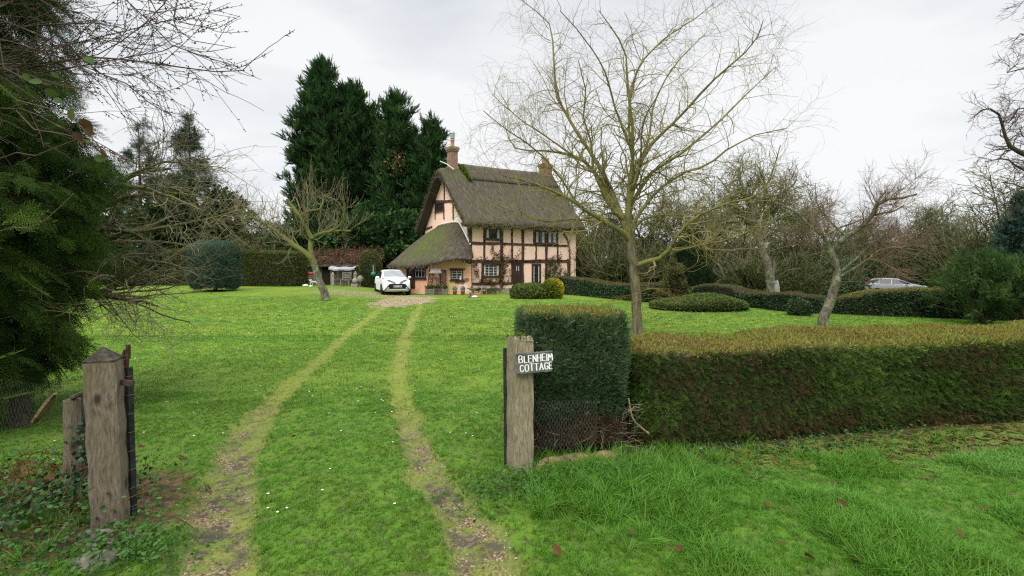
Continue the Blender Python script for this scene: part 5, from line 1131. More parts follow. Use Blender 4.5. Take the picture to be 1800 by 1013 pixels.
# --- the clipped cube beside the sign post
Z1 = P(1010, 556, 4.15)[2]
cx0, cx1 = P(908, 600, 4.25)[0], P(1108, 600, 4.25)[0]
def cubeV():
    V = []; prof = [(.94, .05), (.97, .35), (1.02, .62), (1.02, .86), (1.0, .97), (.96, 1.0), (.6, 1.012), (0, 1.02)]; na = 56; c = np.array([(cx0 + cx1) / 2, 4.62]); hx, hy = (cx1 - cx0) / 2 - .045, .47
    for r_s, zf in prof:
        for k in range(na):
            a = 2 * PI * k / na; ca, sa = math.cos(a), math.sin(a); q = (abs(ca) ** 9 + abs(sa) ** 9) ** (-1 / 9); V.append((c[0] + hx * r_s * q * ca, c[1] + hy * r_s * q * sa, Z1 * zf))
    V = np.array(V); s1 = fbm(V[:, 0] * 2 + V[:, 2] * 2, V[:, 1] * 2 + V[:, 2], 1.5, 2) - .5; V[:, :2] += nrm(V[:, :2] - c) * (s1 * .10)[:, None]
    return V, np.array([(i * na + k, i * na + (k + 1) % na, (i + 1) * na + (k + 1) % na, (i + 1) * na + k) for i in range(len(prof) - 1) for k in range(na)])
V, F = cubeV()
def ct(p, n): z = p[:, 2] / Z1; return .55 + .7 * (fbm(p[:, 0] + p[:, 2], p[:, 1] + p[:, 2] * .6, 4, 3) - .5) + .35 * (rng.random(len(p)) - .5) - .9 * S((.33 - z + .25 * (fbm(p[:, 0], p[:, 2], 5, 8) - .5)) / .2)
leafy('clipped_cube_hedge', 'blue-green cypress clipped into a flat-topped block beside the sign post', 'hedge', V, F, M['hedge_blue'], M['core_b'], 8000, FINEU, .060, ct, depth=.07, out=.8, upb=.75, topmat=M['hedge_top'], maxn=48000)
# dead twigs at its foot
N = 420; p = np.stack([cx0 + .1 + (cx1 - cx0 - .05) * rng.random(N), 4.16 + .25 * rng.random(N), .02 + .42 * rng.random(N) ** 1.3], -1); Pk = np.zeros((N, 5, 3)); Pk[:, 0] = p; d = nrm(rng.normal(size=(N, 3)) * (1, .5, .6) + (0, -.25, .45))
for j in range(1, 5): d = nrm(d + rng.normal(size=(N, 3)) * .3); Pk[:, j] = Pk[:, j - 1] + d * .045
m = MB(); V_, F_, i_ = tubes(Pk, np.full((N, 5), .0022), 3); m.add(V_, F_, rng.random(N)[i_]); o = m.build('dead_twigs', M['twig_grey'], bpy.data.objects['clipped_cube_hedge'])
# --- the long front hedge
hp = [HF[0] + (.02, .35)] + [q + np.array([.10, .92]) for q in HF[1:]]; 
hp = [(.98, 4.97), (1.9, 5.06), (3.37, 5.38), (4.4, 5.60), (5.5, 5.88), (7.6, 6.6), (9.8, 7.5)]
hwd = [.62, .62, .63, .65, .67, .70, .74]
V, F = hedgeV(hp, hwd, [.87, .89, .885, .885, .87, .86, .86], k=70, rnd=.10, nzs=.08, seed=4, topbulge=.01, und=.15)
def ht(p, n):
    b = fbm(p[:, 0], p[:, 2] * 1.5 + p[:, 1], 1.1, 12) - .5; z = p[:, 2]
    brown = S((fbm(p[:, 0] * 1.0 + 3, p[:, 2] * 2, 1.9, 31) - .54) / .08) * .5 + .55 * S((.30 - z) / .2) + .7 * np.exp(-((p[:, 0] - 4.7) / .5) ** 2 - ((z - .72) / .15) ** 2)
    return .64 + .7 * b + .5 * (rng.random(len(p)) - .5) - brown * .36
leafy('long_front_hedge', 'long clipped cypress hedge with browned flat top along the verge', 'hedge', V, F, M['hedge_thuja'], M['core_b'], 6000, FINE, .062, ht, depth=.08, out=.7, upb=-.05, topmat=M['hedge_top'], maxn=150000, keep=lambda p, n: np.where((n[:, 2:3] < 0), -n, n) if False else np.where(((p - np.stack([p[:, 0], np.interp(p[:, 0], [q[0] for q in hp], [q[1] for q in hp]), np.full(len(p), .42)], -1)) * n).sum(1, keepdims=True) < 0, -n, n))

# --- shapes on the lawn; sizes from their outlines at their own distance
def by_px(x0, x1, yt, D, ratio=1.0):
    c = gxy((x0 + x1) / 2, D); w_ = (x1 - x0) / FPX * D / 2; return c, w_, P((x0 + x1) / 2, yt, D)[2] - c[2]
def topiary(name, label, x0, x1, yt, D, mat, tpl=SMALLN, dens=420, size=.11, cat='shrub', p=2.4, pz=2.4, ry=1.0, nzs=.05, bot=-.25, stem=None, depth=.08, group=None, tint=None, maxn=22000, upb=.35, core='core', taper=0):
    c, w_, h = by_px(x0, x1, yt, D)
    V, F = blobV((c[0], c[1] + w_ * ry * 0), w_, w_ * ry, h - (stem or 0), c[2] + (stem or 0) - .03, p, pz, nzs=nzs, bot=bot, seed=int(x0))
    if taper: zf = (V[:, 2] - c[2]) / h; V[:, :2] = c[:2] + (V[:, :2] - c[:2]) * (1 - taper * np.clip(zf, 0, 1)[:, None] ** 1.6)
    if stem is None: return leafy(name, label, cat, V, F, M[mat], M[core], dens, tpl, size, tint or nt_(), group, depth, maxn=maxn, upb=upb)
    r = thing(name, label, cat, c, group); leafy('foliage', None, None, V, F, M[mat], M[core], dens, tpl, size, tint or nt_(), None, depth, maxn=maxn, upb=upb, parent=r)
    m = MB(); m.tube(resamp([c + (0, 0, -.05), c + (.04, 0, stem * .6), c + (0, 0, stem + .4)], 6), [.13, .11, .11, .1, .1, .1], 8); m.build('trunk', M['bark_dark'], r); return r
topiary('dome_shrub', 'low green dome shrub on the lawn before the cottage door', 897, 966, 498, 25.2, 'box', KITE, 800, .10, ry=.85, nzs=.05, pz=2.6, bot=-.18)
topiary('golden_ball_shrub', 'yellow-edged golden ball shrub beside the green dome', 953, 990, 490, 25.0, 'gold', KITE, 900, .085, ry=.95, nzs=.02, bot=-.3, tint=lambda p, n: .38 + .45 * n[:, 0] + .25 * n[:, 2] + .45 * (rng.random(len(p)) - .5))
topiary('egg_topiary', 'tall dark egg-shaped yew topiary between the shed and the white car', 633, 671, 438, 33.0, 'yew', SMALLN, 650, .09, nzs=.01, pz=2.2, bot=-.22)
topiary('round_blue_cypress', 'upright blue-green rounded cypress bush on a dark stem', 343, 412, 428, 27.2, 'bluegreen', FINEU, 900, .19, ry=.95, nzs=.12, p=3.2, pz=4.5, bot=-.3, stem=.14, upb=.9)
# left yew hedges
def hedge(name, label, pts, hw, h, mat, dens=260, size=.13, tpl=SMALLN, k=40, rnd=.12, nzs=.05, topmat=None, group=None, maxn=30000, tint=None, seed=3, depth=.08, upb=.3, core='core', kf=None, **kw):
    V, F = hedgeV(pts, hw, h, k=k, rnd=rnd, nzs=nzs, seed=seed, **kw)
    pp = resamp(np.array(pts, float), 60)
    def keep(p, n):
        j = np.argmin(((p[:, None, :2] - pp[None]) ** 2).sum(2), 1); c = np.column_stack([pp[j], np.full(len(p), 0) + p[:, 2].mean()]); return np.where(((p - c) * n).sum(1, keepdims=True) < 0, -n, n)
    return leafy(name, label, 'hedge', V, F, M[mat], M[core], dens, tpl, size, tint or nt_(), group, depth, topmat=topmat, maxn=maxn, upb=upb, keep=keep)
def px_path(l, D=None): return [tuple(gxy(x, d)[:2]) for x, d in l]
def hgt(px, y, D): return P(px, y, D)[2] - gxy(px, D)[2]
hedge('yew_hedge', 'long flat-topped yew hedge between the round blue cypress and apple tree', px_path([(395, 34.0), (450, 33.5), (500, 33.0), (534, 32.8)]), .85, [hgt(400, 440, 33.5), hgt(534, 447, 32.8)], 'yew', 380, .12, rnd=.10, nzs=.03)
hedge('yew_hedge', 'shorter yew hedge block left of the round blue cypress', px_path([(300, 35.5), (345, 35)]), .8, [hgt(300, 442, 35), hgt(345, 440, 35)], 'yew', 380, .12, rnd=.10, nzs=.03, k=16)
hedge('yew_hedge', 'yew hedge seen beneath the conifers through bare apple twigs', px_path([(60, 37.5), (160, 37), (285, 36.5)]), .9, [hgt(60, 440, 37), hgt(285, 442, 36.5)], 'yew_dark', 300, .13, rnd=.10, k=24)
topiary('round_yew_bush', 'rounded dark yew bush at the far left lawn edge', 190, 256, 446, 33, 'yew_dark', SMALLN, 330, .12, p=3, pz=3, bot=-.3)
# --- ivy hedge along the right of the lawn
def ivt(p, n): return .48 + .5 * (fbm(p[:, 0] + p[:, 2], p[:, 1], 2.2, 7) - .5) + .55 * (rng.random(len(p)) - .5) + .1 * n[:, 2]
M['ivy_top'] = foliage('browned hedge top', [(.06, .05, .02), (.12, .10, .03), (.10, .13, .03)], .8, .15)
def G2(x, y): return tuple(G(x, y)[:2])
h1 = [gxy(990, 30.5)[:2], gxy(1030, 28.2)[:2], gxy(1085, 25.0)[:2], gxy(1130, 23.2)[:2], gxy(1185, 22.0)[:2]]
hedge('ivy_hedge', 'dark ivy-covered hedge running from the cottage behind the willow trunk', h1, .65, [hgt(990, 487, 30.5), hgt(1060, 492, 26.5), hgt(1130, 502, 23.2), hgt(1185, 500, 22)], 'ivy', 700, .085, KITE, 60, .22, .12, M['ivy_top'], maxn=45000, tint=ivt, depth=.1)
h2 = [gxy(1215, 22.5)[:2], gxy(1262, 21.5)[:2], gxy(1300, 21.0)[:2], gxy(1345, 19.6)[:2], gxy(1400, 18.2)[:2], gxy(1450, 17.6)[:2]]
hedge('ivy_hedge', 'ivy-leaved hedge with a rounded hump behind the flat cushion shrub', h2, .6, [hgt(1215, 506, 22.5), hgt(1270, 499, 21.5), hgt(1300, 510, 21), hgt(1345, 516, 19.6), hgt(1400, 516, 18.2), hgt(1450, 522, 17.6)], 'ivy', 800, .075, KITE, 60, .25, .12, M['ivy_top'], maxn=40000, tint=ivt, depth=.1)
h3 = [gxy(1462, 17.8)[:2], gxy(1530, 17.2)[:2], gxy(1620, 16.6)[:2], gxy(1720, 16.0)[:2], gxy(1850, 15.2)[:2]]
hedge('ivy_hedge', 'ivy hedge with arched brown clipped top in front of the silver car', h3, .75, [hgt(1462, 524, 17.8), hgt(1530, 510, 17.2), hgt(1580, 507, 17), hgt(1640, 509, 16.5), hgt(1720, 512, 16), hgt(1850, 515, 15.2)], 'ivy', 950, .07, KITE, 60, .3, .12, M['hedge_top'], maxn=52000, tint=ivt, depth=.1)
topiary('ivy_bush', 'small ivy clump at the hedge foot left of the leaning cherry trunk', 1386, 1424, 524, 16.8, 'ivy', KITE, 1100, .07, nzs=.12, core='core_b', tint=ivt)
topiary('hedge_dome', 'rounded box dome at the back of the cushion shrub', 1240, 1312, 501, 23.5, 'box', KITE, 500, .10, nzs=.05, tint=nt_(b=.3))
def cushion():
    c = gxy(1226, 19.2); w_ = 82 / FPX * 19.2; h = hgt(1240, 516, 19.2)
    V, F = blobV((c[0], c[1]), w_, 1.5, h, c[2] - .03, 2.3, 3.2, nzs=.03, bot=-.12, nz=16, na=44)
    x = (V[:, 0] - c[0]) / w_; top = .62 + .38 * np.exp(-((x - .25) / .42) ** 2); V[:, 2] = c[2] + (V[:, 2] - c[2]) * top
    leafy('cushion_shrub', 'wide flat-clipped green cushion shrub with a raised middle', 'shrub', V, F, M['box'], M['core'], 900, KITE, .075, lambda p, n: .28 + .32 * n[:, 2] + .5 * (fbm(p[:, 0], p[:, 1] + p[:, 2], 2.2, 4) - .5) + .4 * (rng.random(len(p)) - .5), maxn=34000, upb=.5)
cushion()

# ------------------------------------------------------------------ conifers
PLUME = T_frond(6, .30, .14, .05, 12)
def conifer(name, label, cat, base, h, prof, nb, nleaf, lsz, mat, tpl=KITE, wind=(0, 0, 0), up=.25, z0=.06, group=None, trunk=.25, leafup=.3, sub=5, bark='bark_dark', k=6, sublen=.35, jit=.12, lean=(0, 0), tr=None, tscale=.6, wid=1.0, parent_mesh=None):
    base = np.array(base, float); r = thing(name, label, cat, base, group)
    tp_ = resamp([base + (0, 0, -.1), base + (lean[0] * .5, lean[1] * .5, h * .5), base + (lean[0], lean[1], h * .985)], 14); R = np.linspace(trunk, .02, 14)
    m = MB(); m.tube(tp_, R, 8)
    pf = np.array(prof, float); f = z0 + (1 - z0) * rng.random(nb) ** .85; rad = np.interp(f, pf[:, 0], pf[:, 1]) * (.62 + .5 * rng.random(nb))
    a = rng.random(nb) * 2 * PI; o_ = np.stack([np.interp(f, np.linspace(0, 1, 14), tp_[:, c]) for c in range(3)], -1)
    d = nrm(np.stack([np.cos(a), np.sin(a), np.full(nb, up) + .9 * S((f - .75) / .25)], -1) + np.array(wind) * .4); Pk = np.zeros((nb, k, 3)); Pk[:, 0] = o_; st = (rad / (k - 1))[:, None]
    for j in range(1, k): d = nrm(d + np.array(wind) * .16 + rng.normal(size=(nb, 3)) * .12 + (0, 0, (tr or 0) * .1)); Pk[:, j] = Pk[:, j - 1] + d * st
    RB = np.maximum(.012, rad * .014)[:, None] * np.linspace(1, .3, k)[None]; m.add(*tubes(Pk, RB, 4)[:2]); m.build('trunk', M[bark], r)
    Sb, _ = grow(Pk, RB, nb * sub, (sublen * .5, sublen * 1.2), (25, 70), 4, .25, 1.0, .15, 0)
    Al = np.concatenate([Sb.reshape(-1, 4, 3)]); i = rng.integers(0, len(Al), nleaf); t = rng.random(nleaf) * 3; j = np.minimum(t.astype(int), 2); g = (t - j)[:, None]
    p = Al[i, j] * (1 - g) + Al[i, j + 1] * g + rng.normal(size=(nleaf, 3)) * jit * sublen; ax = nrm(Al[i, 3] - Al[i, 0] + rng.normal(size=(nleaf, 3)) * .5 * sublen + np.array(wind) * .3 + np.array([0, 0, leafup * sublen]))
    cl = rng.random(len(Al))[i]; ti = .06 + .6 * cl + .34 * rng.random(nleaf); s = lsz * (.6 + .8 * rng.random(nleaf)); s3 = np.stack([s * wid, s, s], -1)
    m = MB(); scatter(m, tpl, p, ax, nrm(rng.normal(size=(nleaf, 3)) + (0, -.2, .8)), s3, ti); m.build('crown', M[mat] if isinstance(mat, str) else mat, r); return r
def topz(px, y, D): return P(px, y, D)[2]
Y = 48
for lb, px, yt, D, rad, nb, nl, ln in (('tallest leylandii, its windswept top leaning left above the apple tree', 587, 134, 47, 4.9, 420, 34000, (-.5, 0)), ('leylandii with a ragged top just right of the tallest one', 632, 168, 49, 4.6, 330, 26000, (-.4, 0)),
                                   ('leylandii filling the middle between the two tall peaks', 668, 200, 50, 3.3, 200, 11000, (-.4, 0)), ('broad leylandii with sky gaps left of the cottage chimney', 714, 186, 47, 4.2, 250, 15000, (-.6, 0)), ('leylandii closest to the cottage roof, drooping to the right', 755, 224, 45.5, 3.2, 220, 16000, (.3, 0))):
    c = gxy(px, D); h = topz(px, yt, D) - c[2]; conifer('leylandii', lb, 'tree', c, h, [(0, .95), (.12, 1.0), (.45, .95), (.7, .72), (.88, .48), (1, .12)] if 0 else [(0, rad * .95), (.15, rad), (.45, rad * .92), (.7, rad * .74), (.88, rad * .55), (1, rad * .28)], nb, int(nl * .9), .62, 'leyland', PLUME, (-.75 if px < 700 else -.2, 0, .7), up=.35, z0=.03, sub=6, sublen=1.1, trunk=.32, wid=.75, leafup=.7, jit=.07, lean=ln, group='row of tall leylandii behind the cottage')
m = MB(); n = 110; c = P(697, 285, 44.5); q = rng.normal(size=(n, 3)) * (.45, .5, .9) + c; scatter(m, KITE, q, rng.normal(size=(n, 3)) + (0, 0, -.6), rng.normal(size=(n, 3)), .28 * (.6 + .8 * rng.random(n)), rng.random(n)); o = m.build('dead_foliage', M['brownleaf'], bpy.data.objects['leylandii.003']); o['label'] = 'dead brown patch in the leylandii foliage'; o['kind'] = 'stuff'
for lb, px, yt, D, rad, nb, nl, mt in (('open dark spruce, left of the pair behind the yew hedge', 250, 214, 48, 4.2, 150, 9000, 'darkcone'), ('taller spruce with tiered drooping branches, right of the pair', 338, 206, 46, 3.6, 190, 12500, 'spruce')):
    nl = int(nl * 1.7); c = gxy(px, D); conifer('spruce_tree', lb, 'tree', c, topz(px, yt, D) - c[2], [(0, rad), (.3, rad * .95), (.6, rad * .62), (.85, rad * .3), (1, .08 * rad)], nb, nl, .42, mt, NEED, (0, 0, -.1), up=.25, z0=.06, sub=5, sublen=.8, trunk=.3, leafup=-.1, wid=.9, group='pair of spruces behind the yew hedge')
for lb, px, yt, D, rad, mt in (('dark evergreen filling the left edge beneath the spruces', 160, 330, 42, 4.5, 'darkcone'), ('low yellowish evergreen between the spruces and hedge', 300, 340, 41, 3.6, 'spruce'), ('dark bushy evergreen right of the spruces', 395, 345, 43, 3.2, 'darkcone'), ('shaded evergreen below the leylandii, behind the brown-roofed shed', 560, 380, 42, 4.6, 'leyland'), ('shaded evergreen reaching down behind the egg topiary', 650, 375, 41, 4.4, 'leyland'), ('shaded evergreen beside the outshut eaves', 712, 385, 39.5, 2.6, 'leyland')):
    c = gxy(px, D); conifer('evergreen_tree', lb, 'tree', c, topz(px, yt, D) - c[2], [(0, rad * 1.0), (.5, rad * .95), (.8, rad * .7), (1, .2 * rad)], 180, 9500, .36, mt, KITE, (0, 0, .1), up=.15, z0=.0, sub=5, sublen=.8, wid=.85)
topiary('dark_cone_yew', 'tall dark columnar yew behind the cushion shrub', 1180, 1250, 404, 25.5, 'yew_dark', tpl=SMALLN, dens=600, size=.17, cat='tree', p=2.2, pz=2.6, nzs=.08, bot=-.15, taper=.55, upb=1.2, depth=.16)
c = gxy(1186, 21.0); conifer('dwarf_pine', 'tufted olive dwarf pine right of the willow trunk', 'shrub', c, topz(1186, 462, 21.0) - c[2], [(0, .75), (.2, .8), (.5, .42), (.8, .22), (1, .1)], 60, 15000, .10, foliage('tufted pine foliage', [(.03, .03, .015), (.075, .08, .028), (.14, .145, .045)], .8, .1), SMALLN, (0, 0, .1), up=.4, z0=.02, sub=2, sublen=.22, jit=.30, trunk=.08)
c = gxy(1728, 14.3); conifer('young_spruce', 'bright green bushy young spruce at the right end of the hedge', 'shrub', c, topz(1735, 455, 14.3) - c[2], [(0, 1.45), (.3, 1.5), (.6, 1.0), (.85, .5), (1, .12)], 170, 15000, .13, foliage('young spruce foliage', [(.014, .034, .012), (.04, .085, .022), (.11, .17, .045)], .7, .2), NEED, (0, 0, .2), up=.55, z0=.0, sub=6, sublen=.40, trunk=.08, leafup=.25)
c = gxy(1800, 13.6); conifer('young_spruce', 'young spruce cut off by the right edge of the photo', 'shrub', c, topz(1800, 480, 13.6) - c[2], [(0, 1.2), (.3, 1.3), (.6, .9), (.85, .5), (1, .2)], 150, 9000, .16, bpy.data.materials['young spruce foliage'], NEED, (0, 0, .35), up=.8, z0=.0, sub=6, sublen=.42, trunk=.08, leafup=.6)
c = gxy(1795, 27); conifer('blue_conifer', 'dark blue-green pointed conifer above the young spruce', 'tree', c, topz(1790, 345, 27) - c[2], [(0, 1.5), (.3, 1.5), (.6, 1.0), (.85, .45), (1, .1)], 240, 11000, .26, foliage('blue conifer foliage', [(.012, .03, .022), (.028, .06, .045), (.05, .09, .065)], .7, .1), SMALLN, (0, 0, -.1), up=.1, z0=.0, sub=6, sublen=.5, trunk=.2)

# ------------------------------------------------------------------ bare trees
def bare_tree(name, label, limbs, levels, bark, twig, group=None, base=None, cat='tree', sides=8, mossy=0):
    """limbs: list of (points, r0, r1); levels: dicts for grow; limbs[0] is the trunk"""
    lm = dict(willow_tree='limb_willow', apple_tree='limb_apple', cherry_tree='limb_cherry').get(name)
    base = limbs[0][0][0] if base is None else base; r = thing(name, label, cat, base, group); m = MB(); Ps = []; Rs = []
    for i, (pts, r0, r1) in enumerate(limbs):
        q = resamp(np.array(pts), 14); q[1:-1] += rng.normal(size=(12, 3)) * min(r0, .1) * .16
        R = r0 + (r1 - r0) * np.linspace(0, 1, 14) ** .8; R = R * (1 + .07 * rng.normal(size=14))
        if i == 0: R[0] *= 1.28; R[1] *= 1.06
        V, F, _ = tubes(q[None], R[None], sides if i == 0 else max(5, sides - 2)); m.add(V, F, .5, 1 if (lm and i) else 0); Ps.append(q); Rs.append(R)
        if r1 > .02: c = V.reshape(14, -1, 3)[-1]; m.add(np.vstack([c, c.mean(0)]), [(a, (a + 1) % len(c), len(c)) for a in range(len(c))], .5, 1 if (lm and i) else 0)
    m.build('trunk', [M[bark], M[lm]] if lm else M[bark], r, True)
    Pp = np.array(Ps[1:] if len(Ps) > 1 else Ps); Rr = np.array(Rs[1:] if len(Rs) > 1 else Rs); m = MB(); src = [(Pp, Rr)]
    for lv in levels:
        lv = dict(lv); fr = lv.pop('src', -1); P_, R_ = src[fr]
        if lv.pop('withmain', 0): P_, R_ = (np.concatenate([resk(src[0][0], P_.shape[1]), P_]), np.concatenate([resr(src[0][1], P_.shape[1]), R_]))
        A_, B_ = grow(P_, R_, **lv); V, F, id_ = tubes(A_, B_, 4 if B_.max() > .012 else 3); m.add(V, F, (.25 + .5 * rng.random(len(A_)))[id_]); src.append((A_, B_))
    m.build('crown', M[twig] if isinstance(twig, str) else twig, r); return r, src
def resk(P_, k): return np.array([resamp(p, k) for p in P_])
def resr(R_, k): return np.array([np.interp(np.linspace(0, 1, k), np.linspace(0, 1, R_.shape[1]), x) for x in R_])
def L3(pts, D, dend=0, d0=0):
    n = len(pts); return [P(x, y, D + d0 + (dend - d0) * (i / (n - 1)) ** 1.3) for i, (x, y) in enumerate(pts)]
WD = 12.1; g = G(1121, 592); WD = g[1]
limbs = [(L3([(1121, 594), (1119, 550), (1117, 509), (1111, 456), (1104, 405)], WD), .120, .112)]
for pts, de, r0 in (([(1106, 425), (1094, 408), (1058, 388), (1017, 361), (975, 337), (928, 320), (881, 308)], -1.6, .095), ([(1104, 410), (1092, 385), (1076, 355), (1058, 320), (1035, 290), (1005, 272), (958, 266), (904, 260), (887, 219)], .6, .085),
    ([(1103, 402), (1082, 355), (1064, 308), (1029, 255), (999, 207), (978, 166), (975, 107), (964, 41), (916, 0)], 1.8, .085), ([(1103, 405), (1106, 331), (1112, 266), (1109, 195), (1103, 148), (1100, 89), (1076, 53), (1052, 18)], -.6, .095),
    ([(1108, 250), (1106, 190), (1123, 118), (1165, 71), (1218, 35), (1254, 6)], .8, .045), ([(1105, 360), (1135, 266), (1183, 219), (1230, 166), (1266, 130), (1301, 101), (1337, 59), (1342, 35)], -1.5, .075),
    ([(1104, 395), (1112, 355), (1147, 302), (1194, 272), (1248, 228), (1295, 184), (1337, 142), (1363, 118)], 1.8, .07), ([(1103, 410), (1147, 343), (1194, 308), (1242, 290), (1283, 260), (1331, 237), (1385, 225)], -.9, .065),
    ([(1113, 468), (1123, 462), (1147, 459), (1171, 447), (1194, 408), (1230, 379), (1283, 355), (1342, 337), (1372, 255)], -1.5, .07), ([(1176, 440), (1190, 437), (1230, 432), (1290, 418), (1340, 390), (1360, 340)], -1.9, .04),
    ([(1095, 385), (1076, 367), (1046, 308), (1040, 255), (1026, 207), (1029, 160), (1017, 107)], -1.2, .06), ([(1111, 300), (1140, 250), (1150, 180), (1190, 110), (1240, 60)], 1.2, .045), ([(1112, 270), (1085, 200), (1060, 120), (1020, 60), (985, 20)], -1.4, .04),
    ([(1060, 392), (1010, 385), (960, 390), (905, 372), (850, 350)], .8, .045), ([(1005, 272), (960, 240), (918, 212), (885, 185), (865, 165)], .2, .03), ([(1017, 361), (975, 300), (935, 258), (890, 228), (850, 195)], -1.4, .035), ([(1106, 430), (1120, 395), (1150, 380), (1200, 378), (1260, 372)], 1.9, .045), ([(1108, 340), (1125, 300), (1130, 220), (1160, 160)], -2.0, .04)):
    limbs.append((L3(pts, WD, de), r0 * .82, .008))
bare_tree('willow_tree', 'large bare corkscrew-like willow with mossy yellow-green limbs in mid lawn', limbs,
    [dict(M=190, ln=(.6, 1.9), ang=(22, 65), k=8, t0=.18, wig=.16, up=.22, r0=.42, rmin=.006, rend=.3), dict(M=850, ln=(.45, 1.3), ang=(25, 75), k=8, t0=.1, wig=.22, up=-.05, r0=.5, rmin=.0038, rend=.4, withmain=1), dict(M=3400, ln=(.35, 1.15), ang=(20, 75), k=9, t0=.1, wig=.2, up=-.12, r0=.55, rmin=.002, rend=.6)],
    'bark_willow', 'twig_green', sides=14)
# sprouts low on the willow trunk
wt = bpy.data.objects['willow_tree']; N = 26; Pk = np.zeros((N, 8, 3)); Pk[:, 0] = [P(1117 + 4 * rng.normal(), 500 + 60 * rng.random(), WD - .12) for _ in range(N)]; sg = np.where(rng.random(N) < .5, -1, 1); d = nrm(np.stack([sg * (.5 + rng.random(N)), -.6 + .8 * rng.random(N), .5 * rng.random(N)], -1))
for j in range(1, 8): d = nrm(d + rng.normal(size=(N, 3)) * .08 + (0, 0, -.14)); Pk[:, j] = Pk[:, j - 1] + d * .17
m = MB(); V, F, i_ = tubes(Pk, np.full((N, 8), .0035) * np.linspace(1, .5, 8), 3); m.add(V, F, rng.random(N)[i_]); m.build('trunk_sprouts', foliage('orange sprouts', [(.20, .10, .03), (.26, .17, .04), (.22, .22, .05)], .7, 0), wt)
# ivy tuft in the crotch above
# cherry on the right
D2 = G(1447, 572)[1]
limbs = [(L3([(1447, 573), (1450, 552), (1458, 530), (1468, 502), (1472, 480), (1467, 455), (1460, 440)], D2), .14, .095)]
for pts, de, r0, r1 in (([(1460, 445), (1470, 430), (1493, 414), (1525, 389), (1539, 364), (1546, 356)], -.4, .105, .07), ([(1543, 360), (1553, 354), (1570, 349), (1589, 348), (1612, 341)], -.6, .06, .035), ([(1463, 450), (1457, 432), (1447, 414), (1422, 396), (1404, 379), (1379, 363), (1361, 357)], .5, .095, .03),
    ([(1471, 492), (1485, 482), (1511, 467), (1539, 444), (1567, 435), (1610, 440)], -.9, .07, .02), ([(1470, 482), (1482, 474), (1518, 443), (1539, 425), (1571, 411)], .9, .05, .025), ([(1490, 418), (1482, 412), (1457, 386), (1436, 357), (1434, 322)], .4, .045, .012),
    ([(1466, 475), (1461, 464), (1443, 450), (1411, 443)], -.8, .04, .012), ([(1446, 412), (1440, 400), (1428, 385), (1420, 360)], .8, .05, .02), ([(1539, 378), (1550, 375), (1570, 372), (1588, 362)], .7, .045, .02), ([(1447, 415), (1478, 400), (1500, 392), (1522, 384)], .9, .05, .02)):
    limbs.append((L3(pts, D2, de), r0 * .78, r1 * .78))
bare_tree('cherry_tree', 'leaning lichened cherry tree with forked pruned limbs before the silver car', limbs,
    [dict(M=85, ln=(.5, 1.5), ang=(30, 80), k=7, t0=.3, wig=.16, up=.35, r0=.3, rmin=.008, rend=.35), dict(M=430, ln=(.3, .9), ang=(20, 60), k=6, t0=.1, wig=.14, up=.3, r0=.55, rmin=.005, rend=.5), dict(M=2900, ln=(.15, .6), ang=(20, 65), k=5, t0=.1, wig=.10, up=.35, r0=.6, rmin=.0032, rend=.7)],
    'bark_grey', 'twig_red', sides=12)
# leaning apple on the left lawn
D3 = G(573, 528)[1]
limbs = [(L3([(573, 529), (568, 508), (560, 487), (551, 462), (547, 445)], D3), .19, .13)]
for pts, de, r0, r1 in (([(553, 465), (543, 449), (509, 426), (478, 401), (446, 383), (431, 370), (425, 385)], -.6, .15, .04), ([(548, 447), (546, 429), (549, 417), (565, 410), (580, 407), (617, 406)], .5, .12, .035), ([(548, 420), (540, 405), (529, 383), (512, 362), (505, 350)], -.3, .11, .075), ([(527, 380), (538, 372), (562, 367), (568, 350), (567, 342)], .7, .06, .03),
    ([(520, 432), (500, 405), (478, 392), (455, 388), (430, 392)], .8, .06, .02), ([(580, 407), (598, 395), (606, 370), (600, 345)], -.6, .06, .02), ([(446, 383), (420, 372), (395, 378), (378, 395)], -1.2, .04, .015), ([(546, 425), (541, 390), (541, 340), (538, 325)], .9, .05, .012), ([(567, 344), (590, 352), (605, 372), (612, 390)], .2, .035, .012)):
    limbs.append((L3(pts, D3, de), r0, r1))
bare_tree('apple_tree', 'old leaning apple tree with mossy forked trunk on the left lawn', limbs,
    [dict(M=110, ln=(.5, 1.4), ang=(35, 85), k=7, t0=.2, wig=.24, up=.4, r0=.35, rmin=.012, rend=.4), dict(M=480, ln=(.45, 1.5), ang=(20, 60), k=6, t0=.05, wig=.07, up=1.8, r0=.6, rmin=.0075, rend=.45), dict(M=380, ln=(.12, .45), ang=(25, 70), k=4, t0=.1, wig=.15, up=.2, r0=.7, rmin=.0055, rend=.6)],
    'bark_grey', 'twig_apple', sides=12)
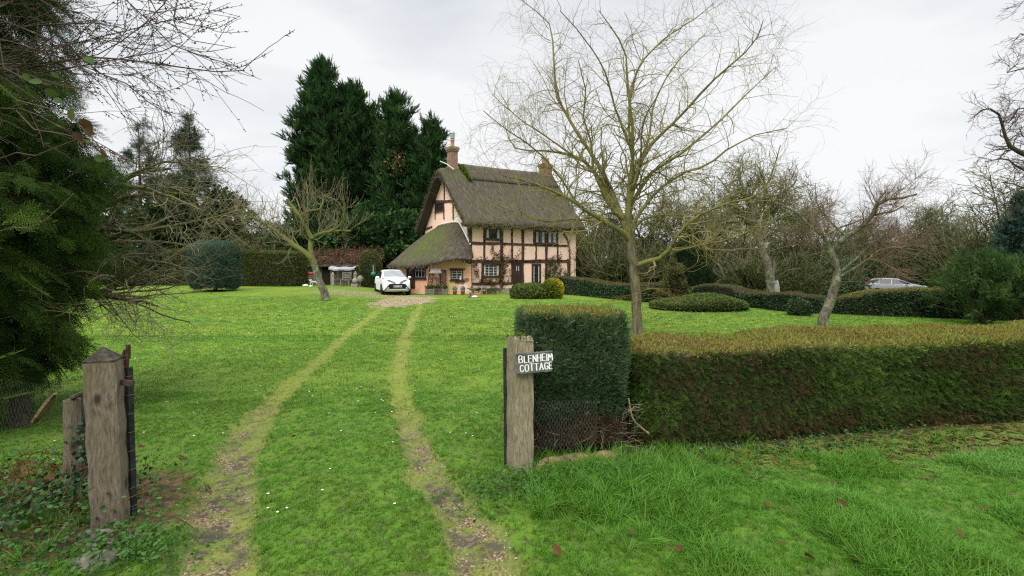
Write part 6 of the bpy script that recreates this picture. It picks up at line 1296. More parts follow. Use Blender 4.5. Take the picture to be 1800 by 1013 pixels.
# near apple tree at the left, its crown trailing over the lawn
D4 = 6.6
limbs = [([*L3([(40, 745), (52, 660), (62, 600), (75, 555), (95, 515)], 6.9)], .17, .11)]
for pts, de, r0, r1 in (([(80, 545), (129, 520), (176, 516), (207, 495), (232, 479), (251, 463), (285, 462), (313, 470)], -.3, .075, .014), ([(150, 517), (176, 518), (213, 526), (244, 529), (262, 533), (276, 538)], -.9, .035, .01), ([(130, 510), (160, 520), (190, 545), (205, 562)], -1.2, .022, .006), ([(95, 515), (130, 440), (170, 370), (207, 327), (229, 308), (260, 299), (300, 297)], .2, .07, .014),
    ([(95, 515), (140, 460), (182, 404), (230, 410), (290, 400), (350, 387), (392, 378)], -.5, .055, .008), ([(120, 470), (180, 430), (250, 425), (330, 430)], .8, .045, .01), ([(170, 370), (230, 345), (290, 340), (350, 345), (400, 358)], .5, .035, .008), ([(207, 327), (250, 330), (310, 350), (360, 372)], -.6, .035, .008), ([(229, 308), (290, 285), (350, 290), (395, 296)], .2, .022, .006),
    ([(140, 460), (200, 450), (250, 470), (300, 500)], .6, .03, .008)):
    limbs.append((L3(pts, D4, de), r0, r1))
bare_tree('apple_tree', 'near apple tree trailing lichened twigs from behind the dark cedar', limbs,
    [dict(M=140, ln=(.4, 1.3), ang=(20, 60), k=7, t0=.2, wig=.16, up=-.05, r0=.4, rmin=.005, rend=.4), dict(M=560, ln=(.25, .85), ang=(20, 65), k=6, t0=.05, wig=.2, up=.1, r0=.55, rmin=.0032, rend=.5), dict(M=900, ln=(.05, .25), ang=(30, 80), k=3, t0=.1, wig=.15, up=.1, r0=.7, rmin=.0024, rend=.7)],
    'bark_near', 'twig_apple', sides=10)
# budded branches reaching in from the upper left
D5 = 2.9
tr0 = np.array([-4.2, 2.5, 0]); limbs = [([tr0, tr0 + (.05, .1, 1.2), tr0 + (.2, .25, 2.4), tr0 + (.25, .3, 3.6)], .13, .06)]
orig = tr0 + (.2, .25, 2.5)
for pts, de, r0 in (([(-60, 70), (0, 51), (79, 43), (158, 41), (205, 47), (250, 62)], 0, .012), ([(-50, 120), (30, 115), (99, 107), (150, 102), (205, 103), (276, 112), (335, 118), (395, 128), (430, 124)], -.3, .011), ([(130, 104), (185, 93), (221, 67), (260, 36), (292, 4), (300, -30)], .2, .007), ([(120, -90), (217, 0), (252, 28), (276, 55), (300, 79), (335, 95), (387, 105), (420, 118)], -.2, .008),
    ([(180, -70), (253, 0), (284, 31), (316, 59), (355, 77), (406, 83)], .3, .007), ([(284, 38), (300, 39), (339, 39), (377, 51)], .2, .004), ([(288, 90), (296, 70), (302, 51), (312, 0), (316, -20)], 0, .005), ([(-40, 40), (60, 60), (138, 95), (178, 130), (221, 146), (257, 178), (308, 207)], -.1, .010), ([(60, 118), (118, 130), (190, 130), (237, 134), (264, 146)], .4, .006), ([(-30, 10), (59, 20), (120, 45), (180, 70), (240, 90)], .5, .008), ([(-30, -20), (80, 10), (150, 25), (210, 60), (250, 80)], .3, .008), ([(-20, 90), (60, 88), (130, 110), (180, 150), (215, 200)], .5, .007), ([(0, 190), (60, 200), (110, 225), (170, 250), (240, 290)], -.2, .005)):
    q = L3(pts, D5, de); q = [orig + (q[0] - orig) * .03] + q; limbs.append((q, r0 * 1.1, .0022))
bare_tree('plum_tree', 'bare plum branches with knobbly buds reaching in at the upper left', limbs,
    [dict(M=170, ln=(.2, .7), ang=(15, 45), k=7, t0=.3, wig=.06, up=0, r0=.55, rmin=.0024, rend=.55), dict(M=430, ln=(.06, .3), ang=(25, 55), k=5, t0=.1, wig=.07, up=0, r0=.7, rmin=.0017, rend=.7), dict(M=3600, ln=(.008, .018), ang=(40, 80), k=3, t0=0.02, wig=.1, up=0, r0=1.0, rmin=.0026, rend=.7, withmain=1)],
    'bark_near', 'twig_dark', sides=7, base=tr0)
# oak limbs at the right edge
D6 = 17.0; g = gxy(1905, D6)
limbs = [([g, g + (.1, 0, 2.5), g + (0, 0, 5), g + (-.2, 0, 8), g + (-.1, 0, 11)], .36, .12)]
for pts, de, r0 in (([(1900, 290), (1840, 285), (1795, 268), (1775, 255), (1762, 225), (1755, 200), (1735, 190), (1712, 205)], -.5, .13), ([(1905, 240), (1850, 200), (1815, 195), (1790, 190), (1778, 215), (1760, 212)], .6, .09), ([(1905, 200), (1860, 150), (1810, 120), (1770, 128)], -.4, .09), ([(1905, 140), (1850, 90), (1800, 60), (1785, 70)], .3, .09), ([(1900, 300), (1850, 310), (1800, 300), (1770, 280), (1730, 285)], 1.0, .08), ([(1905, 60), (1860, 20), (1810, -10)], 0, .09), ([(1900, 330), (1840, 350), (1800, 330), (1760, 320)], 1.5, .07)):
    limbs.append((L3(pts, D6, de), r0, .014))
bare_tree('oak_tree', 'bare twisting oak limbs reaching in over the right edge', limbs, [dict(M=90, ln=(.5, 1.5), ang=(30, 80), k=7, t0=.15, wig=.28, up=0, r0=.4, rmin=.011, rend=.4), dict(M=500, ln=(.3, .9), ang=(25, 75), k=6, t0=.1, wig=.25, up=.05, r0=.6, rmin=.007, rend=.5), dict(M=1500, ln=(.12, .45), ang=(25, 75), k=4, t0=.1, wig=.2, up=.05, r0=.7, rmin=.005, rend=.6)], 'bark_dark', 'twig_brown', sides=10)
# tree with a bleached leaning trunk and the pole beside it
D7 = 27.0; g = gxy(1358, D7); limbs = [([g, *L3([(1352, 480), (1340, 440), (1328, 395), (1318, 350)], D7)], .27, .13)]
for pts, de in (([(1335, 425), (1290, 350), (1260, 310)], .5), ([(1328, 395), (1345, 330), (1330, 290)], -.5), ([(1330, 400), (1370, 345), (1390, 320)], 1), ([(1322, 370), (1300, 310), (1305, 285)], 1.5), ([(1326, 390), (1280, 390), (1250, 400)], -1), ([(1330, 400), (1390, 380), (1420, 400)], -1.2)):
    limbs.append((L3(pts, D7, de, 0), .13, .03))
bare_tree('old_apple_tree', 'old tree with bleached leaning trunk behind the ivy hedge', limbs, [dict(M=150, ln=(.8, 2.0), ang=(30, 80), k=7, t0=.15, wig=.25, up=.1, r0=.4, rmin=.015, rend=.4), dict(M=800, ln=(.4, 1.2), ang=(25, 75), k=6, t0=.1, wig=.22, up=.05, r0=.6, rmin=.010, rend=.5), dict(M=2200, ln=(.2, .7), ang=(25, 75), k=4, t0=.1, wig=.2, up=.05, r0=.7, rmin=.008, rend=.6)], 'bark_grey', 'wood_far', sides=10)
g = gxy(1360, 25.5); m = MB(); fp = thing('feeder_pole', 'thin blue-grey pole with a flat top beside the bleached leaning trunk', 'pole', g); m.tube([g, (g[0], g[1], topz(1357, 452, 25.5))], .03, 6); m.build('pole', M['steel'], fp)
m = MB(); zt = topz(1357, 450, 25.5); m.box((g[0] - .22, g[1] - .16, zt), (g[0] + .22, g[1] + .16, zt + .05)); m.build('tray', M['trim'], fp); m = MB(); z = topz(1357, 498, 25.5); m.tube([(g[0] - .08, g[1] - .05, z), (g[0] + .08, g[1] - .05, z + .12)], .03, 5); m.build('blue_tie', M['blue'], fp)
rock(1366, 25.2, .3, 'pale upright stone leaning at the foot of the bleached trunk', 'stone', sq=(.5, .4, 2.2), seed=9)

# ------------------------------------------------------------------ woodland behind: a few kinds of tree, each copied
def proto_tree(h, spread, dense, seed, ivy=0):
    rr = np.random.default_rng(seed); q = [np.array([0, 0, -.3])]; d = np.array([0, 0, 1.]); limbs = []
    q = [np.array([0, 0, -.3]), np.array([.1, 0, h * .2]), np.array([.15 * rr.normal(), .1, h * .45])]; limbs.append((q, .022 * h + .05, .016 * h)); top = q[-1]
    for k in range(9):
        a = k * 2.4 + rr.random(); e = .35 + .9 * rr.random(); ln = h * (.42 + .18 * rr.random()); st = q[1] + (top - q[1]) * (.35 + .65 * rr.random()); p1 = st + np.array([math.cos(a) * spread * .35, math.sin(a) * spread * .35, ln * .45 * e]); p2 = p1 + np.array([math.cos(a) * spread * .4, math.sin(a) * spread * .4, ln * .5 * e]); limbs.append(([st, p1, p2], .009 * h, .02))
    return bare_tree('woodland_tree', '', limbs, [dict(M=120, ln=(h * .12, h * .3), ang=(25, 65), k=6, t0=.2, wig=.16, up=.02, r0=.5, rmin=.026, rend=.5), dict(M=int(430 * dense), ln=(h * .07, h * .18), ang=(25, 70), k=5, t0=.1, wig=.18, up=.02, r0=.6, rmin=.018, rend=.6), dict(M=int(1150 * dense), ln=(h * .03, h * .10), ang=(25, 70), k=4, t0=.1, wig=.2, up=0, r0=.7, rmin=.013, rend=.7)], 'bark_dark', 'wood_far', base=(0, 0, 0), sides=7)
protos = [proto_tree(9, 3.6, 1.0, 1), proto_tree(10, 2.8, 1.0, 2), proto_tree(8, 4.0, 1.1, 3)]
wl = [(1020, 300, 44, 0, 'bare tree rising behind the right end of the cottage roof'), (1075, 330, 46, 1, 'bare tree behind the slatted wood store'), (1140, 270, 44, 2, 'bare tree seen through the willow crown above its trunk'), (1190, 300, 42, 0, 'bare tree behind the dwarf pine'), (1250, 275, 40, 1, 'bare tree directly behind the dark columnar yew'),
      (1300, 268, 36, 2, 'ivy-dark bare tree left of the bleached leaning trunk'), (1395, 300, 38, 1, 'bare tree between the bleached trunk and the cherry'), (1440, 330, 44, 0, 'hazy bare tree behind the cherry fork'), (1500, 350, 48, 1, 'low bare tree behind the tail of the silver car'),
      (1560, 330, 46, 2, 'bare tree above the silver car windscreen'), (1615, 350, 44, 0, 'bare tree above the silver car bonnet'), (1670, 310, 42, 1, 'bare tree left of the tall slim one'), (1720, 330, 38, 2, 'spreading bare tree behind the young spruce'), (1768, 250, 34, 1, 'tall slim bare tree left of the blue conifer'), (1840, 300, 36, 0, 'bare tree beyond the right edge'),
      (440, 360, 44, 0, 'bare tree behind the yew hedge, left of the apple crown'), (480, 350, 46, 1, 'bare tree between the yew hedge and leylandii'), (405, 370, 40, 2, 'bare tree right of the spruces')]
used = set()
for px, yt, D, k, lb in wl:
    D = D + 9 if px > 1000 and px < 1750 else D
    o = protos[k] if k not in used else None
    if o is None: o = copy_tree(protos[k][0])
    else: o = o[0]; used.add(k)
    g = gxy(px, D); g[2] -= .1; h = topz(px, yt, D) - g[2]; s = h / (9 + [0, 1.2, -1][k]) * .84
    o.location = g; o.scale = (s * (1.0 + .1 * rng.normal()), s, s); o.rotation_euler = (0, 0, rng.random() * 6.28); tag(o, lb, 'tree', 'bare trees of the wood behind the garden')
# evergreen and brown bushes beneath them
bl = [(1025, 395, 60, 40, 'thicket', 'ivy-clad bush against the cottage end'), (1000, 430, 34, 37, 'yew_dark', 'brownish shrub beside the cottage corner'), (1085, 415, 50, 34, 'thicket', 'rounded olive shrub left of the willow trunk'), (1155, 420, 50, 36, 'thicket', 'dark shrub right of the willow trunk'), (1270, 440, 60, 38, 'darkcone', 'shaded laurel behind the hedge hump'), (1310, 435, 65, 34, 'thicket', 'low thicket left of the bleached trunk'),
      (1395, 425, 70, 36, 'thicket', 'dark thicket behind the feeder pole'), (1465, 425, 70, 42, 'ivy', 'shaded thicket behind the cherry trunk'), (1515, 440, 75, 52, 'darkcone', 'dark thicket behind the tail of the silver car'), (1590, 425, 85, 54, 'ivy', 'glossy dark evergreen above the silver car'), (1655, 370, 75, 50, 'thicket', 'large ivy-clad tree left of the young spruce'), (1660, 440, 50, 50, 'darkcone', 'dark bush behind the hedge at the young spruce'), (1715, 375, 65, 38, 'thicket', 'olive ivy-clad tree behind the young spruce'), (1790, 420, 60, 33, 'darkcone', 'dark bush behind the blue conifer'), (1545, 390, 60, 55, 'thicket', 'far olive tree above the silver car roof'), (1235, 400, 50, 46, 'thicket', 'olive bush behind the dark columnar yew'),
      (445, 395, 60, 42, 'thicket', 'brown-green thicket behind the yew hedge'), (505, 420, 50, 40, 'thicket', 'bush between yew hedge and leylandii'), (110, 400, 70, 40, 'darkcone', 'dark bush at the far left behind the hedge')]
bl += [(1420, 400, 75, 52, 'thicket', 'far olive thicket between the bleached trunk and cherry'), (1350, 395, 80, 50, 'thicket', 'far olive thicket behind the bleached trunk'), (1120, 385, 70, 52, 'thicket', 'far olive thicket behind the willow fork')]
for px, yt, hw, D, mt, lb in bl:
    c = gxy(px, D); w_ = hw / FPX * D; h = topz(px, yt, D) - c[2]; N = 8500; r = thing('thicket_bush', lb, 'bush', c, 'evergreen and brown bushes of the wood edge')
    q = nrm(rng.normal(size=(26, 3)) * (1, .8, .9)); q[:, 2] = np.abs(q[:, 2]) ** .7; cc = c + q * (w_ * .55, w_ * .5, h * .62) * (.6 + .5 * rng.random((26, 1))); cc[:, 2] = np.clip(cc[:, 2], c[2] + .25 * rng.random(26) * h, c[2] + h * .86)
    i = rng.integers(0, 26, N); u = nrm(rng.normal(size=(N, 3))); p = cc[i] + u * (w_ * .30, w_ * .30, h * .17) * (.75 + .3 * rng.random((N, 1))); m = MB(); tc_ = rng.random(26)
    scatter(m, KITE if mt != 'yew_dark' else SMALLN, p, nrm(u + rng.normal(size=(N, 3)) * .7), nrm(u + rng.normal(size=(N, 3)) * .5), .20 * (.5 + .8 * rng.random(N)) * D / 40, np.clip(.1 + .5 * tc_[i] + .35 * rng.random(N), 0, 1)); fo = m.build('foliage', M[mt], r)
    N = 80 if mt == 'thicket' else 30; Pk = np.zeros((N, 6, 3)); a = rng.random(N) * 6.28; Pk[:, 0] = c + np.stack([np.cos(a), np.sin(a), 0 * a], -1) * w_ * .3; d = nrm(np.stack([np.cos(a) * .5, np.sin(a) * .5, 1 + 0 * a], -1))
    for j in range(1, 6): d = nrm(d + rng.normal(size=(N, 3)) * .22); Pk[:, j] = Pk[:, j - 1] + d * (h * 1.05 / 5) * (.7 + .4 * rng.random((N, 1)))
    A_, B_ = grow(Pk, np.full((N, 6), .02), N * 4, (h * .1, h * .3), (20, 60), 4, .3, 1, .2, 0, rad=.014)
    m = MB(); V, F, id_ = tubes(Pk, np.full((N, 6), .022), 3); m.add(V, F, rng.random(N)[id_]); V, F, id_ = tubes(A_, B_, 3); m.add(V, F, rng.random(N * 4)[id_]); m.build('stems', M['stem_olive'], r)
# the far wood as one mass
N = 60000; a = (rng.random(N) * 2 - 1) * 1.15; D = 62 + 26 * rng.random(N); x = np.tan(a) * D * .98; hh = 4.6 + 3.2 * fbm(x, D, .09, 4) + 1.2 * fbm(x, D, .4, 6); z = tz0(x, D) - .5 + hh * (1 - rng.random(N) ** 1.7)
p = np.stack([x, D, z], -1); m = MB(); scatter(m, KITE, p, nrm(rng.normal(size=(N, 3)) + (0, 0, .4)), rng.normal(size=(N, 3)), .55 * (.5 + rng.random(N)), np.clip(rng.random(N), 0, 1))
N = 9000; a = (rng.random(N) * 2 - 1) * 1.15; D = 58 + 26 * rng.random(N); x = np.tan(a) * D; hh = 5.5 + 3.4 * fbm(x, D, .09, 4); Pk = np.zeros((N, 5, 3)); Pk[:, 0] = np.stack([x, D, tz0(x, D) + hh * rng.random(N) * .7], -1); d = nrm(rng.normal(size=(N, 3)) * .5 + (0, 0, 1))
for j in range(1, 5): d = nrm(d + rng.normal(size=(N, 3)) * .25); Pk[:, j] = Pk[:, j - 1] + d * .6
V, F, id_ = tubes(Pk, np.full((N, 5), .03), 3); m.add(V, F, rng.random(N)[id_]); tag(m.build('far_wood', foliage('far wood', [(.055, .05, .034), (.085, .08, .048), (.12, .11, .07)], .9, .1)), 'far mass of bare brown woodland closing the view', 'wood', kind='stuff')

# ------------------------------------------------------------------ the dark cedar at the left edge
def cedar():
    base = np.array([-6.0, 5.1, 0]); r = thing('cedar_tree', 'dark drooping cedar filling the left edge of the photo', 'tree', base); m = MB(); m.tube(resamp([base + (.86, -.1, -.1), base + (.8, .0, .55), base + (.5, 0, 1.2), base + (0, 0, 3), base + (0, 0, 8)], 12), np.linspace(.085, .05, 12), 9)
    nb = 380; f = rng.random(nb); z = .58 + 6.3 * f ** 1.25; a = rng.random(nb) * 2 * PI; prof = np.interp(z, [.55, 1.3, 2.0, 2.9, 3.7, 4.5, 7.0], [.8, 1.15, 1.45, 1.45, 1.15, .9, .8]); rad = prof * (.72 + .36 * rng.random(nb)); k = 7
    Pk = np.zeros((nb, k, 3)); Pk[:, 0] = base + np.stack([0 * z, 0 * z, z], -1); d = nrm(np.stack([np.cos(a), np.sin(a), .35 + 0 * a], -1)); st = (rad / (k - 1))[:, None]
    for j in range(1, k): d = nrm(d + rng.normal(size=(nb, 3)) * .08 + (0, 0, -.13)); Pk[:, j] = Pk[:, j - 1] + d * st
    RB = np.full((nb, k), .016) * np.linspace(1, .3, k); m.add(*tubes(Pk, RB, 5)[:2]); Sb, RS = grow(Pk, RB, 2600, (.25, .65), (25, 65), 5, .3, 1, .1, -.6, r0=.5, rmin=.003); m.add(*tubes(Sb, RS, 3)[:2]); m.build('trunk', M['bark_near'], r, False)
    N = 9500; al = np.concatenate([Sb]); i = rng.integers(0, len(al), N); t = rng.random(N) * 4; j = np.minimum(t.astype(int), 3); g = (t - j)[:, None]; p = al[i, j] * (1 - g) + al[i, j + 1] * g
    out = p - base; out[:, 2] = 0; out = nrm(out); vis = (p[:, 1] < 6.1) | (rng.random(N) < .4); p, i, out = p[vis], i[vis], out[vis]; n = len(p)
    ax = nrm(al[i, 4] - al[i, 0] + out * .3 + rng.normal(size=(n, 3)) * .22 + (0, 0, -.38)); tc_ = rng.random(len(al))[i]
    rr_ = np.hypot(*(p - base)[:, :2].T); low = S((2.6 - p[:, 2]) / 1.2) * S((rr_ - .9) / .6); ti = np.clip(.08 + .36 * tc_ + .22 * rng.random(n) + .05 + .36 * low, 0, 1)  # outer low sprays tinted paler, painting highlights into the foliage
    sp = [T_spray(8, .42, s, 4) for s in (1, 5, 9)]; kk = rng.integers(0, 3, n); m = MB()
    for q in range(3): w_ = kk == q; scatter(m, sp[q], p[w_], ax[w_], nrm(rng.normal(size=(w_.sum(), 3)) * .7 + out[w_] + (0, 0, .5)), .31 * (.6 + .7 * rng.random(w_.sum())), ti[w_])
    m.build('crown', M['cedar'], r)
cedar()
# trailing bramble with a few large leaves in front of the cedar
D8 = 2.5; limbs = [L3([(-40, 180), (40, 185), (110, 195), (150, 230), (190, 275)], D8), L3([(-30, 300), (60, 275), (120, 250), (170, 235)], D8 + .2), L3([(-20, 220), (60, 228), (150, 245), (230, 285), (290, 290)], D8 + .1), L3([(-30, 420), (60, 400), (130, 340)], D8 + .15), L3([(-40, 90), (10, 130), (50, 140), (90, 150)], D8 + .1)]
root = np.array([-3.6, 2.5, .05]); br = thing('bramble', 'trailing stems with a few green and rust-coloured leaves, upper left', 'climbing plant', root); m = MB()
for q in limbs: m.tube(resamp([root, root + (0, 0, 1.0), *q], 26), np.linspace(.007, .002, 26), 5)
m.build('stem', M['twig_brown'], br)
lp = [(40, 130, .16), (47, 148, .05), (75, 145, .2), (77, 158, .25), (103, 138, .1), (113, 145, .6), (126, 190, .3), (145, 212, .8), (128, 232, .9), (148, 228, .7), (163, 226, .8), (138, 250, .4), (152, 247, .5), (176, 262, .8), (187, 272, .7), (165, 278, .1), (150, 100, .1), (95, 172, .2)]
p = np.array([P(a, b, D8 + .05 * rng.normal()) for a, b, _ in lp]); ov = (np.array([(0, 0, 0), (.22, .15, .03), (.36, .45, .05), (.26, .78, .02), (0, 1.05, -.05), (-.26, .78, .02), (-.36, .45, .05), (-.22, .15, .03), (0, .5, 0)]), np.array([(i, (i + 1) % 8, 8) for i in range(8)]))
M['bramble_leaf'] = foliage('bramble leaves', [(.035, .075, .018), (.075, .10, .022), (.10, .06, .02), (.06, .028, .02)], .6, .3, [0, .4, .6, 1])
for q, (_, _, tq) in zip(p, lp):
    m = MB(); scatter(m, ov, q[None], nrm(rng.normal(size=(1, 3)) + (.3, 0, -.5)), nrm(rng.normal(size=(1, 3)) * .4 + (0, -1, .2)), np.array([.055 * (.7 + .5 * rng.random())]), np.array([tq])); m.build('leaf', M['bramble_leaf'], br)

# ------------------------------------------------------------------ ground cover
def field(n, d0, d1, pw, amax=1.15, amin=-1.15):
    u = rng.random(n); D = (d0 ** pw + (d1 ** pw - d0 ** pw) * u) ** (1 / pw); a = amin + (amax - amin) * rng.random(n); return a * D, D
def tuft(nb, h, spread, w_, bend, seed):
    r = np.random.default_rng(seed); V = []; F = []
    for i in range(nb):
        a = r.random() * 6.28; b0 = r.normal(size=2) * spread; L_ = h * (.5 + .7 * r.random()); bd = bend * (.3 + r.random()); dx, dy = math.cos(a), math.sin(a); px_, py_ = -dy, dx; n0 = len(V)
        for t, ww in ((0, 1), (.4, .95), (.75, .6), (1, .05)):
            x = b0[0] + dx * L_ * bd * t ** 1.8; y = b0[1] + dy * L_ * bd * t ** 1.8; z = L_ * t * (1 - .35 * bd * t)
            V += [(x + px_ * w_ * ww, y + py_ * w_ * ww, z), (x - px_ * w_ * ww, y - py_ * w_ * ww, z)]
        F += [(n0 + 2 * k, n0 + 2 * k + 1, n0 + 2 * k + 3, n0 + 2 * k + 2) for k in range(3)]
    V = np.array(V); return np.stack([V[:, 0], V[:, 2], V[:, 1]], -1), np.array(F)   # +Y of the template is up
def put(m, tpls, x, y, s, tint, lean=.12, mi=0):
    k = rng.integers(0, len(tpls), len(x)); z = tz(x, y) - .004
    for q in range(len(tpls)):
        w_ = k == q; n = w_.sum()
        if n == 0: continue
        ax = nrm(np.array([0, 0, 1]) + rng.normal(size=(n, 3)) * lean); scatter(m, tpls[q], np.stack([x[w_], y[w_], z[w_]], -1), ax, nrm(rng.normal(size=(n, 3)) * (1, 1, 0) + 1e-6), s[w_], tint[w_], mi)
def blocked(x, y): return ((x > cx0) & (x < cx1) & (y > 4.2) & (y < 5.1)) | ((x > 1.0) & (y > np.interp(x, [q[0] for q in hp], [q[1] for q in hp]) - .62) & (y < np.interp(x, [q[0] for q in hp], [q[1] for q in hp]) + .62))
tl = [tuft(7, .030, .012, .0016, .9, s) for s in range(6)]; tm = [tuft(6, .034, .03, .0030, .9, s + 20) for s in range(5)]; tf = [tuft(6, .040, .06, .0058, .8, s + 40) for s in range(4)]; tb = [tuft(9, .07, .012, .0020, .9, s + 60) for s in range(6)]; tg = [tuft(16, .21, .02, .0032, .9, s + 80) for s in range(5)]
def gt(x, y): return .60 + .55 * (fbm(x, y, .55, 61) - .5) + .5 * (fbm(x, y, 2.6, 62) - .5) + .26 * (rng.random(len(x)) - .5) - .03
m = MB()
for n, d0, d1, tp_, sz in ((52000, 2.3, 6.5, tl, 1.0), (42000, 5.5, 12, tm, 1.0), (34000, 11, 24, tf, 1.0)):
    x, y = field(n, d0, d1, 1.25); t, b, c = masks(x, y); v = verge(x, y); keep = (rng.random(n) > np.maximum(np.maximum(b * .80, t * .40), c * .8)) & ((v < .5) | (y > 8)) & ~blocked(x, y) & (rng.random(n) > litter(x, y) * .8 * (y < 9))
    thin = fbm(x, y, 2.4, 71); keep &= (rng.random(n) < .35 + 1.6 * S((thin - .36) / .25)) | (y > 8); x, y, t = x[keep], y[keep], t[keep]
    put(m, tp_, x, y, sz * (.7 + .6 * rng.random(len(x))) * (1 - .35 * t), np.clip(gt(x, y) - .34 * t, 0, 1))
tag(m.build('grass', M['grass']), 'short mown lawn grass either side of the wheel tracks', 'grass', kind='stuff')
m = MB(); n = 74000; x, y = field(n, 2.2, 7, 1.2, 1.3, -.1); v = verge(x, y); cl_ = fbm(x, y, 1.8, 81); keep = (v > .3) & ~blocked(x, y) & (rng.random(n) > litter(x, y) * .96) & (rng.random(n) < .6 + S((cl_ - .42) / .2)); x, y = x[keep], y[keep]
put(m, tb, x, y, (.5 + .6 * rng.random(len(x))) * (.7 + .9 * S((fbm(x, y, 1.8, 81) - .4) / .25)), np.clip(gt(x, y) + .02 + .22 * rng.random(len(x)), 0, 1), .3)
# long tufts by the post, the log and the hedge foot
gx_ = []
for cx_, cy_, n, sr, ss_ in ((.55, 3.55, 90, .30, 1.0), (.95, 3.72, 110, .30, 1.1), (1.35, 3.95, 90, .28, .9), (.75, 3.25, 70, .3, .8), (1.15, 3.3, 55, .35, .7), (.3, 3.6, 40, .18, .7), (1.75, 4.1, 60, .25, .7), (.9, 2.9, 50, .4, .6), (1.6, 3.2, 50, .5, .55), (2.3, 3.6, 40, .5, .45), (-2.95, 2.75, 70, .35, .8), (-3.4, 3.1, 50, .35, .8), (-2.55, 2.5, 35, .2, .5)):
    x = cx_ + rng.normal(size=n) * sr; y = cy_ + rng.normal(size=n) * sr * .7; ok = ~blocked(x, y) & ~((np.abs(x - .07) < .14) & (np.abs(y - 3.88) < .15)); gx_.append((x[ok], y[ok], ss_ * (.5 + .6 * rng.random(ok.sum()))))
x, y, s = [np.concatenate(q) for q in zip(*gx_)]; put(m, tg, x, y, s * .85, np.clip(.60 + .35 * rng.random(len(x)), 0, 1), .3); tag(m.build('verge_grass', M['grass']), 'long tufted grass on the verge around the sign post and log', 'grass', kind='stuff')
# weeds: nettle and dead-nettle leaves
m = MB(); W_ = []
for cx_, cy_, n, sx_, sy_, h0 in ((.05, 3.55, 700, .22, .14, .12), (.7, 3.62, 500, .25, .12, .14), (-.2, 3.4, 260, .25, .18, .06), (-2.15, 2.66, 900, .18, .14, .07), (-3.0, 2.85, 1700, .45, .3, .22), (-2.75, 2.5, 900, .4, .15, .05), (-3.6, 3.2, 900, .4, .4, .3), (2.9, 4.35, 500, .5, .15, .06), (3.6, 4.7, 500, .5, .15, .08), (1.9, 3.7, 500, .7, .3, .04)):
    x = cx_ + rng.normal(size=n) * sx_; y = cy_ + rng.normal(size=n) * sy_; W_.append(np.stack([x, y, tz(x, y) + h0 * rng.random(n)], -1))
p = np.vstack(W_); n = len(p); scatter(m, ov, p, nrm(rng.normal(size=(n, 3)) * (1, 1, .4) + (0, 0, .1)), nrm(rng.normal(size=(n, 3)) * .5 + (0, -.3, 1)), .026 * (.5 + .7 * rng.random(n)), np.clip(rng.random(n) * .9, 0, 1))
tag(m.build('weeds', M['weed']), 'low weeds and nettle leaves around the two posts', 'weeds', kind='stuff')
m = MB(); n = 1600; q = [(-3.05, 2.9, .4, .3), (-2.75, 3.15, .12, .2), (-3.5, 3.3, .4, .3), (2.2, 4.3, .5, .12)]; k = rng.integers(0, 4, n); q = np.array(q)[k]; x = q[:, 0] + rng.normal(size=n) * q[:, 2]; y = q[:, 1] + rng.normal(size=n) * q[:, 3]
z = tz(x, y) + .22 * rng.random(n) * (k < 3) + .02; p = np.stack([x, y, z], -1)
ptp = P(150, 800, 3.2); e = 160; pe = np.stack([P(152, 800, 3.22)[0] + rng.normal(size=e) * .03, 3.2 + rng.normal(size=e) * .04, .1 + .5 * rng.random(e)], -1); p = np.vstack([p, pe]); n = len(p)
scatter(m, IVY, p, nrm(rng.normal(size=(n, 3)) + (0, 0, -.2)), nrm(rng.normal(size=(n, 3)) * .6 + (0, -.6, .8)), .034 * (.5 + .7 * rng.random(n)), rng.random(n) * .7); tag(m.build('ground_ivy', M['ivy']), 'dark ivy leaves creeping around the round stake', 'ivy', kind='stuff')
# purple dead-nettle heads
m = MB(); n = 34; x = np.concatenate([-2.2 + rng.normal(size=26) * .14, -2.8 + rng.normal(size=8) * .35]); y = 2.62 + rng.normal(size=n) * .16; p = np.stack([x, y, tz(x, y) + .07 + .08 * rng.random(n)], -1)
for k in range(6): scatter(m, KITE, p + rng.normal(size=(n, 3)) * .004, nrm(rng.normal(size=(n, 3)) + (0, 0, .8)), rng.normal(size=(n, 3)), .011 * (.7 + .6 * rng.random(n)), .5)
tag(m.build('dead_nettle_flowers', M['purple']), 'small purple dead-nettle flowers at the pointed post foot', 'flowers', kind='stuff')
# brown bracken and bramble litter left
m = MB(); n = 420; p = np.stack([-3.25 + rng.normal(size=n) * .35, 3.15 + rng.normal(size=n) * .25, 0 * rng.random(n)], -1); p[:, 2] = tz(p[:, 0], p[:, 1]) + .32 * rng.random(n) ** 1.5; scatter(m, FROND, p, nrm(rng.normal(size=(n, 3)) + (0, -.2, .1)), rng.normal(size=(n, 3)) + (0, 0, 1), .075 * (.5 + .8 * rng.random(n)), rng.random(n) * .6)
N = 90; Pk = np.zeros((N, 8, 3)); Pk[:, 0] = np.stack([-3.2 + rng.normal(size=N) * .4, 3.0 + rng.normal(size=N) * .25, 0 * rng.random(N)], -1); Pk[:, 0, 2] = tz(Pk[:, 0, 0], Pk[:, 0, 1]); d = nrm(rng.normal(size=(N, 3)) * (.6, .4, .2) + (0, 0, 1))
for j in range(1, 8): d = nrm(d + rng.normal(size=(N, 3)) * .14 + (0, 0, -.1)); Pk[:, j] = Pk[:, j - 1] + d * .065
V, F, id_ = tubes(Pk, np.full((N, 8), .002), 3); m.add(V, F, .3); tag(m.build('dead_bracken', M['brownleaf']), 'rust-brown dead bracken and stems left of the stake', 'bracken', kind='stuff')
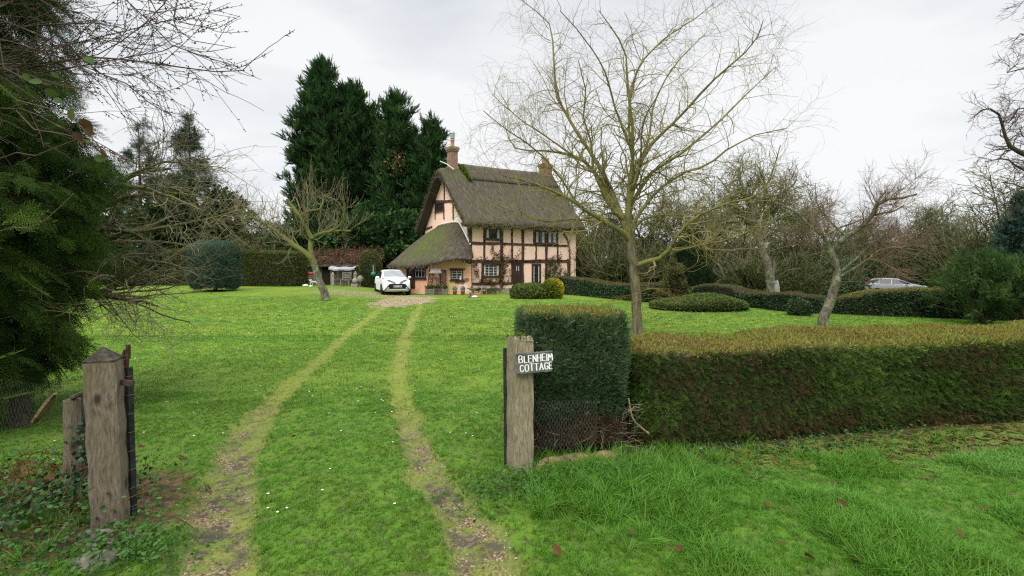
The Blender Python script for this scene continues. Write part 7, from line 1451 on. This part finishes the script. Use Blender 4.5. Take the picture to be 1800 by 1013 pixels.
# hedge-foot litter
m = MB(); n = 7000; x = .9 + 6.5 * rng.random(n); y = np.interp(x, YHX, YHY) - np.abs(rng.normal(size=n)) * (.12 + .06 * x); scatter(m, KITE, np.stack([x, y, tz(x, y) + .004], -1), nrm(rng.normal(size=(n, 3)) * (1, 1, .2)), nrm(rng.normal(size=(n, 3)) * .3 + (0, 0, 1)), np.stack([.012 + 0 * x, .04 * (.4 + rng.random(n)), .02 + 0 * x], -1), rng.random(n)); tag(m.build('leaf_litter', M['brownleaf']), 'brown clippings and leaf litter along the long hedge foot', 'litter', kind='stuff')
# loose clippings lying green on the verge
m = MB(); n = 2200; x = 1.8 + 4.7 * rng.random(n); y = np.interp(x, YHX, YHY) - .15 - np.abs(rng.normal(size=n)) * (.1 + .06 * x); scatter(m, FROND2, np.stack([x, y, tz(x, y) + .012], -1), nrm(rng.normal(size=(n, 3)) * (1, .5, .1)), nrm(rng.normal(size=(n, 3)) * .25 + (0, 0, 1)), .09 * (.4 + rng.random(n)), .3 + .7 * rng.random(n)); tag(m.build('hedge_clippings', foliage('hedge clippings', [(.09, .08, .02), (.13, .14, .03), (.10, .16, .03)], .7, .2)), 'yellow-green hedge clippings strewn on the verge', 'clippings', kind='stuff')
# pebbles
ico = None
def pebble_tpl(seed):
    r = np.random.default_rng(seed); V = [(0, .42, 0)] ; na = 6
    for z, q in ((.3, .75), (0, 1), (-.25, .7)):
        for k in range(na): a = k * PI / 3 + z; V.append((q * math.cos(a) * (1 + .15 * r.normal()), z, q * math.sin(a) * .75 * (1 + .15 * r.normal())))
    F = [(0, 1 + k, 1 + (k + 1) % na, 1 + (k + 1) % na) for k in range(na)]; F = []
    for k in range(na): F.append((1 + k, 1 + (k + 1) % na, 7 + (k + 1) % na, 7 + k)); F.append((7 + k, 7 + (k + 1) % na, 13 + (k + 1) % na, 13 + k))
    F += [(0, 2, 1, 6), (0, 4, 3, 2), (0, 6, 5, 4)]
    return np.array(V, float), np.array(F)
pt = [pebble_tpl(s) for s in range(4)]; m = MB(); n = 230000; x, y = field(n, 2.2, 8.5, 1.1, .6, -.85); t, b, c = masks(x, y); q = fbm(x, y, 3.3, 90); keep = rng.random(n) < b * (.25 + .75 * S((q - .38) / .15)) + .012 * (y < 6); x, y = x[keep], y[keep]; put(m, pt, x, y, .0062 * (.5 + .9 * rng.random(len(x)) ** 1.6), rng.random(len(x)), .3)
n = 26000; x = GC[0] - 6 + 8.5 * rng.random(n); y = GC[1] - 4 + 12 * rng.random(n); t, b, c = masks(x, y); keep = (rng.random(n) < c); x, y = x[keep], y[keep]; put(m, pt, x, y, .022 * (.5 + .8 * rng.random(len(x))), .3 + .7 * rng.random(len(x)), .3)
tag(m.build('gravel', M['pebble'], None, False), 'loose gravel showing through the wheel tracks and by the car', 'gravel', kind='stuff')
# daisies
m = MB(); n = 620; x, y = field(n, 3, 24, 1.4, .6, -1.0); t, b, c = masks(x, y); keep = (b < .2) & (verge(x, y) < .1) & ~blocked(x, y) & (fbm(x, y, .5, 44) > .42); x, y = x[keep], y[keep]; n = len(x); z = tz(x, y) + .028
for k in range(6): a = k * PI / 3; scatter(m, T_kite(.3, 0), np.stack([x, y, z], -1), nrm(np.stack([np.cos(a) + 0 * x, np.sin(a) + 0 * x, .15 + 0 * x], -1)), np.array([(0, 0, 1.)] * n), .0105 * (.7 + .6 * rng.random(n)) * np.clip(y / 6, 1, 3), .5)
tag(m.build('daisies', M['daisy']), 'tiny white daisies dotted over the lawn', 'daisies', kind='stuff')
# fallen leaves: single things
lf = (np.array([(0, 0, 0), (.25, .2, .10), (.38, .5, .16), (.22, .85, .10), (0, 1.1, .02), (-.22, .8, -.02), (-.40, .5, .12), (-.24, .2, .14), (0, .5, 0)]), np.array([(i, (i + 1) % 8, 8) for i in range(8)]))
m = MB(); scatter(m, lf, np.zeros((1, 3)), np.array([(0, 1., 0)]), np.array([(0, 0, 1.)]), np.array([.055]), np.array([.22])); lf0 = m.build('fallen_leaf', M['brownleaf']); first = True
pos = [(1348, 905), (1415, 990), (1530, 948), (1420, 890), (1610, 905), (1720, 980), (1235, 880), (1305, 1000), (1460, 862), (1690, 960), (1750, 905), (1560, 915), (1380, 968), (1255, 968), (1170, 915), (1640, 850), (1200, 985), (1775, 860), (1500, 1000), (1330, 855), (1485, 905), (1665, 990), (1115, 955), (1590, 985), (985, 990), (1060, 880), (1795, 950), (1440, 935), (510, 770), (255, 790), (275, 935)]
ORD = ['first', 'second', 'third', 'fourth', 'fifth', 'sixth', 'seventh', 'eighth', 'ninth', 'tenth', 'eleventh', 'twelfth']
LF = {}
for lo, hi, nm in ((975, 1100, 'along the bottom edge'), (940, 975, 'in the second row up'), (900, 940, 'in the third row up'), (875, 900, 'in the fourth row up'), (840, 875, 'in the row nearest the hedge')):
    for k, q in enumerate(sorted(p for p in pos if lo <= p[1] < hi and p[0] > 900)): LF[q] = 'brown dead leaf on the verge %s, %s from left' % (nm, ORD[k])
LF[(510, 770)] = 'dark dead leaf on the grass strip between the wheel tracks'; LF[(255, 790)] = 'dark dead leaf on the lawn just right of the pointed post'; LF[(275, 935)] = 'brown dead leaf by the foot of the pointed post'
for a, b in pos:
    o = lf0 if first else lf0.copy()
    if not first: COL.objects.link(o)
    first = False; g = G(a, b); s = .7 + .7 * random.random(); o.location = (g[0], g[1], float(tz(np.array(g[0]), np.array(g[1]))) + .028); o.rotation_euler = (random.uniform(-.6, .6), random.uniform(-.6, .6), random.uniform(0, 6.28)); o.scale = (s, s * 1.1, s)
    tag(o, LF[(a, b)], 'leaf', 'dead leaves fallen on the grass')
def near_rock(px, py, r, label, seed): g = G(px, py); rock(px, g[1], r, label, 'stone_dark', sq=(1.4, .9, .5), seed=seed, loc=(g[0], g[1], float(tz(np.array(g[0]), np.array(g[1]))) - .02))
near_rock(165, 968, .07, 'grey mossy stone at the pointed post foot, upper of two', 3); near_rock(170, 1003, .08, 'grey mossy stone at the bottom left, lower of two', 6)
# lane behind the hedge
m = MB(); V = []
for i in range(30):
    x = 8 + 60 * i / 29; 
    for y in (37.0 - .00 * x, 41.5): V.append((x, y, float(tz0(x, y)) + .02))
m.add(V, [(2 * i, 2 * i + 2, 2 * i + 3, 2 * i + 1) for i in range(29)]); tag(m.build('lane', solid('lane asphalt', (.045, .045, .045), (.07, .068, .065), 8, .9)), None, None, kind='structure')
